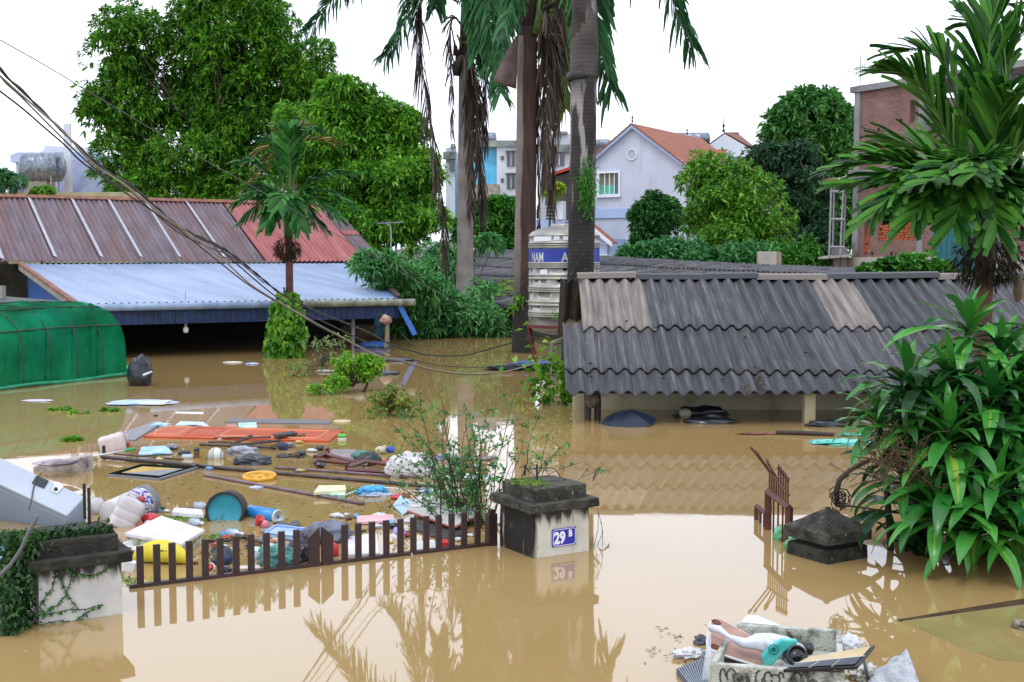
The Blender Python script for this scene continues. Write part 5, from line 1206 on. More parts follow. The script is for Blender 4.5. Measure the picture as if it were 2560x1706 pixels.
for i, (x, y, d, s) in enumerate(ros):
    c = At(x * Q, y * Q, d); its = []; n = int(rng.integers(22, 29))
    for k in range(n):
        t = k / n; az = k * 2.399 + rng.normal() * .15 + i; el = R(lerp(82, -12, t ** .8)) + rng.normal() * .08
        L_ = s * lerp(.34, .62, min(1, t * 1.8)) * (1 + .1 * rng.normal()); W = s * lerp(.06, .112, min(1, t * 1.6)) * (1 + .08 * rng.normal())
        its.append((list(c - Vector((0, 0, .16 * t * s))), az, el, L_, W, R(lerp(35, 88, t)) * (1 + .12 * rng.normal()), .28))
    V, Fs, UVs = strap_mesh(its, rng, 10); fin_np('leaf_rosette', V, Fs, mvar, dc, UVs, True)
    b0 = base_pts[i % 4]; mb = MB(); mb.tube([Vector((b0.x, b0.y + .6, -.3)), Vector((lerp(b0.x, c.x, .5), lerp(b0.y + .6, c.y, .35), c.z * .45)), c], [.028, .024, .018], 6); mb.build('cane', m_trunk, dc, smooth=True)
# dense old drooping leaves hiding the core
its = []
for k in range(420):
    x = rng.uniform(2040, 2420); y = rng.uniform(860, 1275) ; d = rng.uniform(9.0, 9.6)
    c = At(x * Q, y * Q, d)
    if c.z < .1: c.z = .1
    its.append((list(c), rng.random() * 6.28, R(rng.uniform(-10, 50)), rng.uniform(.35, .55), .09, R(rng.uniform(60, 110)), .25))
V, Fs, UVs = strap_mesh(its, rng, 8); fin_np('old_leaves', V, Fs, leafmat('dark_old_leaves', '#123a18', '#2c6228', sc=2, rough=.35), dc, UVs, True)
# dry tangle on its left
mb = MB(); rg = random.Random(5); c0 = At(2080 * Q, 1060 * Q, 8.75)
for k in range(170):
    a = Vector((rg.gauss(0, .13), rg.gauss(0, .08), rg.gauss(0, .08))); b_ = a + Vector((rg.gauss(0, .12), rg.gauss(0, .08), rg.gauss(0, .1))); m_ = (a + b_) / 2 + Vector((0, 0, rg.uniform(-.06, .06)))
    mb.tube([c0 + a, c0 + m_, c0 + b_], .0035, 3, False)
tag(mb.build('dry_root_tangle', mat('brown_roots', '#3a2a1c', '#5f4630', sc=8, rough=.9)), 'brown tangle of dry roots on the left of the striped-leaf clump', 'dry roots')
mb = MB()
pl = [g7(612, 1075), g7(608, 1000), g7(625, 940), g7(680, 890), g7(740, 855), g7(800, 830)]
mb.tube([At(u, v, 8.95) for u, v in pl], [.02, .022, .02, .018, .016, .01], 7)
for k in range(26):
    a = rg.random() * 6.28; r_ = rg.uniform(.03, .08); c = At(*g7(615 + rg.uniform(-10, 30), 1040 + rg.uniform(-25, 35)), 8.93)
    mb.tube([c + Vector((math.cos(a + t) * r_, rg.uniform(-.03, .03), math.sin(a + t) * r_)) for t in (0, .9, 1.8, 2.7)], .004, 4, False)
mb.tube([At(u, v, 8.9) for u, v in (g7(612, 1072), g7(700, 1080), g7(900, 1110), g7(1200, 1145), g7(1420, 1152))], .008, 5)
tag(mb.build('wrapped_cable', mat('old_black_cable', '#1b1612', '#3a2b20', sc=8, rough=.8), smooth=True), 'bent dark stem wrapped with wire above the pyramid-capped pillar', 'cable')

# ------------------------------------------------------------------ small bushes in the water
def bush(name, label, lobes, lm, seed, n_sub, sub_r, sprays, per, L, W, stems=8, r=.02, up=.6, thin=1.0, group=None):
    c = lobes[0][0]; b = (c.x, c.y, -.05)
    return tree(name, label, b, lobes, lm, m_trunk, seed, n_sub=n_sub, sub_r=sub_r, sprays=sprays, per=per, L=L, W=W, trunk_r=r, cat='bush', limbs=stems, up=up, thin=thin, group=group, parts=('leaves', 'stems'), core=.3)
bush('twisted_bush', 'bright yellow-green bush with twisted stem standing in the flood', [LB(812, 838, 20.8, 45, 24), LB(782, 880, 20.5, 30, 12), LB(848, 858, 20.8, 24, 14), LB(860, 832, 20.8, 16, 10), LB(735, 897, 20.3, 40, 3)], leafmat('bright_bush_leaves', '#3f8a1c', '#9fd040', sc=4), 81, 62, .10, 16, 5, .07, .028, 34, .03, thin=.8)
bush('straggly_bush', 'green and reddish straggly bush left of the long arching rose', [LB(885, 925, 17.6, 40, 26), LB(865, 952, 17.3, 34, 8), LB(935, 930, 17.4, 26, 26), LB(905, 900, 17.5, 14, 16)], leafmat('straggly_leaves', '#357826', '#a8a050', sc=3), 82, 60, .09, 9, 4, .06, .028, 44, .018, thin=.7)
bush('sparse_bush', 'thin sparse bush between the vine-clad palm and the bright bush', [LB(740, 805, 24.5, 46, 30), LB(690, 850, 23.5, 30, 16), LB(775, 785, 24.5, 32, 26), LB(760, 840, 24, 30, 20)], leafmat('sparse_leaves', '#3f7034', '#9aa870', sc=3), 83, 46, .14, 5, 3, .085, .035, 46, .014, thin=.7)
for i, (lb, lab) in enumerate((([LB(140, 945, 18.2, 30, 3), LB(180, 953, 17.8, 28, 3)], 'floating green weeds right of the tunnel, left patch'), ([LB(252, 948, 18.1, 20, 3)], 'floating green weeds nearer the flattened cloth, right patch'), ([LB(165, 1015, 15.1, 25, 3)], 'small bright weed patch left of the pinkish jerrycan'))):
    bush('floating_weeds', lab, lb, lm_V, 90 + i, 14, .05, 10, 5, .05, .03, 10, .006, group='patches of floating weeds')
# arching rose bush by the numbered pillar
rt = thing('rose_bush', 'sparse arching thorny bush with tiny leaves left of the numbered pillar', 'bush', P(1225, 1290))
mb = MB(); rng = np.random.default_rng(91); rg = random.Random(91); lp_ = []; ld_ = []
targets = [(900, 980), (930, 960), (960, 1000), (1000, 960), (1010, 1030), (960, 1060), (1040, 1000), (1050, 1080), (1075, 1120), (1000, 1120), (920, 1090), (1090, 960), (1120, 940), (1150, 970), (1165, 1010), (1190, 960), (1185, 900), (1210, 990), (1230, 1040), (1150, 1060), (1270, 990), (1310, 1000), (1290, 1040), (1240, 950), (1380, 1080), (1340, 1060), (1110, 1040), (1090, 1090), (1060, 1150), (1030, 1150), (980, 1150), (1120, 1110), (880, 1060), (940, 1130), (1010, 900), (1060, 935), (960, 905), (940, 1030), (1000, 1075), (1045, 1045), (1075, 1065), (1100, 1140), (1130, 1160), (1170, 1100)]
targets += [(rg.gauss(1045, 80), rg.gauss(1075, 60)) for _ in range(26)]
for (x, y) in targets:
    d = rg.uniform(9.9, 11.0); tip = At(x * Q, y * Q, d); b0 = Vector((rg.uniform(-.55, -.2), rg.uniform(10.1, 10.6), -.1))
    if x > 1180: b0 = Vector((rg.uniform(-.25, .12), rg.uniform(9.75, 10.2), -.1))
    tip.z = max(tip.z, .04); m_ = b0.lerp(tip, .55) + Vector((0, 0, .18 * (tip - b0).length)); pts = []
    for j in range(9):
        t = j / 8; p = b0 * (1 - t) ** 2 + m_ * 2 * t * (1 - t) + tip * t * t; p = p + Vector((rg.gauss(0, .012), rg.gauss(0, .012), rg.gauss(0, .012))); pts.append(p)
    mb.tube(pts, [.006 - .0045 * j / 8 for j in range(9)], 4, False)
    for j in range(3, 9):
        if rg.random() < .5:
            e = pts[j] + Vector((rg.gauss(0, .1), rg.gauss(0, .08), rg.gauss(.03, .08))); mb.tube([pts[j], e], .002, 3, False)
            for q_ in range(rg.choice((0, 3, 5, 8))): lp_.append(list(pts[j].lerp(e, rg.uniform(.4, 1)))); ld_.append([rg.gauss(0, 1), rg.gauss(0, 1), rg.gauss(-.3, .8)])
        for q_ in range(rg.choice((0, 2, 4, 6)) if x < 1190 else rg.choice((0, 0, 1, 3))): lp_.append(list(pts[j] + Vector((rg.gauss(0, .03), rg.gauss(0, .03), rg.gauss(0, .03))))); ld_.append([rg.gauss(0, 1), rg.gauss(0, 1), rg.gauss(-.3, .8)])
mb.build('stems', mat('thorny_stems', '#221a16', '#4a3c2a', sc=5, rough=.9), rt)
leaves('leaves', rng, lp_, ld_, .042, .026, lm_R, rt)
# twig with dry cane right of the numbered pillar
mb = MB(); mb.tube([P(*q(1362, 1105), .33), P(*q(1380, 1075), .42)], .006, 4); mb.tube([P(*q(1362, 1100), .33), P(*q(1372, 1078), .4)], .005, 4)
for (a, b_) in (((1372, 1165), (1385, 1300)), ((1375, 1180), (1365, 1340)), ((1382, 1200), (1372, 1290))):
    pa, pb = At(*q(*a), 9.55), At(*q(*b_), 9.5); pb.z = max(pb.z, .0); mb.tube([pa, pa.lerp(pb, .5) + Vector((rg.uniform(-.02, .03), 0, 0)), pb], .0025, 3, False)
tag(mb.build('dry_twig', m_trunk), 'dry twigs hanging from the right corner of the numbered pillar', 'twig')

# ================================================================== gate, pillars
RG = Matrix.Rotation(R(31), 3, 'Z')
def pillar_mat(name, base, base2, left=0.):
    """white limewash with black mould running down from the coping and up one corner"""
    m = bpy.data.materials.new(name); m.use_nodes = True; t = m.node_tree; N = t.nodes; L = t.links; b = N['Principled BSDF']; b.inputs['Roughness'].default_value = .9
    tcn = N.new('ShaderNodeTexCoord')
    def noise(s, st=(1, 1, 1)):
        mp = N.new('ShaderNodeMapping'); mp.inputs['Scale'].default_value = st; L.new(tcn.outputs['Object'], mp.inputs['Vector'])
        n = N.new('ShaderNodeTexNoise'); n.inputs['Scale'].default_value = s; n.inputs['Detail'].default_value = 8; n.inputs['Roughness'].default_value = .6; L.new(mp.outputs[0], n.inputs['Vector']); return n.outputs['Fac']
    def ramp(f, a, c, c0=(0, 0, 0, 1), c1=(1, 1, 1, 1)):
        r = N.new('ShaderNodeValToRGB'); r.color_ramp.elements[0].position = a; r.color_ramp.elements[1].position = c; r.color_ramp.elements[0].color = c0; r.color_ramp.elements[1].color = c1; L.new(f, r.inputs[0]); return r.outputs[0]
    def M(op, a, bb=None, cl=False):
        x = N.new('ShaderNodeMath'); x.operation = op; x.use_clamp = cl
        for i, s in enumerate((a, bb)):
            if s is None: continue
            if isinstance(s, (int, float)): x.inputs[i].default_value = s
            else: L.new(s, x.inputs[i])
        return x.outputs[0]
    def mixc(f, a, bb):
        x = N.new('ShaderNodeMix'); x.data_type = 'RGBA'; L.new(f, x.inputs[0])
        for s, i in ((a, 6), (bb, 7)):
            if isinstance(s, tuple): x.inputs[i].default_value = s
            else: L.new(s, x.inputs[i])
        return x.outputs[2]
    sx = N.new('ShaderNodeSeparateXYZ'); L.new(tcn.outputs['Object'], sx.inputs[0])
    col = ramp(noise(5), .35, .7, hexc(base), hexc(base2))
    drip = M('ADD', M('MULTIPLY', M('SUBTRACT', sx.outputs[2], .35), 6), M('MULTIPLY', M('SUBTRACT', noise(9, (1, 1, .18)), .45), 3.2))
    col = mixc(ramp(drip, .35, .75), col, hexc('#3a3a32'))
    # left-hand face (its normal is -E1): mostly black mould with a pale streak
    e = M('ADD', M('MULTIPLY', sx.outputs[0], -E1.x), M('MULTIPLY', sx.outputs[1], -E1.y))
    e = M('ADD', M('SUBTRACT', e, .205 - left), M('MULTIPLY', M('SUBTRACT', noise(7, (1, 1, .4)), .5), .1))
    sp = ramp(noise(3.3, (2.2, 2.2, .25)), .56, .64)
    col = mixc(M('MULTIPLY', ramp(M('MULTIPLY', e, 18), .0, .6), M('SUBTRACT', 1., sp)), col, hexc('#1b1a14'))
    g = ramp(noise(4.1), .62, .72); col = mixc(M('MULTIPLY', g, .55), col, hexc('#6c7338'))
    L.new(col, b.inputs['Base Color'])
    bp = N.new('ShaderNodeBump'); bp.inputs['Strength'].default_value = .35; bp.inputs['Distance'].default_value = .01; L.new(noise(30), bp.inputs['Height']); L.new(bp.outputs[0], b.inputs['Normal'])
    return m
m_cop = mat('mouldy_coping', '#1c1b16', '#45443a', sc=9, rough=.95, bump=.9, bsc=45, c3='#8b8a78', sc3=26, lo3=.6, hi3=.72)
m_copl = mat('mossy_dark_coping', '#181713', '#34322b', sc=9, rough=.95, bump=.9, bsc=45, c3='#4f5a2c', sc3=16, lo3=.6, hi3=.72)
def rough_box(mb, c, sz, rot, seed, amp=.006, n=10):
    """box with slightly worn faces"""
    c = Vector(c); hx, hy, hz = sz[0] / 2, sz[1] / 2, sz[2] / 2
    for (ax, sg) in ((0, 1), (0, -1), (1, 1), (1, -1), (2, 1), (2, -1)):
        o = [(1, 2), (2, 0), (0, 1)][ax]
        def f(a, b, ax=ax, sg=sg, o=o):
            p = [0, 0, 0]; h = (hx, hy, hz); p[ax] = sg * h[ax]; p[o[0]] = (a * 2 - 1) * h[o[0]] * sg; p[o[1]] = (b * 2 - 1) * h[o[1]]
            p = Vector(p); w_ = rot @ p + c
            k = mn.noise_vector(w_ * 9 + Vector((seed, 0, 0))) * amp + mn.noise_vector(w_ * 30) * amp * .5
            # rounded corners
            e = sum(1 for i in range(3) if abs(abs(p[i]) - h[i]) < 1e-5)
            if e >= 2: p = p * (1 - .012 * (e - 1))
            return rot @ p + c + k
        mb.grid(f, n, n if ax != 2 else n)
def gate_pillar(name, label, A, w_, matl, cop, ztop=.345, group=None, seed=1):
    cen = A + E1 * w_ / 2 + E2 * w_ / 2; th = thing(name, label, 'gate pillar', (cen.x, cen.y, 0), group)
    c2 = Vector((cen.x, cen.y, 0))
    mb = MB(); rough_box(mb, c2 + UP * (ztop / 2 - .3), (w_, w_, ztop + .6), RG, seed, .003, 8); sh = mb.build('shaft', matl, th)
    mb = MB(); rough_box(mb, c2 + UP * (ztop + .033), (w_ + .115, w_ + .115, .066), RG, seed + 3, .006, 14); mb.build('coping', cop, th)
    mb = MB(); rough_box(mb, c2 + UP * (ztop + .115), (w_ - .03, w_ - .03, .105), RG, seed + 5, .006, 12); mb.build('cap_block', cop, th)
    return th, c2
A29 = P(1334, 1397); p29, c29 = gate_pillar('gate_pillar', 'mould-streaked white gate pillar carrying the blue number plate', A29, .5, pillar_mat('limewash_mould', '#b9b6a6', '#d0cdc0'), m_cop)
# shaft parts have their origin at mid-shaft: the drip line in the material is relative to it
Al = P(308, 1534) - E1 * .5; pL, cL = gate_pillar('gate_pillar', 'white gate pillar overgrown with creeper at the lower left corner', Al, .5, pillar_mat('limewash_clean', '#b4b2ac', '#cac8c4', -.06), m_copl, ztop=.335, seed=7)
# house number plate 29B
pl_c = At(*g5(1950, 1183), 9.3)
# put it on the right-hand face (normal -E2)
f0 = A29 + (-E2) * .004
def on_face(u, v):
    r_ = ray(u, v); n = -E2; t = (f0 - Vector((0, 0, EYE))).dot(n) / r_.dot(n); return Vector((0, 0, EYE)) + r_ * t
pcn = on_face(*g5(1950, 1183)); l_, r__ = on_face(*g5(1871, 1190)), on_face(*g5(2029, 1175)); hw_ = (r__ - l_).length / 2; hh_ = abs(on_face(*g5(1950, 1125)).z - on_face(*g5(1950, 1243)).z) / 2
np_ = thing('number_plate', 'blue enamel house number plate reading 29B on the mouldy pillar', 'number plate', pcn)
RZ = RG
mb = MB(); mb.box(pcn - E2 * .004, (hw_ * 2, .008, hh_ * 2), RG); mb.build('plate', mat('blue_enamel', '#1c1f96', '#2326a6', sc=6, rough=.25), np_, bevel=.003)
def face_text(s, size, x, z, off, sx):
    vs, fs = text_mesh(s, size, off, sx); mb = MB(); o = pcn - E2 * .0095; mb.add([o + E1 * (x + a) + UP * (z + b) for a, b in vs], fs); return mb
m_en = mat('white_enamel', '#dfe0ea', rough=.3)
face_text('29', hh_ * 1.8, -hw_ * .86, -hh_ * .62, .006, .82).build('digits', m_en, np_)
face_text('B', hh_ * 1.0, hw_ * .36, hh_ * .02, .004, .85).build('letter', m_en, np_)
mb = MB(); o = pcn - E2 * .009; e = .004; W_, H_ = hw_ * .93, hh_ * .90
for (x, z, w2, h2) in ((0, H_, W_ * 1.8, e), (0, -H_, W_ * 1.8, e), (-W_, 0, e, H_ * 1.75), (W_, 0, e, H_ * 1.75)): mb.box(o + E1 * x + UP * z, (w2, .002, h2), RG)
for sx_ in (-1, 1):
    for sz_ in (-1, 1): mb.box(o + E1 * sx_ * (W_ - .006) + UP * sz_ * (H_ - .006), (.018, .002, e), RG @ Matrix.Rotation(R(45 * sx_ * sz_), 3, 'Y'))
mb.build('border', m_en, np_)
# moss + rods
mb = MB(); rg = random.Random(12)
for k in range(60):
    p = c29 + E1 * rg.gauss(-.11, .06) + E2 * rg.gauss(.0, .09) + UP * .515
    mb.blob(p, (rg.uniform(.012, .035), rg.uniform(.012, .035), .010), k, .3, 2, lvl=8)
mb.build('moss', mat('wet_moss', '#2f4410', '#5f7a1c', sc=30, rough=.95, bump=.8, bsc=90), p29, smooth=True)
for (X, Y0, Y1, d) in ((1690, 700, 775, 9.45), (1770, 700, 805, 9.35)):
    mb = MB(); u, v = g5(X, Y1); mb.tube([At(u, v, d), At(*g5(X + 2, Y0), d)], .008, 7); mb.build('steel_rod', m_black, p29)
mb = MB(); pts = [At(*g5(*a), 9.4) for a in ((1650, 720), (1690, 710), (1715, 745), (1760, 780), (1730, 730), (1790, 725), (1870, 722), (1900, 735), (1930, 790))]; mb.tube(pts, .004, 4); mb.build('tie_wire', m_black, p29)
for (X, Y0, Y1, d) in ((478, 590, 790, 7.95), (504, 612, 820, 7.85)):
    mb = MB(); mb.tube([At(*g3(X + 4, Y1), d), At(*g3(X, Y0), d)], .011, 7); mb.build('steel_rod', m_black, pL)
# creeper over the left pillar
rng = np.random.default_rng(101); rg = random.Random(101)
cr = thing('pillar_creeper', 'small-leaved dark creeper spilling over the lower-left pillar', 'creeper', (cL.x - .3, cL.y - .3, 0)); pos = []; dr = []
def onto(u, v, d): return At(u, v, d)
for k in range(4600):
    t = rg.random()
    if t < .42: X = rg.gauss(95, 60); Y = rg.uniform(850, 1480); d = 7.38 + rg.uniform(-.08, .12)
    elif t < .62: X = rg.uniform(20, 330); Y = 850 + abs(rg.gauss(0, 35)) + .12 * (330 - X); d = 7.62 + rg.uniform(-.05, .1)
    elif t < .84: X = rg.uniform(140, 640); Y = rg.gauss(985 - (X - 140) * .12, 42) - 40; d = 7.42 + (X - 140) / 500 * .28
    else: X = abs(rg.gauss(0, 55)); Y = rg.uniform(1150, 1500); d = 7.25 + rg.uniform(-.1, .1)
    if X > 235 and Y > 1060: continue
    p = At(*g3(X, Y), d); 
    if p.z < .0: continue
    pos.append(list(p)); dr.append([rg.gauss(0, .7), rg.gauss(-.6, .5), rg.gauss(-.3, .6)])
leaves('leaves', rng, pos, dr, .034, .028, leafmat('creeper_small_leaves', '#15361a', '#466f36', sc=9), cr, up=.1)
mb = MB(); p2_ = []; d2_ = []
def facepL(u, v):
    r_ = ray(u, v); n = -E2; f1 = Al - E2 * .012; t = (f1 - Vector((0, 0, EYE))).dot(n) / r_.dot(n); return Vector((0, 0, EYE)) + r_ * t
for path in (((420, 1060), (400, 1150), (370, 1230), (330, 1280)), ((380, 1060), (430, 1100), (480, 1115), (540, 1108), (600, 1080), (650, 1030)), ((320, 1080), (350, 1150), (380, 1210), (410, 1260), (450, 1310)), ((210, 1340), (300, 1325), (400, 1305), (480, 1305), (550, 1290), (590, 1280)), ((230, 1390), (330, 1370), (420, 1375), (480, 1335), (530, 1300)), ((330, 1280), (290, 1300), (250, 1330), (225, 1290), (260, 1230), (300, 1180), (320, 1090))):
    pts = [facepL(*g3(*a)) for a in path]; mb.tube(pts, .0028, 4, False)
    for i in range(len(pts) - 1):
        for j in range(9):
            p = pts[i].lerp(pts[i + 1], rg.random()); p2_.append(list(p - E2 * .004)); d2_.append([rg.gauss(0, 1), -.3, rg.gauss(0, 1)])
for k in range(20):
    a = At(*g3(rg.gauss(95, 50), rg.uniform(870, 1000)), 7.4); mb.tube([a, a + Vector((rg.uniform(-.05, .05), -.02, -rg.uniform(.1, .35)))], .003, 4, False)
mb.build('runners', mat('creeper_stems', '#2a2018', rough=.9), cr); leaves('runner_leaves', rng, p2_, d2_, .02, .018, lm_R, cr)
# the curved grey hose in front of the creeper
hz = thing('curved_hose', 'grey curved hose hanging over the creeper at the left edge', 'hose', At(*g3(100, 1100), 7.1))
mb = MB(); mb.tube([At(*g3(*a), 7.1) for a in ((-40, 1150), (0, 1110), (60, 1050), (105, 985), (135, 930), (155, 880), (180, 840), (205, 790), (210, 765))], .011, 8); mb.build('tube', mat('grey_hose', '#5a5d60', rough=.4), hz, smooth=True)

# pillar with pyramid cap at the right
FR = P(*g7(560, 1385)); w3 = .42; cR = FR + (E1 + E2) * w3 / 2
pr = thing('pyramid_capped_pillar', 'low black mouldy pillar with a pyramid cap by the striped-leaf clump', 'gate pillar', (cR.x, cR.y, 0))
mb = MB(); rough_box(mb, cR + UP * -.2, (w3, w3, .6), RG, 20, .005, 12); mb.build('shaft', m_copl, pr)
mb = MB(); rough_box(mb, cR + UP * .12, (w3 - .10, w3 - .10, .06), RG, 21, .003, 6); mb.build('neck', m_copl, pr)
mb = MB(); wv = w3 + .03; c_ = cR + UP * .14
def capf(a, b):
    # b: 0 underside edge, up the sides then the slopes to the apex; a around
    k = int(a * 4) % 4; fr_ = a * 4 - int(a * 4); cs = [(-1, -1), (1, -1), (1, 1), (-1, 1)]
    if a >= 1: k, fr_ = 3, 1
    x = lerp(cs[k][0], cs[(k + 1) % 4][0], fr_); y = lerp(cs[k][1], cs[(k + 1) % 4][1], fr_)
    if b <= .25: s, z = 1, b / .25 * .075
    else: s, z = 1 - (b - .25) / .75, .075 + (b - .25) / .75 * .15
    s = max(s, .06); p = c_ + RG @ Vector((x * wv / 2 * s, y * wv / 2 * s, z))
    return p + mn.noise_vector(p * 14) * .006
mb.grid(capf, 40, 20); mb.add([c_ + RG @ Vector((x * wv / 2, y * wv / 2, .0)) for x, y in ((-1, -1), (1, -1), (1, 1), (-1, 1))], [(3, 2, 1, 0)])
mb.build('pyramid_cap', m_cop, pr)

# ------------------------------------------------------------------ picket gate
m_brown = mat('brown_painted_steel', '#2a1815', '#38201b', sc=6, rough=.45, spec=.5)
GLa, GRa = P(300, 1474), P(1243, 1361); gd = (GRa - GLa).normalized(); gn = Vector((gd.y, -gd.x, 0)); RGt = Matrix.Rotation(math.atan2(gd.y, gd.x), 3, 'Z')
def sg(xq):
    k = (xq * Q - 1280) / F; return (k * GLa.y - GLa.x) / (gd.x - k * gd.y)
def gate_leaf(label, xs, peak, s0, s1, post=None):
    c = GLa + gd * (s0 + s1) / 2; th = thing('picket_gate_leaf', label, 'gate', (c.x, c.y, 0), None)
    mb = MB(); mb.box(GLa + gd * (s0 + s1) / 2 + UP * .005, (s1 - s0, .045, .04), RGt); mb.build('rail', m_brown, th, bevel=.003)
    for x in xs:
        s = sg(x); mb = MB(); mb.box(GLa + gd * s + UP * -.02 - gn * 0.0, (.046, .026, .60), RGt); mb.build('picket', m_brown, th, bevel=.003)
    a, b_ = peak; mb = MB(); za, zb = (.215, .285) if a < 729 else (.285, .215)
    p = [GLa + gd * sg(a) - UP * .3, GLa + gd * sg(b_) - UP * .3, GLa + gd * sg(b_) + UP * zb, GLa + gd * sg(a) + UP * za]
    mb.prism([k + gn * .014 for k in p], -gn * .028); mb.build('closing_stile', m_brown, th, bevel=.003)
    if post:
        mb = MB(); s = sg(post); mb.box(GLa + gd * s + UP * -.04, (.075, .075, .58), RGt); mb.box(GLa + gd * s + UP * .255, (.045, .045, .05), RGt); mb.build('post', m_brown, th, bevel=.004)
    return th
gate_leaf('left leaf of the low brown picket gate, nearest the overgrown pillar', (310, 349, 385, 425, 462, 497, 534, 569, 605, 640, 675), (702, 728), sg(284), sg(728.5))
gate_leaf('right leaf of the low brown picket gate, joining the numbered pillar', (787, 819, 851, 884, 917, 947, 977, 1006, 1036, 1065, 1096), (733, 760), sg(732.5), sg(1140), 1128)

# ------------------------------------------------------------------ iron gate with spear tips, right
m_oxid = mat('oxide_red_steel', '#4a1c15', '#5f2a1e', sc=6, rough=.55, c3='#2e1c16', sc3=4)
ig = thing('spear_topped_gate', 'red-brown iron gate with spear tips sticking out of the water', 'gate', P(*g7(350, 1295)))
pa, pb = P(*g7(250, 1200)), P(*g7(358, 1295)); gdr = (pb - pa); gdr.z = 0; L_ = gdr.length; gu = gdr.normalized(); Ri = Matrix.Rotation(math.atan2(gu.y, gu.x), 3, 'Z')
def ip(t, z): return pa + gu * (L_ * t) + UP * z
ht = .31
mb = MB(); mb.tube([ip(0, -.5), ip(0, ht)], .03, 4); mb.tube([ip(1, -.5), ip(1, ht - .0)], .032, 4); mb.tube([ip(-.03, ht), ip(1.03, ht)], .032, 4); mb.build('frame', m_oxid, ig)
mb = MB(); q0, q1 = P(*g7(190, 1150)), ip(0, 0); mb.tube([q0 - UP * .4, q0 + UP * .12], .02, 4); mb.tube([q0 + UP * .12, q1 + UP * .12], .022, 4)
for t in (.35, .7): mb.tube([q0.lerp(q1, t) - UP * .3, q0.lerp(q1, t) + UP * .12], .012, 4)
mb.build('side_frame', m_oxid, ig)
n = 9
for k in range(n):
    t = .06 + k * .88 / (n - 1); top = ht + .34 - .1 * t; mb = MB()
    bend = [Vector((-.12, .0, .04)), Vector((-.10, 0, .03)), Vector((-.05, 0, 0)), Vector((-.06, 0, .0))][k] if k < 4 else Vector((0, 0, 0))
    low = -.4 if k % 2 == 0 and k > 1 else ht
    a = ip(t, ht + .17); tipb = ip(t, top) + bend * 1.4
    mb.tube([ip(t, low if low < 0 else ht), a, tipb - (tipb - a).normalized() * .05], .008, 5); mb.tube([tipb - (tipb - a).normalized() * .06, tipb - (tipb - a).normalized() * .035, tipb], [.006, .014, .001], 5)
    mb.build('spear_bar', m_oxid, ig)
mb = MB(); mb.tube([ip(0, ht + .17), ip(.5, ht + .14), ip(1, ht + .10)], .009, 5); mb.build('upper_rail', m_oxid, ig)

# ================================================================== floating debris
rg = random.Random(200)
m_pw = mat('white_plastic_sheet', '#c6cad2', '#dadde2', sc=5, rough=.35)
m_pblk = mat('black_plastic', '#15171c', '#2a2d36', sc=8, rough=.3, spec=.6)
m_foam = mat('dirty_foam', '#b9b9b0', '#d5d5cf', sc=5, rough=.85, bump=.4, bsc=80, c3='#5c5a48', sc3=5, lo3=.55, hi3=.75)
m_foamd = mat('very_dirty_foam', '#a3a598', '#c2c3b8', sc=6, rough=.9, bump=.6, bsc=80, c3='#2f3026', sc3=9, lo3=.46, hi3=.66)
def slab4(name, label, cat, pts, z, th, m, group=None, bevel=.004, dz=(0, 0, 0, 0)):
    mb = MB(); mb.prism([P(u, v, z) + UP * d for (u, v), d in zip(pts, dz)][::-1], -UP * th); o = mb.build(name, m, bevel=bevel); return tag(o, label, cat, group)
def at_w(g, X, Y, z=0): return P(*g(X, Y), z)
def pole(name, label, cat, a, b, r, m, group=None, sag=0, n=8):
    mb = MB(); c = a.lerp(b, .5) + UP * sag; mb.tube([a, c, b], r, n); return tag(mb.build(name, m, smooth=True), label, cat, group)
def blobw(name, label, cat, c, sz, m, seed, amp=.2, fr=1.8, group=None, rz=0, lvl=28):
    mb = MB(); mb.blob(c, sz, seed, amp, fr, Matrix.Rotation(rz, 3, 'Z'), lvl); return tag(mb.build(name, m, smooth=True), label, cat, group)
def orient(axis, roll=0):
    z = Vector(axis).normalized(); q_ = z.to_track_quat('Z', 'Y'); return q_.to_matrix().to_4x4() @ Matrix.Rotation(roll, 4, 'Z')
def lathing(name, label, cat, c, axis, parts, group=None, n=22):
    """parts: (part name, profile [(r, z)], material)"""
    c = Vector(c); th = thing(name, label, cat, c, group); mt = Matrix.Translation(c) @ orient(axis)
    for pn, prof, m in parts:
        mb = MB(); mb.lathe(prof, mt, n); mb.build(pn, m, th, smooth=True)
    return th
def M_(n, a, b=None, **k): return mat(n, a, b, **k)

# washing machine, tilted, at the left edge
wm = thing('washing_machine', 'tilted white washing machine floating at the left edge behind the overgrown pillar', 'washing machine', P(60, 1330))
xv = Vector((.87, -.2, -.34)).normalized(); yv = Vector((.39, .76, .52)); yv = (yv - xv * yv.dot(xv)).normalized(); dn = -(xv.cross(yv)).normalized()
if dn.y < 0: dn = -dn
Wm, Dm = .95, .235; o0 = At(*g3(380, 772), 10.0)
mb = MB(); m_wm = M_('machine_white', '#9aa3b0', '#a8b0bc', sc=1, rough=.35, spec=.6)
mb.prism([o0, o0 - xv * Wm, o0 - xv * Wm + yv * Dm, o0 + yv * Dm], dn * .035); mb.build('control_panel', m_wm, wm, bevel=.012)
mb = MB(); a = o0 + dn * .047 - xv * .004; mb.prism([a, a - xv * Wm, a - xv * Wm + yv * Dm, a + yv * Dm], dn * .55); mb.build('cabinet', M_('machine_side', '#7d91ac', '#90a3bb', sc=1, rough=.3, spec=.6), wm, bevel=.02)
def onp(X, Y, off=.004):
    r_ = ray(*g3(X, Y)); n_ = -dn; t = (o0 - Vector((0, 0, EYE))).dot(n_) / r_.dot(n_); return Vector((0, 0, EYE)) + r_ * t - dn * off
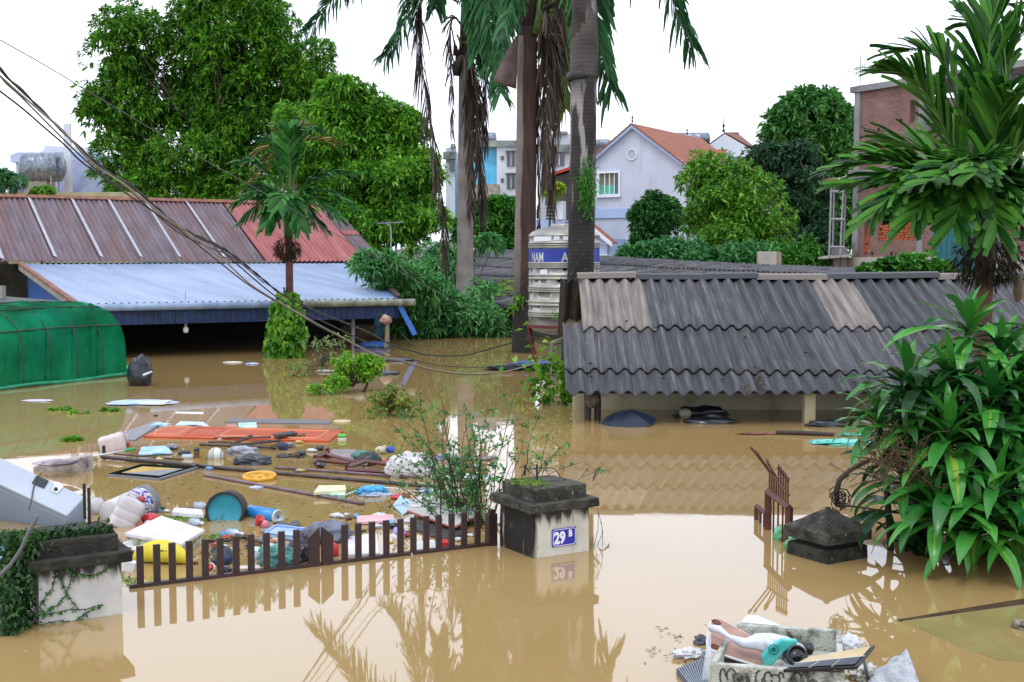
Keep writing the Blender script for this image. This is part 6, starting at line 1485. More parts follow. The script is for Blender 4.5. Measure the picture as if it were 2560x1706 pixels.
mb = MB(); mb.prism([onp(180, 590), onp(250, 620), onp(278, 575), onp(208, 545)], -dn * .004); mb.build('display', M_('dark_display', '#20242a', rough=.15), wm, bevel=.002)
mb = MB(); mb.prism([onp(295, 635), onp(325, 650), onp(362, 610), onp(330, 582), onp(310, 592)], -dn * .006); mb.build('drawer', M_('light_plastic', '#c9ccd2', rough=.35), wm, bevel=.003)
mb = MB(); mb.lathe([(.0, 0), (.016, 0), (.014, .015), (0, .016)], Matrix.Translation(onp(318, 628, .012)) @ orient(-dn), 14); mb.build('knob', m_black, wm, smooth=True)
mb = MB(); mb.tube([onp(240, 530, .01), onp(205, 570, .012), onp(188, 630, .01), onp(175, 720, .02), onp(166, 760, .05)], .006, 5); mb.build('power_cord', M_('grey_cord', '#3b3f44', rough=.6), wm, smooth=True)
# soggy block
sb = thing('soggy_mattress_block', 'dirty grey-white soggy block standing behind the tilted washing machine', 'mattress', at_w(g3, 330, 540))
c = [at_w(g3, 185, 520), at_w(g3, 465, 530), at_w(g3, 465, 530) + Vector((0.05, .3, 0)), at_w(g3, 185, 520) + Vector((.05, .4, 0))]
mb = MB()
def f(a, b):
    p = c[0].lerp(c[1], a); z = .16 * b * (.6 + .5 * a) - .04; return p + Vector((0, 0, z)) + mn.noise_vector(p * 8 + UP * b * 3) * .012
mb.prism([c[0] - UP * .05, c[1] - UP * .05, c[1] + UP * .17, c[0] + UP * .05], Vector((.03, .28, 0))); mb.build('block', M_('soggy_cloth', '#7f7468', '#b9b1aa', sc=6, rough=.95, c3='#3b3632', sc3=5, bump=.6, bsc=40), sb, bevel=.02)
blobw('stained_cloth', 'stained cloth lying on the soggy grey-white block', 'cloth', at_w(g3, 300, 480, .14) + Vector((0, .1, 0)), (.2, .14, .03), M_('stained_cloth', '#a99fa6', '#5a5258', sc=8, rough=.9, c3='#b0483c', sc3=4, lo3=.62, hi3=.7), 4)
# jerrycans
def jerry(label, c, sz, rz, ry, m, cap=None, group='plastic jerrycans'):
    th = thing('jerrycan', label, 'jerrycan', c, group); rot = Matrix.Rotation(rz, 3, 'Z') @ Matrix.Rotation(ry, 3, 'Y')
    mb = MB()
    def f(a, b):
        ang = a * 2 * math.pi; n_ = 5; x = math.copysign(abs(math.cos(ang)) ** (2 / n_), math.cos(ang)); y = math.copysign(abs(math.sin(ang)) ** (2 / n_), math.sin(ang))
        k = 1 - (.5 * max(0, (b - .8) / .2)) ** 2 - (.45 * max(0, (.08 - b) / .08)) ** 2 - .04 * (abs(b - .33) < .03) - .04 * (abs(b - .6) < .03)
        if b >= .999 or b <= .001: k = .02
        return Vector(c) + rot @ Vector((x * sz[0] / 2 * k, y * sz[1] / 2 * k, (b - .5) * sz[2]))
    mb.grid(f, 40, 26); mb.build('body', m, th, smooth=True)
    mb = MB(); mb.lathe([(.03, 0), (.03, .04), (.0, .041)], Matrix.Translation(Vector(c) + rot @ Vector((sz[0] * .25, 0, sz[2] / 2 - .01))) @ rot.to_4x4(), 14); mb.build('cap', cap or M_('red_cap', '#a03a30', rough=.4), th, smooth=True)
    mb = MB(); hp_ = [Vector((-sz[0] * .3, 0, sz[2] * .44)), Vector((-sz[0] * .28, 0, sz[2] * .56)), Vector((0, 0, sz[2] * .58)), Vector((sz[0] * .12, 0, sz[2] * .5))]; mb.tube([Vector(c) + rot @ p for p in hp_], .012, 7); mb.build('handle', m, th, smooth=True)
    return th
m_jw = M_('milky_plastic', '#b8b2b4', '#d0ccce', sc=4, rough=.35, transl=.15)
jerry('pinkish-white jerrycan lying in the water beyond the broom', at_w(g3, 625, 405) + UP * .07 + Vector((0, .12, 0)), (.22, .26, .30), R(10), R(75), M_('pinkish_plastic', '#b5a09c', '#c9b9b6', sc=3, rough=.35))
jerry('milky-white jerrycan leaning beside the paint bucket by the left pillar', at_w(g4, 420, 1050) + UP * .1 + Vector((0, .05, 0)), (.22, .2, .28), R(20), R(28), m_jw)
# broom
bt = thing('broom_pole', 'white broom stick with a bright green end by the pinkish jerrycan', 'broom', at_w(g3, 620, 420)); a, b_ = at_w(g3, 470, 445, .04), at_w(g3, 705, 403, .05); e_ = at_w(g3, 765, 392, .05)
mb = MB(); mb.tube([a, b_], .011, 8); mb.build('stick', M_('white_stick', '#c6c8c8', rough=.4), bt, smooth=True); mb = MB(); mb.tube([b_, b_.lerp(e_, .1), e_], [.013, .02, .017], 8); mb.build('grip', M_('green_grip', '#1f9a50', rough=.4), bt, smooth=True)
slab4('magazine', 'blue and white magazine floating right of the broom', 'magazine', [g4(545, 430), g4(745, 420), g4(785, 475), g4(520, 485)], .03, .02, M_('blue_white_print', '#4f9ac8', '#b9cfe2', sc=5, rough=.5, stretch=(1, 4, 1), c3='#d8dce6', sc3=3))
slab4('grey_sheet', 'grey corrugated plastic sheet sloping left of the orange door', 'plastic sheet', [g3(625, 322), g3(870, 236), g3(925, 240), g3(765, 340)], .02, .02, M_('grey_plastic_sheet', '#6c6b6e', '#868589', sc=8, rough=.6, stretch=(6, 1, 1)))
blobw('blue_bag', 'light blue plastic bag at the tip of the grey sheet', 'plastic bag', at_w(g3, 915, 258, .02), (.14, .05, .035), M_('light_blue_bag', '#86b8da', '#b7d3ea', sc=8, rough=.4), 5, .35)
# orange door
od = thing('orange_door', 'long orange panelled wooden door floating on its back', 'door', at_w(g4, 1300, 330)); dp = [P(*g4(*a), .025) for a in ((562, 345), (742, 263), (2130, 300), (2012, 383))]
mb = MB(); mb.prism(dp[::-1], -UP * .04); mb.build('leaf', M_('varnished_orange', '#a83a0f', '#c04c18', sc=4, rough=.3, stretch=(.6, 4, 1), spec=.6, c3='#7e2c10', sc3=3), od, bevel=.004)
def dq(a, b, z=.003): return dp[0].lerp(dp[3], a).lerp(dp[1].lerp(dp[2], a), b) + UP * z
m_mould = M_('lighter_moulding', '#cf8a5a', rough=.4)
for (a0, a1) in ((.03, .16), (.2, .36), (.4, .93)):
    mb = MB(); lp3 = [dq(a0, .16), dq(a1, .16), dq(a1, .84), dq(a0, .84), dq(a0, .16)]
    for i in range(4): mb.tube([lp3[i], lp3[i + 1]], .009, 5)
    mb.build('moulding', MATS['varnished_orange'] if a0 < .3 and a0 > .1 else m_mould, od)
mb = MB(); a = dq(.5, .5); 
tray = thing('seedling_tray', 'black tray with two rows of round holes resting on the orange door', 'tray', at_w(g4, 1670, 350)); tp = [P(*g4(*a), .06) for a in ((1578, 330), (1730, 308), (1768, 312), (1610, 338))]
mb = MB(); mb.prism([p for p in [P(*g4(1576, 328), .075), P(*g4(1612, 340), .075), P(*g4(1768, 320), .075), P(*g4(1735, 303), .075)]], -UP * .035); mb.build('tray', m_pblk, tray, bevel=.003)
k4 = [P(*g4(1576, 328), .077), P(*g4(1612, 340), .077), P(*g4(1768, 320), .077), P(*g4(1735, 303), .077)]
mb = MB()
for i in range(6):
    for j in range(2):
        p = k4[0].lerp(k4[3], (i + .5) / 6).lerp(k4[1].lerp(k4[2], (i + .5) / 6), (j + .5) / 2); mb.lathe([(.0, 0), (.009, 0), (.009, .003), (0, .003)], Matrix.Translation(p), 10)
mb.build('holes', M_('grey_dots', '#8d8f94', rough=.5), tray)
slab4('wet_plank', 'long grey plank floating beyond the orange door', 'plank', [g4(1200, 237), g4(1240, 206), g4(2040, 221), g4(2020, 248)], .015, .02, M_('grey_plank', '#56555c', '#6d6b70', sc=5, rough=.6, stretch=(.5, 4, 1)))
slab4('pale_disc', 'pale oval lid floating at the end of the grey plank', 'lid', [g4(2045 + 72 + 72 * math.cos(t), 226 + 11 * math.sin(t)) for t in np.linspace(0, 6.0, 14)], .015, .015, M_('murky_white', '#b59e78', '#c8b592', sc=5, rough=.4), dz=(0,) * 14)
slab4('teal_carton', 'small teal and white carton just beyond the orange door', 'carton', [g4(1305, 275), g4(1303, 243), g4(1445, 238), g4(1450, 275)], .04, .05, M_('teal_white_carton', '#4fa9a2', '#d5e0de', sc=4, rough=.5))
slab4('red_film', 'faded red wet sheet left of the teal carton', 'plastic sheet', [g4(1210, 272), g4(1215, 250), g4(1290, 248), g4(1295, 273)], .006, .01, M_('faded_red', '#a9604a', '#b98064', sc=4, rough=.4))
slab4('folded_shirt', 'pale blue cloth in the water beyond the left end of the orange door', 'cloth', [g4(805, 262), g4(850, 236), g4(1030, 236), g4(1075, 268), g4(960, 262)], .02, .02, M_('pale_blue_cloth', '#9fc0e4', '#c8d8ee', sc=6, rough=.8, bump=.5, bsc=20), dz=(0, .01, 0, 0, .02))
slab4('blue_strip', 'thin pale strip floating above the pale blue cloth', 'plastic strip', [g4(810, 165), g4(815, 155), g4(1035, 158), g4(1030, 170)], .006, .01, m_pw)
blobw('small_dark_float', 'tiny dark scrap left of the thin pale strip', 'scrap', at_w(g4, 655, 185, .01), (.03, .02, .015), m_pblk, 8)
blobw('flattened_cloth', 'flattened white and blue cloth right of the floating weeds', 'cloth', at_w(g4, 560, 85, .01), (.52, .35, .03), M_('white_blue_cloth', '#8fb0dc', '#c3c6c8', sc=4, rough=.8), 9, .35)
blobw('pale_float', 'pale lilac scrap floating below the green tunnel', 'scrap', P(*q(88, 921), .008), (.25, .12, .015), M_('lilac_white', '#b9b6cc', rough=.5), 10)
blobw('white_dish', 'white oval dish floating in front of the dark shed mouth', 'dish', P(*q(535, 833), .01), (.22, .16, .02), M_('greyish_white', '#b7b2a4', '#d0ccc2', sc=5, rough=.5), 11, .06)
blobw('blue_dish', 'white and blue dish floating right of the white oval dish', 'dish', P(*q(579, 836), .01), (.15, .14, .02), M_('blue_and_white', '#3a62b8', '#ccd6ea', sc=8, rough=.4), 12, .06)
lathing('green_lidded_jar', 'clear jar with bright green lid at the right end of the orange door', 'jar', at_w(g4, 2118, 372), (0, 0, 1), [('jar', [(.0, -.08), (.055, -.08), (.058, .015), (.05, .025)], M_('cloudy_plastic', '#a8a28c', '#c2bda8', sc=5, rough=.2)), ('lid', [(.053, .025), (.053, .06), (.044, .066), (.042, .058), (.0, .058)], M_('bright_green_lid', '#4f9e3a', '#63b44a', sc=5, rough=.4))])
# broken wooden stool/frame
bf = thing('broken_battens', 'broken dark wooden frame of battens in front of the orange door', 'wooden frame', at_w(g4, 1350, 420)); m_bw = M_('wet_brown_batten', '#2a1d17', '#4a382f', sc=6, rough=.5, stretch=(2, 2, 2))
for (a, b, r1_, za, zb) in (((1000, 412), (1600, 438), .018, .03, .03), ((1070, 392), (1250, 396), .014, .03, .03), ((1110, 362), (1560, 355), .012, .04, .04), ((1245, 415), (1410, 345), .022, .04, .10), ((1270, 420), (1640, 380), .016, .05, .05), ((1400, 400), (1640, 382), .02, .03, .04), ((1560, 440), (1640, 400), .024, .03, .06)):
    mb = MB(); mb.tube([at_w(g4, *a, za), at_w(g4, *b, zb)], r1_, 4); mb.build('batten', m_bw, bf, bevel=.003)
blobw('small_shell', 'small round pinkish object behind the broken wooden frame', 'ball', at_w(g4, 1158, 380, .02), (.035, .035, .03), M_('pinkish_skin_tone', '#b07a66', rough=.6), 2, .05)
blobw('navy_pouch', 'dark navy pouch at the right end of the broken wooden frame', 'pouch', at_w(g4, 1655, 435, .03), (.055, .05, .06), M_('navy_cloth', '#141c34', '#2a3450', sc=8, rough=.5), 13, .15)
# brown bottle, ball, bags
lathing('brown_bottle', 'ribbed brown bottle with black cap standing in the water', 'bottle', at_w(g4, 975, 520), (0.04, 0, 1), [('bottle', [(0, -.1), (.033, -.1), (.033, .0), (.030, .008), (.033, .016), (.033, .035), (.030, .043), (.033, .05), (.033, .07), (.03, .078), (.03, .085)], M_('brown_amber', '#5a3418', '#80542a', sc=6, rough=.25)), ('cap', [(.034, .085), (.034, .115), (.0, .116)], m_pblk)])
ba = thing('toy_ball', 'white striped ball floating right of the brown bottle', 'ball', at_w(g4, 1115, 530) + UP * .03); bc_ = at_w(g4, 1115, 530) + UP * .035 + Vector((0, .07, 0))
m_ball = bpy.data.materials.new('striped_ball'); m_ball.use_nodes = True; t = m_ball.node_tree; N = t.nodes; L = t.links
tcn = N.new('ShaderNodeTexCoord'); sx_ = N.new('ShaderNodeSeparateXYZ'); L.new(tcn.outputs['Object'], sx_.inputs[0]); rr_ = N.new('ShaderNodeMapRange'); rr_.inputs['From Min'].default_value = -.09; rr_.inputs['From Max'].default_value = .09; L.new(sx_.outputs[0], rr_.inputs[0])
cr_ = N.new('ShaderNodeValToRGB'); cr_.color_ramp.interpolation = 'CONSTANT'; cr_.color_ramp.elements[0].color = hexc('#a7a9a2'); cr_.color_ramp.elements[1].position = .44; cr_.color_ramp.elements[1].color = hexc('#5f3c58')
for p_, c_2 in ((.48, '#c7cbc6'), (.62, '#c7cbc6'), (.86, '#4a3844'), (.9, '#b9bcb6')): e = cr_.color_ramp.elements.new(p_); e.color = hexc(c_2)
L.new(rr_.outputs[0], cr_.inputs[0]); L.new(cr_.outputs[0], N['Principled BSDF'].inputs['Base Color']); N['Principled BSDF'].inputs['Roughness'].default_value = .35
mb = MB(); mb.blob(bc_, (.088, .088, .088), 1, 0, lvl=32); mb.build('shell', m_ball, ba, smooth=True)
lathing('clear_bottle', 'clear plastic bottle lying left of the brown bottle', 'bottle', at_w(g4, 905, 508, .02), (1, .25, 0), [('bottle', [(0, -.06), (.028, -.06), (.03, 0), (.026, .01), (.03, .02), (.03, .05), (.012, .075), (.012, .09), (0, .09)], M_('clear_plastic', '#aab6bf', '#cfd8de', sc=8, rough=.12, alpha=.75))])
blobw('dark_shoe', 'soaked dark navy shoe left of the brown bottle', 'shoe', at_w(g4, 880, 480, .02), (.075, .035, .03), MATS['navy_cloth'], 14, .15)
blobw('grey_bag', 'grey-white plastic bag right of the striped ball', 'plastic bag', at_w(g4, 1330, 470, .03), (.17, .07, .06), M_('grey_bag_plastic', '#6f727c', '#b0b2bc', sc=6, rough=.35), 15, .35, 2.4)
blobw('black_bag', 'black and clear crumpled plastic bag in front of the grey-white one', 'plastic bag', at_w(g4, 1420, 545, .03), (.19, .09, .07), M_('black_grey_bag', '#14161c', '#4c505c', sc=7, rough=.28, c3='#9a9eaa', sc3=4, lo3=.58, hi3=.7), 16, .35, 3, lvl=40)
ch = thing('black_netting', 'tangle of black chain-like netting right of the black bag', 'netting', at_w(g4, 1715, 500)); mb = MB()
for k in range(26):
    c0_ = at_w(g4, rg.uniform(1625, 1810), rg.uniform(488, 514), .01); r_ = rg.uniform(.018, .035); ph = rg.random()
    mb.tube([c0_ + Vector((math.cos(a) * r_ * 1.2, math.sin(a) * r_, .01 * math.sin(a * 2 + ph))) for a in np.linspace(0, 6.28, 9)], .005, 4, False)
mb.build('links', m_pblk, ch)
# long poles
m_pp = M_('dark_wet_pole', '#241a19', '#43342f', sc=5, rough=.4, c3='#5e4038', sc3=3)
m_pq = M_('purple_brown_pole', '#4f3c42', '#76606a', sc=5, rough=.45)
pole('long_pole', 'longest dark pole lying across the debris from the pinkish jerrycan', 'pole', at_w(g4, 232, 510, .03), at_w(g5, 1115, 855, .01), .022, m_pp, sag=.0)
mb = MB(); mb.tube([at_w(g4, 250, 505, .0), at_w(g4, 250, 440, .0) + UP * .02], .02, 6)
pole('thin_pole', 'thin dark pole lying above the left end of the longest pole', 'pole', at_w(g4, 325, 486, .02), at_w(g4, 872, 530, .02), .010, m_pp)
pole('thin_pole', 'thin purple-grey pole above the right end of the longest pole', 'pole', at_w(g4, 1592, 592, .02), at_w(g5, 915, 783, .02), .014, m_pq)
pole('metal_pole', 'pale purple-brown pole slanting below the yellow ring', 'pole', at_w(g4, 1035, 650, .015), at_w(g5, 612, 962, .015), .016, m_pq)
pole('white_stick', 'short white stick beside the crumpled bright blue bag', 'stick', at_w(g5, 470, 912, .02), at_w(g5, 625, 848, .03), .006, m_pw)
pole('white_pipe', 'thin white pipe lying right of the crumpled bright blue bag', 'stick', at_w(g5, 700, 850, .02), at_w(g5, 860, 862, .02), .006, m_pw)
mb = MB(); mb.tube([at_w(g4, 250, 490, .02), at_w(g4, 250, 490, .02) + UP * .1], .02, 8); tag(mb.build('short_peg', m_pblk), 'short dark upright peg at the left end of the longest pole', 'peg')
# glass table / mirror
mf = thing('framed_picture', 'black-framed panel with a golden centre floating flat on the water', 'picture frame', at_w(g4, 640, 620)); fp = [P(*g4(*a), .02) for a in ((282, 642), (545, 565), (972, 590), (690, 676))]
def fq(a, b, z=0): return fp[0].lerp(fp[3], a).lerp(fp[1].lerp(fp[2], a), b) + UP * z
mb = MB()
for (a0, a1, b0, b1) in ((0, 1, 0, .16), (0, 1, .84, 1), (0, .12, .16, .84), (.88, 1, .16, .84)): mb.prism([fq(a0, b0), fq(a1, b0), fq(a1, b1), fq(a0, b1)], -UP * .02)
mb.build('frame', M_('black_lacquer', '#101513', '#1f2623', sc=5, rough=1, spec=0), mf)
mb = MB(); mb.prism([fq(0, -.03, -.002), fq(1, -.03, -.002), fq(1.02, 1.0, -.002), fq(1.02, 1.02, -.002), fq(1.03, -.04, -.002)][:4], -UP * .02); mb.prism([fq(1.0, -.03, .004), fq(1.03, -.03, .004), fq(1.03, 1.03, .004), fq(1.0, 1.03, .004)], -UP * .02); mb.build('rim', M_('grey_rim', '#6c7076', rough=.4), mf)
mb = MB(); mb.prism([fq(.12, .16, -.005), fq(.88, .16, -.005), fq(.88, .84, -.005), fq(.12, .84, -.005)], -UP * .01); mb.build('picture', M_('golden_print', '#9c7c3a', '#c8b070', sc=3, rough=.8, spec=.1, c3='#6b5a2c', sc3=5), mf)
# yellow ring
yr = thing('plastic_ring', 'yellow plastic ring with spokes floating above the slanting pole', 'wheel', at_w(g4, 1470, 665)); yc = at_w(g4, 1470, 668, .02); mt = Matrix.Translation(yc) @ Matrix.Rotation(R(4), 4, 'X'); rr = (at_w(g4, 1602, 665) - at_w(g4, 1340, 665)).length / 2
mb = MB(); mb.lathe([(rr * .86, -.015), (rr, -.015), (rr, .02), (rr * .93, .03), (rr * .86, .02), (rr * .86, -.015)], mt, 36, False); mb.build('rim', M_('dirty_yellow', '#c98f1c', '#dcae3c', sc=6, rough=.4, c3='#5d4518', sc3=8, lo3=.6, hi3=.7), yr, smooth=True)
mb = MB()
for k in range(3): a = k * math.pi / 3 + .3; mb.tube([yc + Vector((math.cos(a) * rr * .9, math.sin(a) * rr * .9, .005)), yc - Vector((math.cos(a) * rr * .9, math.sin(a) * rr * .9, -.005))], .012, 5)
mb.lathe([(0, -.01), (.03, -.01), (.03, .02), (0, .02)], mt, 12); mb.build('spokes', MATS['dirty_yellow'], yr)
slab4('paper_scrap', 'small white and blue paper scrap below the yellow ring', 'paper', [g4(1385, 745), g4(1440, 733), g4(1515, 742), g4(1450, 757)], .008, .008, M_('white_blue_paper', '#c8ccd8', '#7d92c8', sc=12, rough=.6))
st_ = thing('washing_powder_box', 'open cream and green washing powder box at the end of the slanting pole', 'box', at_w(g4, 2030, 790)); bp4 = [P(*g4(*a), .06) for a in ((1895, 785), (1935, 732), (2142, 730), (2150, 765))]
mb = MB(); mb.prism(bp4[::-1], -UP * .03); mb.build('lid_panel', M_('cream_panel', '#c4c296', '#d6d6b2', sc=3, rough=.6), st_, bevel=.003)
mb = MB(); mb.prism([P(*g4(*a), .035) for a in ((1905, 795), (1930, 770), (2145, 765), (2140, 812))][::-1], -UP * .04); mb.build('carton', M_('green_white_print', '#2f8a4a', '#d5dcd5', sc=14, rough=.5, c3='#6fb8b0', sc3=8), st_, bevel=.003)
# paint bucket
def tube_thing(name, label, cat, a, b, r0, r1, parts_m, group=None, open_end=False):
    a, b = Vector(a), Vector(b); L0 = (b - a).length; th = thing(name, label, cat, (a + b) / 2, group); mt = Matrix.Translation(a) @ orient(b - a)
    return th, mt, L0
ba_, bb_ = at_w(g4, 300, 965, .06), at_w(g4, 545, 880, .09) + Vector((0, .12, 0)); th, mt, L0 = tube_thing('paint_bucket', 'tilted white paint bucket with blue printed bands near the left pillar', 'bucket', ba_, bb_, .1, .13, None)
m_bk = M_('bucket_white', '#b9b5b0', '#cfccc8', sc=5, rough=.45, c3='#7c6a60', sc3=4, lo3=.6, hi3=.75)
mb = MB(); mb.lathe([(0, 0), (.115, 0), (.12, .01), (.14, L0)], mt, 32, True); mb.build('body', m_bk, th, smooth=True)
m_prt = bpy.data.materials.new('bucket_print'); m_prt.use_nodes = True; t = m_prt.node_tree; N = t.nodes; L = t.links
tcn = N.new('ShaderNodeTexCoord'); nn_ = N.new('ShaderNodeTexNoise'); nn_.inputs['Scale'].default_value = 40; L.new(tcn.outputs['Object'], nn_.inputs['Vector']); cr_ = N.new('ShaderNodeValToRGB'); cr_.color_ramp.interpolation = 'CONSTANT'
cr_.color_ramp.elements[0].color = hexc('#3a3f96'); cr_.color_ramp.elements[1].position = .5; cr_.color_ramp.elements[1].color = hexc('#c6c6c8'); e = cr_.color_ramp.elements.new(.62); e.color = hexc('#b06a4a')
L.new(nn_.outputs['Fac'], cr_.inputs[0]); L.new(cr_.outputs[0], N['Principled BSDF'].inputs['Base Color']); MATS['bucket_print'] = m_prt
mb = MB(); mb.lathe([(.116 + .024 * (L0 * .62) / L0 + .003, L0 * .62), (.14, L0 * .86)], mt, 32, False); mb.build('printed_band', m_prt, th, smooth=True)
mb = MB(); mb.lathe([(.138, L0 * .9), (.148, L0 * .9), (.148, L0 * .93), (.140, L0 * .935), (.14, L0 * .97), (.15, L0 * .97), (.15, L0 * 1.02), (.0, L0 * 1.02)], mt, 32, False); mb.build('rim', M_('dark_grey_rim', '#4a4c52', '#8e9096', sc=3, rough=.4), th, smooth=True)
mb = MB(); mb.tube([at_w(g4, 235, 915, .03), at_w(g4, 260, 895, .1), at_w(g4, 330, 895, .14), at_w(g4, 360, 915, .1)], .005, 5); mb.build('wire_handle', m_black, th)
lathing('small_green_bottle', 'small dark green-tipped bottle behind the paint bucket', 'bottle', at_w(g4, 665, 905, .015), (1, -.2, 0), [('bottle', [(0, -.05), (.022, -.05), (.022, .02), (.01, .04)], M_('slate_plastic', '#38505a', rough=.3)), ('cap', [(.014, .035), (.013, .07), (0, .07)], M_('dark_green_cap', '#1d6a4a', rough=.4))])
blobw('red_bowl', 'red plastic bowl half hidden behind the white foam lid', 'bowl', at_w(g4, 600, 1005, .03) + Vector((0, .05, 0)), (.075, .06, .05), M_('bright_red_plastic', '#b81e26', '#cf3a40', sc=4, rough=.35), 3, .06)
# foam box with lid
fb = thing('foam_box', 'white foam box lid with mossy side, largest white panel behind the gate', 'foam box', at_w(g4, 740, 1150)); lq = [P(*g4(*a), .10) for a in ((412, 1105), (700, 968), (1040, 1078), (862, 1188))]
mb = MB(); mb.prism(lq[::-1], -UP * .03); mb.build('lid', M_('foam_lid', '#bfb9bd', '#d6d2d6', sc=5, rough=.8, c3='#8b7f86', sc3=14, lo3=.62, hi3=.7, bump=.2), fb, bevel=.006)
cn = sum(lq, Vector((0, 0, 0))) / 4; mb = MB(); mb.prism([cn + (p - cn) * .94 - UP * .032 for p in lq][::-1], -UP * .14); mb.build('body', M_('mossy_foam', '#a8a898', '#c0c0b0', sc=5, rough=.9, c3='#5a6a2c', sc3=7, lo3=.45, hi3=.6, bump=.5), fb, bevel=.006)
fo = thing('foam_tray', 'oblong white foam tray left of the teal drum end', 'foam tray', at_w(g4, 905, 960)); ta = [P(*g4(*a), .05) for a in ((780, 935), (800, 905), (1020, 918), (1035, 955))]
mb = MB(); cn = sum(ta, Vector((0, 0, 0))) / 4; mb.prism(ta[::-1], -UP * .05); mb.build('tray', M_('foam_white', '#c4c6cc', '#d8d9dd', sc=4, rough=.7), fo, bevel=.012)
# teal drum
dc_ = at_w(g4, 1195, 1015) + Vector((0, .02, .085)); th = thing('steel_drum', 'drum lying on its side with a round teal end facing the camera', 'drum', dc_); dr_ = (at_w(g4, 1345, 1020) - at_w(g4, 1042, 1020)).length / 2
ax = Vector((-.06, 1, -.12)).normalized(); mt = Matrix.Translation(dc_) @ orient(ax)
mb = MB(); mb.lathe([(dr_ * .86, 0.0), (dr_, -.012), (dr_ * 1.0, .02), (dr_ * .985, .04), (dr_ * .985, .22), (0, .22)], mt, 48, False); mb.build('shell', M_('dark_drum', '#1b1b1e', '#2c2a2a', sc=5, rough=.6, c3='#4d2c20', sc3=4), th, smooth=True)
mb = MB(); mb.lathe([(dr_ * .87, 0.002), (dr_ * .85, .022), (dr_ * .82, .026), (0.0, .026)], mt, 48, False); mb.build('end_plate', M_('teal_paint', '#1f7f92', '#2b93a6', sc=5, rough=.5, c3='#2a4a50', sc3=6, lo3=.58, hi3=.7), th, smooth=True)
# blue can
a, b_ = at_w(g4, 1395, 950, .03), at_w(g4, 1610, 985, .035); a += Vector((0, .05, 0)); b_ += Vector((0, .02, 0)); th = thing('blue_canister', 'bright blue cylindrical canister with a white end right of the teal drum', 'canister', (a + b_) / 2); mt = Matrix.Translation(a) @ orient(b_ - a); L0 = (b_ - a).length
mb = MB(); mb.lathe([(0, 0), (.058, 0), (.06, .01), (.06, L0)], mt, 28); mb.build('body', M_('sky_blue_plastic', '#1f74b4', '#3088c6', sc=4, rough=.35), th, smooth=True)
mb = MB(); mb.lathe([(.062, L0 - .006), (.062, L0 + .012), (.054, L0 + .014), (.052, L0 + .004), (.02, L0 + .004), (.018, L0 - .004), (0, L0 - .004)], mt, 28); mb.build('end_cap', M_('cream_end', '#b9b8b2', '#cac9c4', sc=4, rough=.4), th, smooth=True)
mb = MB(); mb.lathe([(.0605, -.002), (.0605, .012)], mt, 28, False); mb.build('rim', M_('dull_white', '#a8b4bc', rough=.4), th, smooth=True)
lathing('red_cup', 'shiny red cup in front of the blue canister', 'cup', at_w(g4, 1455, 1045, .0), (.45, -.4, 1), [('cup', [(0, 0), (.022, 0), (.03, .04), (.036, .075), (.038, .08), (.03, .078), (.022, .05)], MATS['bright_red_plastic'])])
blobw('pink_bottle', 'small pink bottle touching the shiny red cup', 'bottle', at_w(g4, 1515, 1040, .025), (.03, .03, .035), M_('pink_plastic', '#c0607e', '#d88aa2', sc=6, rough=.3), 5, .12)
sc_ = thing('black_slipper', 'black pointed slipper right of the blue canister', 'slipper', at_w(g4, 1700, 1040)); mb = MB(); pts = [(1575, 1018), (1640, 1010), (1700, 1025), (1770, 995), (1790, 1045), (1700, 1048), (1620, 1035)]
mb.prism([P(*g4(*a), .03) for a in pts][::-1], -UP * .025); mb.build('sole', m_pblk, sc_, bevel=.006)
bx_ = thing('blue_tray', 'pale blue plastic tray just behind the middle of the gate', 'tray', at_w(g4, 1680, 1105)); ta = [P(*g4(*a), .035) for a in ((1510, 1110), (1600, 1052), (1830, 1078), (1800, 1142))]
mb = MB(); mb.prism(ta[::-1], -UP * .03); cn = sum(ta, Vector((0, 0, 0))) / 4
for i in range(4): mb.tube([ta[i] + UP * .008, ta[(i + 1) % 4] + UP * .008], .009, 5)
mb.build('tray', M_('pale_blue_plastic', '#7fa0d8', '#a6bfe8', sc=4, rough=.3), bx_, bevel=.003)
cb_ = M_('clear_bluish_plastic', '#8a9cb8', '#c4cede', sc=9, rough=.12, alpha=.8)
for X, Y, ax, ln, lab in ((1262, 1108, (.9, -.35, 0), .1, 'clear bottle above the third picket left of the gate middle'), (965, 1025, (.8, -.4, 0), .09, 'clear crumpled bottle below the oblong foam tray'), (1000, 895, (1, .1, 0), .1, 'clear bottle behind the oblong foam tray')):
    lathing('clear_bottle', lab, 'bottle', at_w(g4, X, Y, .02), ax, [('bottle', [(0, -ln / 2), (.034, -ln / 2), (.036, -.02), (.031, -.01), (.036, .0), (.036, ln * .3), (.014, ln * .62), (.014, ln * .8)], cb_), ('cap', [(.016, ln * .78), (.016, ln * .95), (0, ln * .95)], m_pw)], 'clear plastic bottles in the debris')
slab4('blue_disc', 'small round blue lid next to a clear bottle', 'lid', [g4(1190 + 32 * math.cos(t), 1105 + 14 * math.sin(t)) for t in np.linspace(0, 5.8, 12)], .015, .012, M_('azure_plastic', '#2f86c8', rough=.35), dz=(0,) * 12)
for a, b_, lab in (((1050, 1172), (1240, 1165), 'thin dark stick left of the gate middle'), ((1290, 1120), (1500, 1185), 'thicker dark stick behind the gate middle'), ((1230, 1165), (1400, 1130), 'dark stick crossing behind the gate pickets')):
    pole('dark_stick', lab, 'stick', at_w(g4, *a, .02), at_w(g4, *b_, .03), .013, m_pp, 'dark sticks behind the gate')
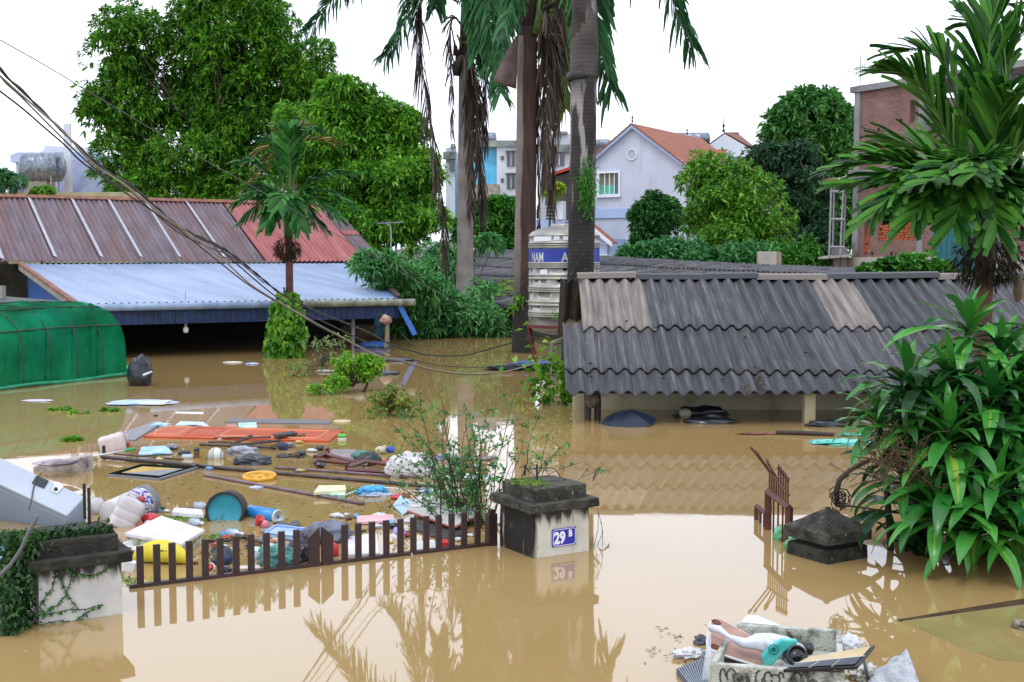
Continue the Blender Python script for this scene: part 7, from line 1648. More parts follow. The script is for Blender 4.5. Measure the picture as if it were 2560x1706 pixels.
# yellow banana-shaped cushion
bn2 = thing('yellow_cushion', 'yellow banana-shaped cushion floating behind the left gate leaf', 'cushion', at_w(g4, 720, 1340)); mb = MB(); pts = []; rs = []
for i in range(17):
    t = i / 16; X = lerp(505, 955, t); Y = 1318 + 14 * t - 58 * math.sin(t * math.pi) ** .9 * (1 - .25 * t); p = at_w(g4, X, 1352 - 22 * (1 - t)); p.z = .085 * math.sin(min(1, t * 1.05) * math.pi) ** .7 * (1 - .3 * t) - .0 + .012; pts.append(p); rs.append(max(.006, .085 * math.sin(min(.999, .12 + t * .88) * math.pi) ** .75))
mb.tube(pts, rs, 20); mb.build('body', M_('matte_yellow', '#c2b020', '#d3c53a', sc=4, rough=.6), bn2, smooth=True)
mb = MB(); mb.tube([pts[-1], pts[-1] + (pts[-1] - pts[-2]).normalized() * .03], [.014, .01], 8); mb.build('tip', M_('brown_tip', '#4a2a18', rough=.7), bn2, smooth=True)
mb = MB()
for a, b_ in (((1.0, 0), (1.6, 1)), ((1.6, 1), (2.2, 0)), ((2.8, 0), (3.2, .8))): 
    i = 8; c = pts[8] + Vector((-.03 + a[0] * .02, -.083, .02 + a[1] * .01)); d_ = pts[8] + Vector((-.03 + b_[0] * .02, -.083, .02 + b_[1] * .01)); mb.tube([c, d_], .0035, 4)
mb.build('stitched_mark', m_black, bn2)
lathing('pale_blue_cup', 'pale blue plastic cup between the first two gate pickets', 'cup', at_w(g4, 548, 1335, .0), (.5, -.5, 1), [('cup', [(0, 0), (.026, 0), (.032, .04), (.036, .07), (.03, .068), (.025, .03)], M_('pale_aqua', '#6fb2d6', '#93cbe6', sc=5, rough=.35))])
cw = thing('milk_carton', 'crushed white carton beside the foot of the overgrown pillar', 'carton', at_w(g4, 440, 1370)); mb = MB(); mb.box(at_w(g4, 440, 1372, .035) + Vector((0, .02, 0)), (.085, .06, .08), Matrix.Rotation(R(15), 3, 'Y') @ Matrix.Rotation(R(12), 3, 'Z')); mb.build('carton', m_pw, cw, bevel=.006)
mb = MB(); mb.box(at_w(g4, 440, 1395, .008), (.09, .05, .02), Matrix.Rotation(R(12), 3, 'Z')); mb.build('flap', M_('pink_flap', '#c09a94', rough=.6), cw, bevel=.003)
lathing('white_colander', 'white plastic basket rim behind the coping of the overgrown pillar', 'basket', at_w(g4, 490, 1195, .03), (.05, -.1, 1), [('basket', [(.05, -.06), (.075, .0), (.082, .002), (.082, .01), (.074, .01), (.05, -.05), (0, -.05)], m_pw)])
# multicoloured bucket
lathing('patterned_bowl', 'navy patterned bowl with cream inside, tipped towards the gate', 'bowl', at_w(g4, 1175, 1290, .05), (.25, -.5, .8), [('bowl', [(0, -.07), (.05, -.06), (.085, -.01), (.09, .02)], M_('navy_red_pattern', '#14203c', '#27406a', sc=14, rough=.4, c3='#8a2a2a', sc3=16, lo3=.6, hi3=.64)), ('inside', [(.088, .02), (.075, -.005), (.0, -.03)], M_('cream_inside', '#c7bf80', '#d6d09c', sc=3, rough=.5))])
th = lathing('round_toy', 'red and white round slice-shaped toy in front of the patterned bowl', 'toy', at_w(g4, 1085, 1380, .025), (-.3, -.8, .5), [('rind', [(0, -.015), (.034, -.012), (.036, .0), (.032, .004)], m_pw), ('flesh', [(.03, .005), (.0, .007)], MATS['bright_red_plastic'])])
lathing('red_toy', 'small red plastic knob above the slice-shaped toy', 'toy', at_w(g4, 1165, 1345, .03), (0, -.3, 1), [('knob', [(0, -.03), (.02, -.025), (.022, 0), (.012, .02), (0, .024)], MATS['bright_red_plastic'])])
blobw('black_bowl', 'small black rounded cap by the gate rail below the patterned bowl', 'bowl', at_w(g4, 1198, 1400, .02), (.055, .045, .035), m_pblk, 17, .06)
lathing('white_shaker', 'milky plastic cup behind the gate left of the teal bag', 'cup', at_w(g4, 1440, 1290, .02), (.25, -.1, 1), [('cup', [(0, -.04), (.03, -.04), (.036, .0), (.04, .055), (.034, .065), (0, .07)], M_('milky_aqua', '#a8c6cc', '#c8dee0', sc=5, rough=.3))])
blobw('teal_bag', 'teal translucent plastic bag pressed against the gate pickets', 'plastic bag', at_w(g4, 1620, 1300, .05), (.15, .09, .09), M_('teal_plastic', '#2a6a68', '#7ab8b0', sc=5, rough=.25, c3='#12242c', sc3=3, lo3=.5, hi3=.6), 18, .3, 2.6, lvl=40)
blobw('black_sack', 'crumpled black plastic bag just left of the gate middle', 'plastic bag', at_w(g4, 1780, 1270, .05), (.09, .08, .1), MATS['black_grey_bag'], 19, .3, 3, lvl=36)
blobw('grey_patterned_sack', 'grey patterned sack standing behind the gate middle', 'sack', at_w(g4, 1990, 1120, .06), (.2, .09, .095), M_('grey_pattern_cloth', '#3a3d4c', '#83859a', sc=5, rough=.45, c3='#a9aabc', sc3=4, lo3=.6, hi3=.66), 20, .3, 2.2, rz=R(20), lvl=40)
blobw('red_bag', 'bright red ball-shaped bag just right of the gate middle', 'plastic bag', at_w(g4, 2050, 1240, .045), (.045, .04, .055), MATS['bright_red_plastic'], 21, .12)
slab4('scrap_sheet', 'pale pinkish scrap by the gate rail', 'scrap', [g4(1290, 1385), g4(1300, 1362), g4(1470, 1355), g4(1480, 1378)], .01, .012, M_('pinkish_white', '#c0aca4', '#d4cac6', sc=5, rough=.6))
slab4('scrap_sheet', 'thin white strip above the pale pinkish scrap by the rail', 'scrap', [g4(1520, 1335), g4(1525, 1322), g4(1600, 1322), g4(1600, 1334)], .01, .01, m_pw)

# brown wooden frames (overturned chairs)
wf_ = thing('overturned_stool', 'overturned reddish-brown wooden stool frames floating together', 'stool', at_w(g5, 480, 720)); m_rb = M_('red_brown_wood', '#3f1612', '#5a241c', sc=5, rough=.4, spec=.6)
for (a, b_, z_, th_) in (((292, 650), (365, 625), .05, .03), ((365, 632), (560, 680), .05, .022), ((295, 668), (520, 692), .045, .026), ((505, 715), (630, 675), .055, .03), ((640, 680), (800, 700), .055, .024), ((505, 735), (830, 752), .04, .028), ((292, 690), (292, 650), .04, .03)):
    mb = MB(); mb.tube([at_w(g5, *a, z_), at_w(g5, *b_, z_)], th_, 4); mb.build('rail', m_rb, wf_, bevel=.004)
for (X, Y) in ((290, 690), (500, 740), (368, 640)):
    mb = MB(); p = at_w(g5, X, Y); mb.box(p + UP * .03, (.04, .05, .12), Matrix.Rotation(R(20), 3, 'Z')); mb.build('leg', m_rb, wf_, bevel=.004)
slab4('lilac_glass', 'murky lilac sheet behind the overturned stool', 'plastic sheet', [g5(385, 630), g5(400, 596), g5(560, 598), g5(545, 655)], .02, .015, M_('murky_lilac', '#8d8c7c', '#a894ac', sc=3, rough=.2))
blobw('dark_helmet', 'black rounded bag beside the overturned stool', 'bag', at_w(g5, 650, 665, .05), (.13, .09, .085), M_('black_green_cloth', '#101418', '#1e3a30', sc=5, rough=.35), 22, .15)
blobw('teal_shell', 'dark teal plastic basin behind the black rounded bag', 'basin', at_w(g5, 600, 640, .03), (.12, .09, .06), M_('dull_teal', '#2f5f5a', '#4f8078', sc=4, rough=.4), 23, .1)
th = lathing('yellow_bottle', 'yellow ridged bottle by the big white sack', 'bottle', at_w(g5, 712, 655, .04), (-.2, .1, 1), [('bottle', [(0, -.07), (.022, -.07), (.024, -.04), (.02, -.035), (.024, -.03), (.024, .0), (.02, .005), (.024, .01), (.022, .03), (.012, .045), (0, .047)], M_('soft_yellow', '#c0a860', '#d2c080', sc=4, rough=.5))])
lathing('rolled_mat', 'pale rolled mat end sticking up behind the big white sack', 'rolled mat', at_w(g5, 735, 600, .05), (1, .3, .15), [('roll', [(0, -.08), (.03, -.07), (.045, -.03), (.042, .05), (0, .06)], M_('pale_beige', '#b5a488', '#c8b9a0', sc=5, rough=.7))])
ws = thing('white_sack', 'big white sack tied with blue cord under the rose branches', 'sack', at_w(g5, 910, 740)); mb = MB(); mb.blob(at_w(g5, 915, 720, .09), (.23, .16, .16), 24, .2, 2, Matrix.Rotation(R(15), 3, 'Z'), 44); mb.build('bag', M_('white_woven_sack', '#b7b3b4', '#d0cdd0', sc=5, rough=.6, bump=.5, bsc=14, c3='#8d8070', sc3=3, lo3=.58, hi3=.75), ws, smooth=True)
mb = MB(); c = at_w(g5, 790, 600, .1); mb.blob(c, (.05, .05, .04), 25, .3, 3, lvl=16); mb.build('blue_tie', M_('strong_blue', '#2b4fb0', rough=.5), ws, smooth=True)
slab4('red_strip', 'red plastic strip below the tied neck of the white sack', 'plastic strip', [g5(715, 680), g5(730, 665), g5(805, 662), g5(800, 712)], .03, .02, M_('deep_red', '#9c1620', rough=.4))
blobw('blue_crumpled_bag', 'crumpled bright blue plastic bag in the middle of the debris', 'plastic bag', at_w(g5, 665, 880, .02), (.13, .07, .05), M_('vivid_blue_bag', '#1f8fc8', '#58b4dc', sc=7, rough=.3), 26, .45, 3, lvl=36)
blobw('clear_crumpled_bag', 'clear crumpled film around the bright blue bag', 'plastic film', at_w(g5, 700, 905, .005), (.17, .06, .02), cb_, 27, .5, 3, lvl=36)
blobw('red_sandal', 'red plastic sandal right of the bright blue bag', 'sandal', at_w(g5, 860, 918, .02), (.085, .045, .03), M_('scarlet_plastic', '#a8141e', '#c42a34', sc=4, rough=.3), 28, .2)
slab4('blue_board', 'plain pale blue board sticking up by the red sandal', 'board', [g5(808, 968), g5(860, 932), g5(985, 968), g5(875, 1018)], .03, .015, M_('powder_blue', '#93b2cc', '#a8c2da', sc=3, rough=.5), dz=(.0, .04, .0, -.02))
slab4('pink_foam_sheet', 'pink foam sheet behind the right gate leaf', 'foam sheet', [g5(570, 1082), g5(568, 1042), g5(812, 1032), g5(825, 1070)], .03, .025, M_('pale_pink_foam', '#d09a9e', '#dfb4b8', sc=4, rough=.7))
slab4('blue_square', 'small light blue square at the right end of the pink foam sheet', 'packet', [g5(765, 1098), g5(768, 1066), g5(818, 1064), g5(818, 1094)], .035, .02, M_('light_azure', '#6ea8dc', rough=.4))
wbd = thing('red_edged_board', 'large white board with a red edge leaning behind the gate post', 'board', at_w(g5, 1160, 1080)); bq = [P(*g5(*a)) + UP * z_ for a, z_ in (((905, 1050), .07), ((1000, 958), .09), ((1420, 1085), .10), ((1215, 1160), .06))]
mb = MB(); mb.prism(bq[::-1], -UP * .018); mb.build('panel', M_('board_white', '#b8b3b0', '#cdc9c6', sc=3, rough=.5, c3='#8f8580', sc3=8, lo3=.6, hi3=.7), wbd, bevel=.003)
mb = MB()
for i, j in ((0, 3), (3, 2)): mb.tube([bq[i] - UP * .02, bq[j] - UP * .02], .008, 4)
mb.build('edge', MATS['deep_red'], wbd)
slab4('dark_under_board', 'dark board under the red-edged white one', 'board', [g5(925, 1120), g5(960, 1075), g5(1330, 1150), g5(1150, 1195)], .02, .02, M_('charcoal_board', '#1d2026', '#34383c', sc=4, rough=.5))
lathing('lilac_tub', 'white tub with lilac lid behind the fifth right-hand picket', 'tub', at_w(g5, 845, 1175, .02), (.3, -.25, 1), [('tub', [(0, -.05), (.045, -.05), (.05, .03)], m_pw), ('lid', [(.053, .03), (.053, .05), (0, .055)], M_('lilac_plastic', '#8f7cc0', '#a694d0', sc=4, rough=.4))])
slab4('red_box', 'small red box between two right-hand pickets', 'box', [g5(1128, 1222), g5(1130, 1198), g5(1175, 1196), g5(1180, 1218)], .035, .04, MATS['bright_red_plastic'])
slab4('flat_carton', 'white flat box lid between the gate rail and the lilac-lidded tub', 'box', [g5(480, 1300), g5(500, 1185), g5(700, 1150), g5(720, 1290)], .02, .03, M_('off_white_lid', '#c2c0c4', '#d8d6da', sc=4, rough=.6, c3='#a08d80', sc3=7, lo3=.62, hi3=.72), bevel=.006)
slab4('foam_sheet', 'white broken foam sheet touching the numbered pillar side of the gate', 'foam sheet', [g5(930, 1290), g5(950, 1215), g5(1080, 1200), g5(1130, 1250)], .02, .03, M_('off_white_foam', '#b9bab8', '#cfcfcd', sc=4, rough=.7, c3='#706858', sc3=6), bevel=.006)
blobw('clear_bag', 'clear plastic bag beside the teal scrap near the gate post', 'plastic bag', at_w(g5, 1160, 990, .03), (.06, .05, .05), cb_, 31, .2)
# rubbish around the white sack, under the rose
for k, (X, Y, s_, mm, lab, cat) in enumerate(((1320, 660, (.3, .1, .03), M_('brownish_mat', '#5a4a3a', '#8a8078', sc=4, rough=.7), 'brown flattened mat behind the rose branches', 'mat'), (1290, 790, (.25, .12, .04), M_('whitish_junk', '#a5a8a8', '#c6c8cc', sc=5, rough=.5), 'pale plastic sheet under the rose branches', 'plastic sheet'), (1100, 880, (.2, .08, .03), MATS['whitish_junk'], 'pale crumpled sheet at the foot of the rose', 'plastic sheet'), (1160, 660, (.12, .07, .06), M_('blue_red_packet', '#3a4a7a', '#b0a0a0', sc=6, rough=.5), 'blue and pinkish packet among the rose branches', 'packet'), (1250, 930, (.06, .05, .03), MATS['bright_red_plastic'], 'little red scrap low in the rose branches', 'scrap'))):
    blobw('floating_rubbish', lab, cat, at_w(g5, X, Y, .01), s_, mm, 40 + k, .35, 2.4, 'rubbish under the rose bush')
for k, (X, Y, lab) in enumerate(((835, 985, 'green duckweed patch behind the foam lid'), (990, 1000, 'green duckweed patch under the teal drum'), (1170, 1135, 'yellowish weed patch near the small blue lid'), (440, 1480, 'weed patch by the foot of the first picket'), (2200, 770, 'weeds beside the washing powder box'))):
    rng = np.random.default_rng(300 + k); n = 150; c = at_w(g4, X, Y, .008); pos = np.array(c) + rng.normal(size=(n, 3)) * np.array([.09, .07, .004]); o = leaves('weed_patch', rng, pos, rng.normal(size=(n, 3)) * [1, 1, .3], .022, .014, lm_V); tag(o, lab, 'weeds', 'weeds drifting among the debris', 'stuff')
rng = np.random.default_rng(310); n = 260; c = at_w(g5, 1070, 950, .02); pos = np.array(c) + rng.normal(size=(n, 3)) * np.array([.14, .1, .012]); tag(leaves('weed_patch', rng, pos, rng.normal(size=(n, 3)), .025, .018, lm_V), 'mossy green weeds at the back corner of the red-edged board', 'weeds', 'weeds drifting among the debris', 'stuff')
# crumpled scraps drifting among the debris
rg = random.Random(77)
kinds = [(M_('scrap_white', '#b9bab8', '#d2d2d4', sc=9, rough=.5), 'white'), (m_pblk, 'black'), (M_('scrap_brown', '#4a3626', '#6e5840', sc=9, rough=.8), 'brown'), (M_('scrap_blue', '#3a6fae', '#86aed6', sc=9, rough=.4), 'blue'), (M_('scrap_red', '#9c2420', '#c0564a', sc=9, rough=.5), 'red'), (M_('scrap_grey', '#66686c', '#97989c', sc=9, rough=.5), 'grey'), (M_('scrap_yellow', '#b09a48', '#cdbd7c', sc=9, rough=.6), 'yellowish')]
SCR = {}
def scrap(p, s, k):
    if k not in SCR:
        for v in range(2):
            mb = MB(); mb.blob((0, 0, 0), (1, .62, .34), 60 + k * 2 + v, .45, 2.6, lvl=22); o = mb.build('crumpled_scrap', kinds[k][0], smooth=True); SCR.setdefault(k, []).append(o)
            tag(o, 'small crumpled %s scrap of rubbish drifting in the debris behind the gate' % kinds[k][1], 'scrap', 'small %s scraps among the debris' % kinds[k][1]); o['used'] = 0
    o = SCR[k][rg.randrange(2)]
    if o['used']: o = o.copy(); COL.objects.link(o)
    o['used'] = 1; o.location = p; o.scale = (s, s, s); o.rotation_euler = (0, 0, rg.random() * 6.28)
spots = []
for k in range(34): X = rg.uniform(430, 1850); spots.append(g4(X, 1345 - (X - 430) * .13 + abs(rg.gauss(0, 70)) * -1 + 30))
for k in range(30): spots.append(g5(rg.uniform(430, 1400), rg.uniform(1040, 1230)))
for k in range(18): spots.append(g4(rg.uniform(560, 2150), rg.uniform(350, 640)))
for k in range(22): spots.append(g5(rg.uniform(620, 1400), rg.uniform(700, 1000)))
for k in range(14): spots.append(g4(rg.uniform(300, 1100), rg.uniform(900, 1130)))
for sp in spots:
    p = P(*sp, -.004); s_ = sg(sp[0] / Q); gl_ = GLa + gd * s_
    if sp[0] > 300 and sp[0] < 1240 and p.y < gl_.y + .1: continue
    scrap(p, rg.uniform(.022, .06) * p.y / 10, rg.choice((0, 0, 0, 1, 1, 2, 2, 3, 4, 5, 5, 6)))
for o in bpy.data.objects:
    if 'used' in o: del o['used']
# fine litter and scum on the surface
V = []
for (g_, x0, x1, y0, y1, n) in ((g4, 420, 2250, 420, 1150, 900), (g4, 300, 1900, 1120, 1290, 500), (g5, 400, 1450, 850, 1200, 700), (g5, 1000, 1500, 700, 1150, 300), (g4, -200, 1500, 20, 330, 250), (g6, 120, 520, 380, 640, 120), (g2, 900, 1500, 840, 960, 80), (g1, 0, 1300, 900, 1150, 200), (g7, 330, 700, 1150, 1330, 60)):
    for k in range(n):
        X, Y = rg.uniform(x0, x1), rg.uniform(y0, y1)
        if mn.noise(Vector((X * .006, Y * .02, n))) < -.02: continue
        p = P(*g_(X, Y), .004)
        if g_ is g5 and Y > 1230 - (X - 400) * .16 + 20: continue
        V.append(list(p))
V = np.array(V); rng = np.random.default_rng(9); dv = rng.normal(size=(len(V), 3)) * [1, .6, .02]
tag(leaves('surface_litter', rng, V, dv, .035, .014, mat('litter_mix', '#33261a', '#b5a98a', sc=.5, rough=.9, island=1., lo=.1, hi=.95), up=3, droop=0), 'fine brown and pale litter floating in drifts on the flood water', 'litter', kind='stuff')
# ------------------------------------------------------------------ right-hand floating things
um = thing('umbrella', 'half sunken dark blue umbrella in front of the cream wall', 'umbrella', P(*g1(1740, 1450))); uc = P(*g1(1745, 1455)); ur = .43; tiltm = Matrix.Rotation(R(-10), 3, 'Y') @ Matrix.Rotation(R(6), 3, 'X')
def umf(a, b):
    k = a * 8; fr_ = k - int(k); rr = ur * b * (1 - .06 * math.sin(fr_ * math.pi) * b); ang = a * 2 * math.pi; z = .17 * (1 - (b ** 2)) - .02 * math.sin(fr_ * math.pi) * b
    return uc + tiltm @ Vector((math.cos(ang) * rr, math.sin(ang) * rr, z))
mb = MB(); mb.grid(umf, 64, 10); mb.build('canopy', M_('navy_umbrella', '#121a2a', '#1c283c', sc=3, rough=.45, spec=.35), um, smooth=True)
mb = MB(); 
for k in range(8): mb.tube([umf(k / 8 + .0001, b) + UP * .002 for b in np.linspace(.05, .99, 8)], .004, 4)
mb.build('ribs', MATS['navy_cloth'], um)
mb = MB(); mb.tube([uc + tiltm @ Vector((0, 0, .165)), uc + tiltm @ Vector((0, 0, .20))], .006, 6); mb.build('tip', m_black, um)
lathing('broken_stump', 'pale worm-eaten log hanging by the timber posts under the roof corner', 'log', At(*g1(1512, 1300), 17.0), (.05, 0, 1), [('log', [(0, -.09), (.04, -.07), (.09, -.02), (.1, .04), (.08, .12), (0, .13)], M_('worn_log', '#3c342a', '#7a6e5a', sc=9, rough=.9, bump=.5))])
pole('driftwood', 'long dark driftwood branch floating by the concrete post', 'driftwood', at_w(g2, 1115, 862, .02), at_w(g2, 1405, 872, .02), .03, m_darkwood, 'driftwood near the concrete post', sag=.01)
blobw('driftwood', 'short reddish driftwood piece left of the long branch', 'driftwood', at_w(g2, 1025, 867, .01), (.22, .07, .02), M_('red_wood', '#5a3426', '#7a4c3a', sc=6, rough=.8), 33, .3, group='driftwood near the concrete post')
blobw('turquoise_bag', 'turquoise plastic bag floating left of the striped-leaf clump', 'plastic bag', at_w(g2, 1455, 910, .01), (.38, .2, .03), M_('turquoise_film', '#3fae9e', '#6cc8ba', sc=6, rough=.35), 34, .35, 3, lvl=40)
blobw('green_film', 'thin green film floating just beyond the turquoise bag', 'plastic film', at_w(g2, 1525, 872, .01), (.25, .12, .02), M_('green_film', '#2f8a68', rough=.4), 35, .3)
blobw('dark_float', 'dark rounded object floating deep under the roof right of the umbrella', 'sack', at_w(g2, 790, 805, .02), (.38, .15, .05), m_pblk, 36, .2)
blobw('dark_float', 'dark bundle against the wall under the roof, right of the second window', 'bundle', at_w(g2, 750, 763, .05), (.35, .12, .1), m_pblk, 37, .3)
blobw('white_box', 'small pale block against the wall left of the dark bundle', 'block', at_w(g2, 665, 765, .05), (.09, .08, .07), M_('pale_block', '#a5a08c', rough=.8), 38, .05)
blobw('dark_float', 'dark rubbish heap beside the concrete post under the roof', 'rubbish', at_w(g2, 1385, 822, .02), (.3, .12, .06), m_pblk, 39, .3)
blobw('small_scrap', 'thin blue-grey scrap floating in the roof reflection', 'scrap', at_w(g2, 1145, 1081, .006), (.1, .04, .008), MATS['grey_bag_plastic'], 41, .2)
blobw('green_carrier_bag', 'light green plastic bag beside the spear-topped gate', 'plastic bag', at_w(g7, 405, 1280, .05), (.09, .07, .075), M_('mint_film', '#4ca86a', '#8fd4a4', sc=6, rough=.3, transl=.2), 42, .3, 2.6, lvl=36)
blobw('green_carrier_bag', 'light green plastic bag caught inside the spear-topped gate bars', 'plastic bag', at_w(g7, 320, 1235, .04) + Vector((.0, .05, 0)), (.05, .05, .07), MATS['mint_film'], 43, .3)
slab4('red_cloth', 'bright red scrap wedged behind the pyramid-capped pillar', 'scrap', [g7(440, 1262), g7(450, 1243), g7(498, 1242), g7(510, 1262)], .03, .03, M_('flag_red', '#c0101c', rough=.5))
# junk by the tank stand
blobw('blue_tarp_heap', 'bright blue tarpaulin heap under the tank stand', 'tarpaulin', P(*g1(1085, 1045), .03), (.5, .35, .1), MATS['bright_blue_sheet'], 44, .4, 3, lvl=30)
blobw('dark_branch_heap', 'dark tangled wires and branches left of the tank stand', 'branches', P(*g1(1010, 1062), .02), (.6, .25, .07), M_('dark_tangle', '#1d2026', '#3a4048', sc=9, rough=.8), 45, .6, 5, lvl=40)
tb = thing('white_tub', 'pale upright plastic panel between the tank stand and the fibre cement shed', 'panel', P(*g1(1250, 1145))); mb = MB(); a, b_ = P(*g1(1212, 1150)), P(*g1(1302, 1140)); mb.prism([a - UP * .1, b_ - UP * .1, b_ + UP * .8, a + UP * .72], Vector((0.05, .25, 0))); mb.build('panel', M_('pale_green_panel', '#a2a898', '#b9beb0', sc=4, rough=.6), tb, bevel=.02)
rng = np.random.default_rng(320); n = 420; c = P(*g1(1270, 1150), .35); pos = np.array(c) + rng.normal(size=(n, 3)) * np.array([.28, .2, .28]); pos[:, 2] = np.abs(pos[:, 2]); tag(leaves('vine_sprays', rng, pos, rng.normal(size=(n, 3)), .13, .09, lm_V), 'light green vine between the tank stand and the shed roof corner', 'vine', kind='stuff')
gw = thing('wooden_post', 'dark post with hanging rags under the left corner of the fibre cement roof', 'post', P(*g1(1305, 1250))); mb = MB(); p = P(*g1(1308, 1240)); mb.tube([p - UP * .3, p + UP * .9], .045, 7); mb.build('post', m_darkwood, gw)
blobw('dark_float', 'dark bundle floating right of the bright yellow-green bush', 'bundle', P(*q(888, 858), .02), (.25, .2, .05), M_('slate_bundle', '#2a3038', '#4c545e', sc=6, rough=.6), 46, .3)
blobw('grey_float', 'dark grey debris line floating right of the sparse bush', 'rubbish', P(*q(900, 828), .02), (.5, .15, .04), MATS['slate_bundle'], 47, .4)
blobw('white_float', 'white foam scrap at the foot of the sparse bush', 'foam', P(*q(752, 853), .02), (.2, .12, .03), m_foam, 48, .3)

# ------------------------------------------------------------------ green net tunnel
nt_ = thing('net_tunnel', 'half sunken green shade-net tunnel on dark hoops at the left', 'net tunnel', P(*q(150, 900)))
m_net = bpy.data.materials.new('green_shade_net'); m_net.use_nodes = True; t = m_net.node_tree; N = t.nodes; L = t.links; b = N['Principled BSDF']; b.inputs['Base Color'].default_value = hexc('#0f8a5c'); b.inputs['Roughness'].default_value = .8; b.inputs['Specular IOR Level'].default_value = .1
tcn = N.new('ShaderNodeTexCoord'); n1 = N.new('ShaderNodeTexNoise'); n1.inputs['Scale'].default_value = 1.6; n1.inputs['Detail'].default_value = 5; L.new(tcn.outputs['Object'], n1.inputs['Vector'])
cr_ = N.new('ShaderNodeValToRGB'); cr_.color_ramp.elements[0].position = .35; cr_.color_ramp.elements[1].position = .7; cr_.color_ramp.elements[0].color = hexc('#0a5f40'); cr_.color_ramp.elements[1].color = hexc('#1d9a70'); L.new(n1.outputs['Fac'], cr_.inputs[0]); L.new(cr_.outputs[0], b.inputs['Base Color'])
tp = N.new('ShaderNodeBsdfTransparent'); tp.inputs['Color'].default_value = (.35, .9, .6, 1); trn = N.new('ShaderNodeBsdfTranslucent'); L.new(cr_.outputs[0], trn.inputs['Color']); m1 = N.new('ShaderNodeMixShader'); m1.inputs[0].default_value = .35; L.new(b.outputs[0], m1.inputs[1]); L.new(trn.outputs[0], m1.inputs[2])
wv_ = N.new('ShaderNodeTexNoise'); wv_.inputs['Scale'].default_value = .9; L.new(tcn.outputs['Object'], wv_.inputs['Vector']); mr = N.new('ShaderNodeMapRange'); mr.inputs['To Min'].default_value = .4; mr.inputs['To Max'].default_value = .8; L.new(wv_.outputs['Fac'], mr.inputs[0])
ms = N.new('ShaderNodeMixShader'); L.new(mr.outputs[0], ms.inputs[0]); L.new(tp.outputs[0], ms.inputs[1]); L.new(m1.outputs[0], ms.inputs[2]); L.new(ms.outputs[0], N['Material Output'].inputs['Surface'])
na, nb_ = P(-260, 1005), P(318, 940); nd = (nb_ - na); nL = nd.length; nd.normalize(); nn2 = Vector((-nd.y, nd.x, 0)); 
def netp(s, a, k=1.0):   # a: 0 front foot .. 1 back foot
    ang = math.pi * a; w2 = 1.35; H = 1.42 - .03 * math.sin(s * 1.3)
    y = w2 * (1 - math.cos(ang)); z = H * math.sin(ang) ** .5
    return na + nd * s + nn2 * (y * k + .0) + UP * z * k
def nf(a, b):
    s = a * nL; p = netp(s, b); hoop = (s / .62) % 1; sagk = math.sin(hoop * math.pi)
    n3 = mn.noise(Vector((s * 1.5, b * 6, 0))) * .09 + abs(mn.noise(Vector((s * 3.1 + b * 5, b * 9 - s, 4)))) * .10 + .06 * mn.noise(Vector((s * .8, 7, 0))) * math.sin(b * math.pi); c = na + nd * s + nn2 * 1.35
    d = (p - c); d.z += .0; p = p - d.normalized() * (.03 * sagk * math.sin(b * math.pi) + n3 * .6) + nd * (.25 * b * (a - .5) * 0)
    return p
mb = MB(); mb.grid(nf, 160, 70); mb.build('net', m_net, nt_, smooth=True)
mb = MB(); 
def endf(a, b): p = netp(nL, a); c = na + nd * nL + nn2 * 1.35; return c.lerp(p, b) + nd * (.1 * (1 - b))
mb.grid(endf, 24, 4); mb.build('end_net', m_net, nt_, smooth=True)
m_hoop = M_('dark_bamboo', '#1d2a22', '#33402f', sc=6, rough=.7)
for k in range(int(nL / .62) + 1):
    mb = MB(); s = min(nL - .02, k * .62); lean = .12
    mb.tube([netp(s + lean * math.sin(a * math.pi), a, .97) for a in np.linspace(0, 1, 22)], .012, 5, False); mb.build('hoop', m_hoop, nt_)
mb = MB()
for a in (.16, .34, .5): mb.tube([netp(s, a, .99) for s in np.linspace(0, nL, 12)], .014, 5)
for s in np.linspace(.3, nL - .3, 8): mb.tube([na + nd * s + nn2 * .5 - UP * .2, na + nd * (s + .05) + nn2 * .5 + UP * 1.0], .018, 5)
mb.build('purlins', m_hoop, nt_)
mb = MB(); mb.tube([na + nd * s - nn2 * .03 + UP * (.03 + .012 * math.sin(s * 3)) for s in np.linspace(0, nL, 30)] + [nb_ + nd * .5 + nn2 * .5 + UP * .12], .035, 7); mb.build('rolled_hem', M_('deep_green_net', '#0c6a4c', '#1a8f6a', sc=6, rough=.5), nt_, smooth=True)
blobw('black_plastic_wrap', 'black plastic sheet bunched at the right end of the green tunnel', 'plastic sheet', P(*q(315, 868), .15) + Vector((0, .15, .02)), (.2, .22, .36), M_('black_wrap', '#101216', '#262a34', sc=6, rough=.3), 50, .2, 1.6, lvl=40)
pole('white_peg', 'small white stick poking out right of the black bunched plastic', 'stick', P(*q(330, 862), .25), P(*q(348, 855), .27), .02, m_pw)

# ------------------------------------------------------------------ foam box full of rubbish in the foreground
zb = .15
oq = [P(*g6(505, 610), zb), P(*g6(1300, 668), zb), P(*g6(1278, 408), zb), P(*g6(640, 368), zb)]
cn = sum(oq, Vector((0, 0, 0))) / 4
FX = thing('rubbish_foam_box', 'open scribbled foam box full of rubbish floating in the right foreground', 'foam box', (cn.x, cn.y, 0))
def ins(t): return [cn + (p - cn) * t for p in oq]
I = ins(.90); mb = MB()
for i in range(4):
    j = (i + 1) % 4; mb.prism([oq[i], oq[j], I[j], I[i]], -UP * .24)
for i in range(4): pass
mb.build('walls', m_foamd, FX, bevel=.006)
mb = MB(); mb.prism([p - UP * .12 for p in ins(.895)][::-1], -UP * .03); mb.build('floor', m_foamd, FX)
m_scr = M_('black_marker', '#2b2a28', '#4a4845', sc=9, rough=.8)
fa, fbb = oq[0], oq[1]; fn = Vector(((fbb - fa).y, -(fbb - fa).x, 0)).normalized()
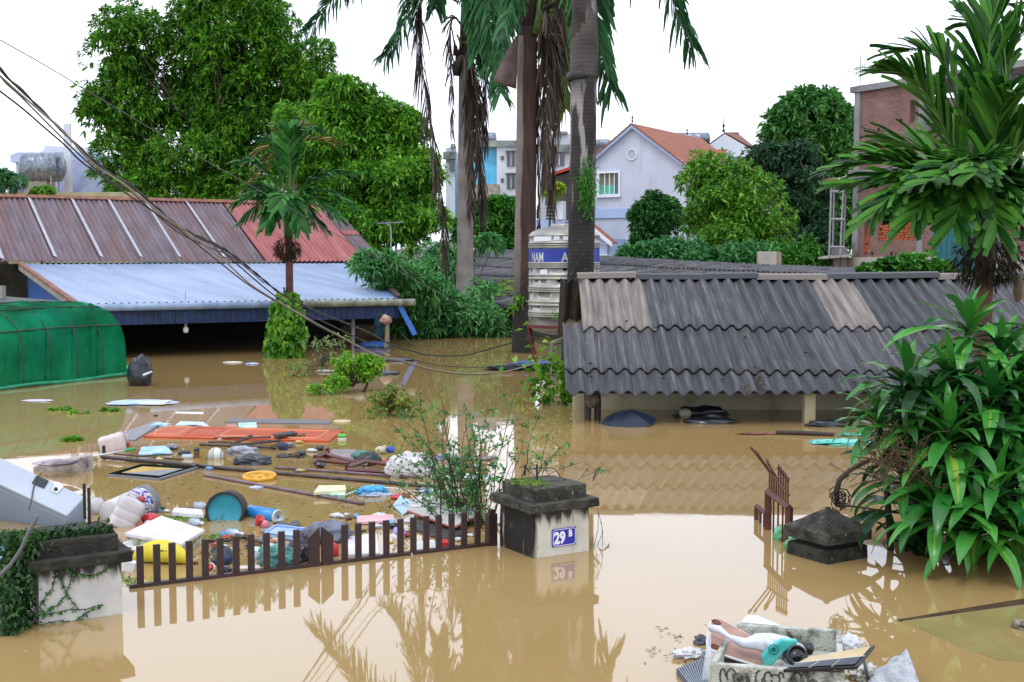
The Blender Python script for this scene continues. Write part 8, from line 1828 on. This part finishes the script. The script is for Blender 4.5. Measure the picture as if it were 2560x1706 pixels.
mb = MB(); rg = random.Random(9)
for k in range(16):
    s = .10 + .055 * k + rg.uniform(-.01, .01); c = fa.lerp(fbb, s) + fn * .004 - UP * rg.uniform(.05, .08); r1_, r2_ = rg.uniform(.012, .03), rg.uniform(.02, .045); dvv = (fbb - fa).normalized(); ph = rg.random() * 6
    mb.tube([c + dvv * math.cos(ph + a) * r1_ + UP * math.sin(ph + a) * r2_ for a in np.linspace(0, rg.uniform(2.5, 5.5), 9)], .004, 4, False)
mb.build('marker_scribbles', m_scr, FX)
# board
bd_ = thing('wooden_board', 'rounded wood-grain board with brown holes propped in the foam box', 'board', At(*g6(650, 520), 7.0))
bq = [At(*g6(478, 520), 6.5), At(*g6(838, 638), 6.38), At(*g6(790, 468), 6.72), At(*g6(520, 322), 6.85)]
def bf_(a, b): return bq[0].lerp(bq[1], a).lerp(bq[3].lerp(bq[2], a), b)
bnrm = (bq[1] - bq[0]).cross(bq[3] - bq[0]).normalized()
if bnrm.y > 0: bnrm = -bnrm
outl = []
for k in range(32):
    an_ = k / 32 * 2 * math.pi; x = math.copysign(abs(math.cos(an_)) ** .38, math.cos(an_)); y = math.copysign(abs(math.sin(an_)) ** .38, math.sin(an_)); outl.append(bf_(.5 + .5 * x, .5 + .5 * y))
mb = MB(); mb.prism(outl, -bnrm * .012); mb.build('panel', M_('pink_brown_laminate', '#8f6c5e', '#a88474', sc=5, rough=.6, stretch=(1, 1, 6)), bd_)
mb = MB(); mb.tube([p - bnrm * .006 for p in outl] + [outl[0] - bnrm * .006], .007, 5, False); mb.build('edging', M_('white_edging', '#c8c6cc', rough=.4), bd_)
for (a, b_) in ((.06, .83), (.1, .12)):
    mb = MB(); c = bf_(a + .04, b_) + bnrm * .002; u1 = (bq[1] - bq[0]).normalized(); v1 = bnrm.cross(u1); mb.prism([c + u1 * x + v1 * y for x, y in ((-.03, .0), (-.015, .022), (.01, .018), (.03, .004), (.02, -.018), (-.01, -.024))], bnrm * .003); mb.build('broken_hole', M_('dark_hole_brown', '#2e1a10', '#6a3c1c', sc=30, rough=.8), bd_)
# plastic bag with teal print
pb = thing('printed_carrier_bag', 'white carrier bag with teal print draped from the board to the black cup', 'plastic bag', At(*g6(850, 520), 6.9)); mb = MB()
pth = [(500, 405, 6.6, .05), (560, 415, 6.58, .07), (620, 455, 6.53, .05), (700, 490, 6.46, .07), (780, 485, 6.46, .13), (860, 495, 6.45, .18), (950, 520, 6.45, .19), (1030, 550, 6.45, .14), (1075, 560, 6.45, .06)]
pts = [At(*g6(x, y), d) for x, y, d, r_ in pth]; k0 = len(mb.v); mb.tube(pts, [r_ * .32 for *_, r_ in pth], 28)
mb.v = [tuple(Vector(p) + mn.noise_vector(Vector(p) * 22) * .016) for p in mb.v]; mb.build('bag', M_('bag_film', '#c9cdd4', '#dfe1e6', sc=9, rough=.3, transl=.2, c3='#a9b0ba', sc3=7), pb, smooth=True)
mb = MB(); pts2 = [At(*g6(x, y), 6.36) for x, y in ((812, 570), (830, 635), (880, 620), (940, 545), (1020, 500), (1025, 475), (930, 470), (860, 510))]
mb.prism([p + mn.noise_vector(p * 9) * .004 for p in pts2], Vector((0, .035, 0))); mb.build('teal_print', M_('teal_print', '#1f9a94', '#5cc0b8', sc=9, rough=.35, c3='#c8d8da', sc3=10, lo3=.6, hi3=.68), pb, bevel=.008)
mt = Matrix.Translation(At(*g6(880, 528), 6.35)) @ Matrix.Rotation(R(90), 4, 'X')
mb = MB(); mb.lathe([(.024, 0), (.028, 0), (.028, .002), (.024, .002), (.024, 0)], mt, 20, False); mb.lathe([(0, 0), (.012, 0), (.012, .002), (0, .002)], mt, 12, False); mb.build('round_mark', M_('dark_teal_ink', '#0f5a58', rough=.4), pb)
lathing('black_cup', 'black round cup with its end facing the camera beside the printed bag', 'cup', At(*g6(1015, 565), 6.32), (.12, -1, .35), [('cup', [(0, -.11), (.042, -.11), (.052, -.01), (.056, 0), (.056, .012), (.046, .014), (.044, .006), (.02, .006), (.018, .01), (0, .01)], M_('glossy_black', '#101012', rough=.22, spec=.6))], n=32)
# solar lamp / panel with cream cells
sp2 = thing('solar_panel', 'small black panel with two cream cells lying on the foam box', 'panel', At(*g6(1230, 590), 6.8)); sq = [At(*g6(935, 640), 6.72), At(*g6(1375, 632), 6.6), At(*g6(1476, 500), 6.95), At(*g6(1075, 575), 7.05)]
sq = [P(*g6(935, 645), .16), P(*g6(1372, 625), .19), P(*g6(1476, 500), .24), P(*g6(1090, 570), .18)]
sn = (sq[1] - sq[0]).cross(sq[3] - sq[0]).normalized()
mb = MB(); mb.prism(sq, -sn * .018); mb.build('frame', M_('black_frame_plastic', '#14151a', rough=.35), sp2, bevel=.003)
def sqf(a, b, z=.002): return sq[0].lerp(sq[1], a).lerp(sq[3].lerp(sq[2], a), b) + sn * z
for (a0, a1, b0, b1, nm, mm) in ((.04, .37, .46, .93, 'cream_cell', 'c'), (.39, .96, .46, .93, 'cream_cell', 'c'), (.36, .64, .07, .42, 'dark_cell', 'd'), (.67, .95, .07, .42, 'dark_cell', 'd'), (.05, .33, .07, .42, 'dark_cell', 'd')):
    mb = MB(); mb.prism([sqf(a0, b0), sqf(a1, b0), sqf(a1, b1), sqf(a0, b1)], sn * .002); mb.build(nm, M_('cream_cell', '#a8946a', '#b9a67c', sc=6, rough=.35) if mm == 'c' else M_('dark_cell', '#1b232c', rough=.2), sp2)
mb = MB()
for e in ((.0, .44, 1, .44), (.35, 0, .35, .44), (.655, 0, .655, .44), (.38, .44, .38, .96)): mb.tube([sqf(e[0], e[1], .004), sqf(e[2], e[3], .004)], .0022, 4)
mb.build('silver_lines', M_('silver_line', '#b0b2b8', rough=.3), sp2)
blobw('black_fitting', 'small black fitting behind the black cup', 'fitting', At(*g6(1085, 520), 6.5), (.03, .04, .035), MATS['glossy_black'], 51, .1)
# silver bubble foil bag
sv = thing('foil_bag', 'silver bubble-foil bag standing at the right of the foam box', 'foil bag', P(*g6(1580, 720))); m_foil = M_('bubble_foil', '#a9abb2', '#d0d2d8', sc=14, rough=.28, metal=.6, bump=1., bsc=120, c3='#7d8088', sc3=9)
va = [P(*g6(1430, 735), .03), P(*g6(1740, 735), .03), At(*g6(1660, 522), 6.45), At(*g6(1480, 660), 6.3), P(*g6(1700, 690), .0) + Vector((0, .16, 0))]
mb = MB()
def ff(a, b):
    p = va[0].lerp(va[1], a).lerp(va[3].lerp(va[2], .2 + .8 * a), b); return p + mn.noise_vector(p * 12) * .02 + Vector((0, -.03 * math.sin(a * math.pi) * math.sin(b * math.pi), 0))
mb.grid(ff, 24, 24)
def ff2(a, b):
    p = va[1].lerp(va[4], a).lerp(va[2], b); return p + mn.noise_vector(p * 12) * .015
mb.grid(ff2, 10, 20); mb.build('bag', m_foil, sv, smooth=True, solid=.006)
# grille, foam scraps, pipe, lid, bag
gr = thing('louvre_panel', 'grey louvred panel dipping into the water left of the foam box', 'grille', P(*g6(400, 660))); lq = [P(*g6(*a), .03) for a in ((308, 640), (385, 735), (500, 735), (465, 572))]
mb = MB(); mb.prism(lq, -UP * .03); mb.build('frame', M_('slate_plastic_dark', '#3a3f48', '#555b66', sc=5, rough=.5), gr)
mb = MB()
for k in range(11):
    t = (k + .5) / 11; mb.tube([lq[0].lerp(lq[3], t).lerp(lq[1].lerp(lq[2], t), .06) + UP * .004, lq[0].lerp(lq[3], t).lerp(lq[1].lerp(lq[2], t), .94) + UP * .004], .004, 4)
mb.build('louvres', M_('grey_louvre', '#7f8792', rough=.4), gr)
blobw('foam_crumbs', 'white broken foam lump left of the rubbish box', 'foam', at_w(g6, 385, 550, .02), (.085, .05, .03), M_('clean_foam', '#cfcfd4', '#e0e0e4', sc=9, rough=.8, bump=.8, bsc=60), 52, .4, 3, lvl=40)
blobw('foam_crumbs', 'dirty white foam lump between the box and the foil bag', 'foam', at_w(g6, 1420, 670, .03), (.07, .06, .05), m_foam, 53, .5, 4, lvl=40)
blobw('white_bag', 'white bag bulging behind the right corner of the rubbish box', 'plastic bag', at_w(g6, 1325, 495, .04), (.07, .07, .05), MATS['bag_film'], 54, .3, 3, lvl=36)
slab4('plastic_tray', 'thin white plastic lid behind the back rim of the rubbish box', 'lid', [g6(690, 362), g6(720, 325), g6(790, 328), g6(925, 385)], .10, .01, m_pw, bevel=.004)
pole('grey_rod', 'grey rod standing right of the small black panel', 'rod', P(*g6(1445, 735), .0), At(*g6(1405, 560), 6.3), .009, M_('grey_rod', '#5d636a', rough=.4))
tr_s = thing('clear_strip', 'clear upright plastic strip at the left corner of the rubbish box', 'plastic strip', at_w(g6, 480, 700)); mb = MB(); a, b_ = P(*g6(455, 725), .02), At(*g6(495, 425), 6.45); mb.prism([a, a + Vector((.05, 0, 0)), b_ + Vector((.015, 0, 0)), b_], Vector((0, .004, 0))); mb.build('strip', M_('clear_film', '#c0c8d2', rough=.1, alpha=.4), tr_s)
blobw('dark_rag', 'dark slate rag at the water line left of the rubbish box', 'rag', at_w(g6, 450, 478, .01), (.04, .05, .03), MATS['slate_bundle'], 55, .4)
for k, (X, Y) in enumerate(((340, 420), (390, 440), (215, 398), (890, 323), (1165, 312))):
    pass
# submerged panel at the lower right
sm = thing('submerged_board', 'wooden-edged board lying just under the water at the lower right', 'board', P(*g6(2050, 400))); e = [P(*g6(1615, 350), .004), P(*g6(2420, 215), .004), P(*g6(2460, 600), .004), P(*g6(2200, 590), .004), P(*g6(1950, 500), .004)]
mb = MB(); mb.prism(e[::-1], -UP * .05); mb.build('panel', M_('olive_silted_panel', '#83774a', '#93865a', sc=1.6, rough=.04, c3='#8a6f42', sc3=1.2, spec=.5), sm)
mb = MB(); a, b_ = P(*g6(1612, 350), .01), P(*g6(2420, 222), .02); dn_ = Vector(((b_ - a).y, -(b_ - a).x, 0)).normalized(); mb.prism([a, a + dn_ * .02, b_ + dn_ * .05, b_ - dn_ * .02][::-1], -UP * .04); mb.build('timber_edge', M_('sodden_timber', '#3a281e', '#57402f', sc=5, rough=.4), sm)
blobw('floating_husk', 'brown and white husk floating at the lower right edge', 'husk', P(*g6(2335, 385), .02), (.05, .05, .03), M_('husk', '#3b3226', '#a59a86', sc=14, rough=.8), 56, .4)
blobw('blue_tub', 'teal and blue shiny tub under the creeper at the lower left edge', 'tub', At(*g3(10, 1040), 7.6) , (.12, .14, .14), M_('blue_teal_gloss', '#2f6a8a', '#78aeb8', sc=5, rough=.25), 57, .15)
blobw('white_hump', 'white plastic bulge between the washing machine and the paint bucket', 'plastic bag', at_w(g3, 530, 735, .05) + Vector((0, .08, 0)), (.075, .08, .085), m_jw, 58, .12)

# ------------------------------------------------------------------ overhead cables
def wire_line(name, label, pts, d0, uend, dend, r, m, group=None, twist=0, r2=None):
    """cable whose plan is a straight line from depth d0 at the first column to depth dend at column uend"""
    u0 = pts[0][0]; x0, y0 = (u0 - 1280) / F * d0, d0; x1, y1 = (uend - 1280) / F * dend, dend
    # smooth the control points
    sp = []
    for i in range(len(pts) - 1):
        p0 = pts[max(i - 1, 0)]; p1 = pts[i]; p2 = pts[i + 1]; p3 = pts[min(i + 2, len(pts) - 1)]
        for j in range(8):
            t = j / 8; sp.append(tuple(.5 * (2 * p1[k] + (p2[k] - p0[k]) * t + (2 * p0[k] - 5 * p1[k] + 4 * p2[k] - p3[k]) * t * t + (3 * p1[k] - p0[k] - 3 * p2[k] + p3[k]) * t ** 3) for k in (0, 1)))
    sp.append(pts[-1]); out = []
    for (u, v) in sp:
        k = (u - 1280) / F; t = (k * y0 - x0) / ((x1 - x0) - k * (y1 - y0)); y = y0 + t * (y1 - y0); out.append(At(u, v, y))
    mb = MB()
    if twist:
        fine = []
        for i in range(len(out) - 1):
            for j in range(6): fine.append(out[i].lerp(out[i + 1], j / 6))
        acc = 0; lst = [0]
        for i in range(1, len(fine)): acc += (fine[i] - fine[i - 1]).length; lst.append(acc)
        for ph in (0, math.pi): mb.tube([p + Vector((0, math.cos(l * twist + ph), math.sin(l * twist + ph))) * r * 1.1 for p, l in zip(fine, lst)], r, 5)
    else: mb.tube(out, r, 6)
    return tag(mb.build(name, m, smooth=True), label, 'cable', group)
m_cab = M_('black_cable', '#0f0f12', rough=.5); m_cabg = M_('grey_beige_cable', '#6f6858', '#8d8674', sc=3, rough=.5)
G = 'overhead cables sagging from the upper left'
def z1(X, Y): return (X / 2.736, Y / 2.736)
def z6(X, Y): return (X / 2.241, 400 + Y / 2.241)
A_ = [z1(-60, 415), z1(0, 470), z1(60, 540), z1(150, 620), z1(300, 770), z1(480, 950), z6(520, 0), z6(640, 95), z6(730, 140), z6(880, 270), z6(1000, 372), z6(1100, 425), z6(1200, 470)]
B_ = [z1(-60, 465), z1(0, 520), z1(100, 610), z1(250, 740), z1(430, 900), z6(520, 20), z6(700, 140), z6(900, 300), z6(1080, 430), z6(1250, 560), z6(1400, 695), z6(1550, 790), z6(1750, 905), z6(1900, 985)]
C_ = [z1(-60, 580), z1(0, 625), z1(150, 740), z1(300, 870), z1(450, 1000), z6(450, 5), z6(600, 115), z6(800, 250), z6(1000, 390), z6(1250, 590), z6(1400, 705), z6(1600, 825), z6(1800, 940), z6(2000, 1035)]
wire_line('power_cable', 'thickest twisted black cable sagging to the middle palm', A_ + [z6(1300, 530), z6(1450, 650), z6(1560, 740), z6(1700, 815), z6(1850, 880), z6(2050, 960), g1(100, 900), g1(230, 935), g1(350, 965), g1(600, 965), g1(800, 915), g1(1060, 845)], 7, 1330, 23, .0062, m_cab, G, twist=14)
wire_line('power_cable', 'black cable running just under the twisted one', [(u + 5, v + 6) for u, v in A_] + [z6(1300, 560), z6(1450, 690), z6(1560, 775), z6(1700, 850), z6(1850, 925), z6(2050, 1020), g1(60, 945), g1(200, 985), g1(400, 1035), g1(700, 1052), g1(950, 1030), g1(1170, 975), g1(1310, 880)], 7, 1400, 23, .0058, m_cab, G)
wire_line('power_cable', 'beige cable ending at the corner of the fibre cement roof', B_ + [z6(2100, 1090), g1(180, 1010), g1(350, 1060), g1(600, 1097), g1(800, 1090), g1(1000, 1055), g1(1320, 935)], 7, 1412, 19, .0062, m_cabg, G)
wire_line('power_cable', 'lowest black cable at the left edge of the sky', C_ + [g1(120, 1000), g1(350, 1066), g1(620, 1104), g1(850, 1085), g1(1180, 985)], 6.9, 1364, 23, .0055, m_cab, G)
wire_line('power_cable', 'uppermost black cable of the bundle crossing the rusty roof', [(u - 6, v + 12) for u, v in A_] + [z6(1300, 545), z6(1480, 690)], 7, 663, 12, .005, m_cab, G)
wire_line('thin_wire', 'thin grey wire running straight across the tallest tree', [q(0, 92), q(120, 160), q(210, 215), q(340, 292), q(470, 368), q(600, 440), q(760, 532), q(860, 590), q(950, 642), q(1100, 722), q(1240, 782)], 9, 1350, 24, .004, M_('grey_wire', '#4a4a4e', rough=.5))
wire_line('thin_wire', 'short thin wire from the middle palm to the roof corner', [g1(1060, 843), g1(1180, 860), g1(1310, 872)], 22.8, 1412, 23, .008, m_cab, 'short wires at the tank stand')
wire_line('thin_wire', 'sagging short wire beneath the one at the tank stand', [g1(1062, 845), g1(1150, 878), g1(1210, 888), g1(1310, 878)], 22.6, 1412, 22.8, .009, m_cab, 'short wires at the tank stand')
wire_line('thin_wire', 'thin black wire dangling from the shed end into the water', [g1(140, 790), g1(190, 850), g1(250, 895), g1(350, 932)], 30, 1075, 25, .007, m_cab)
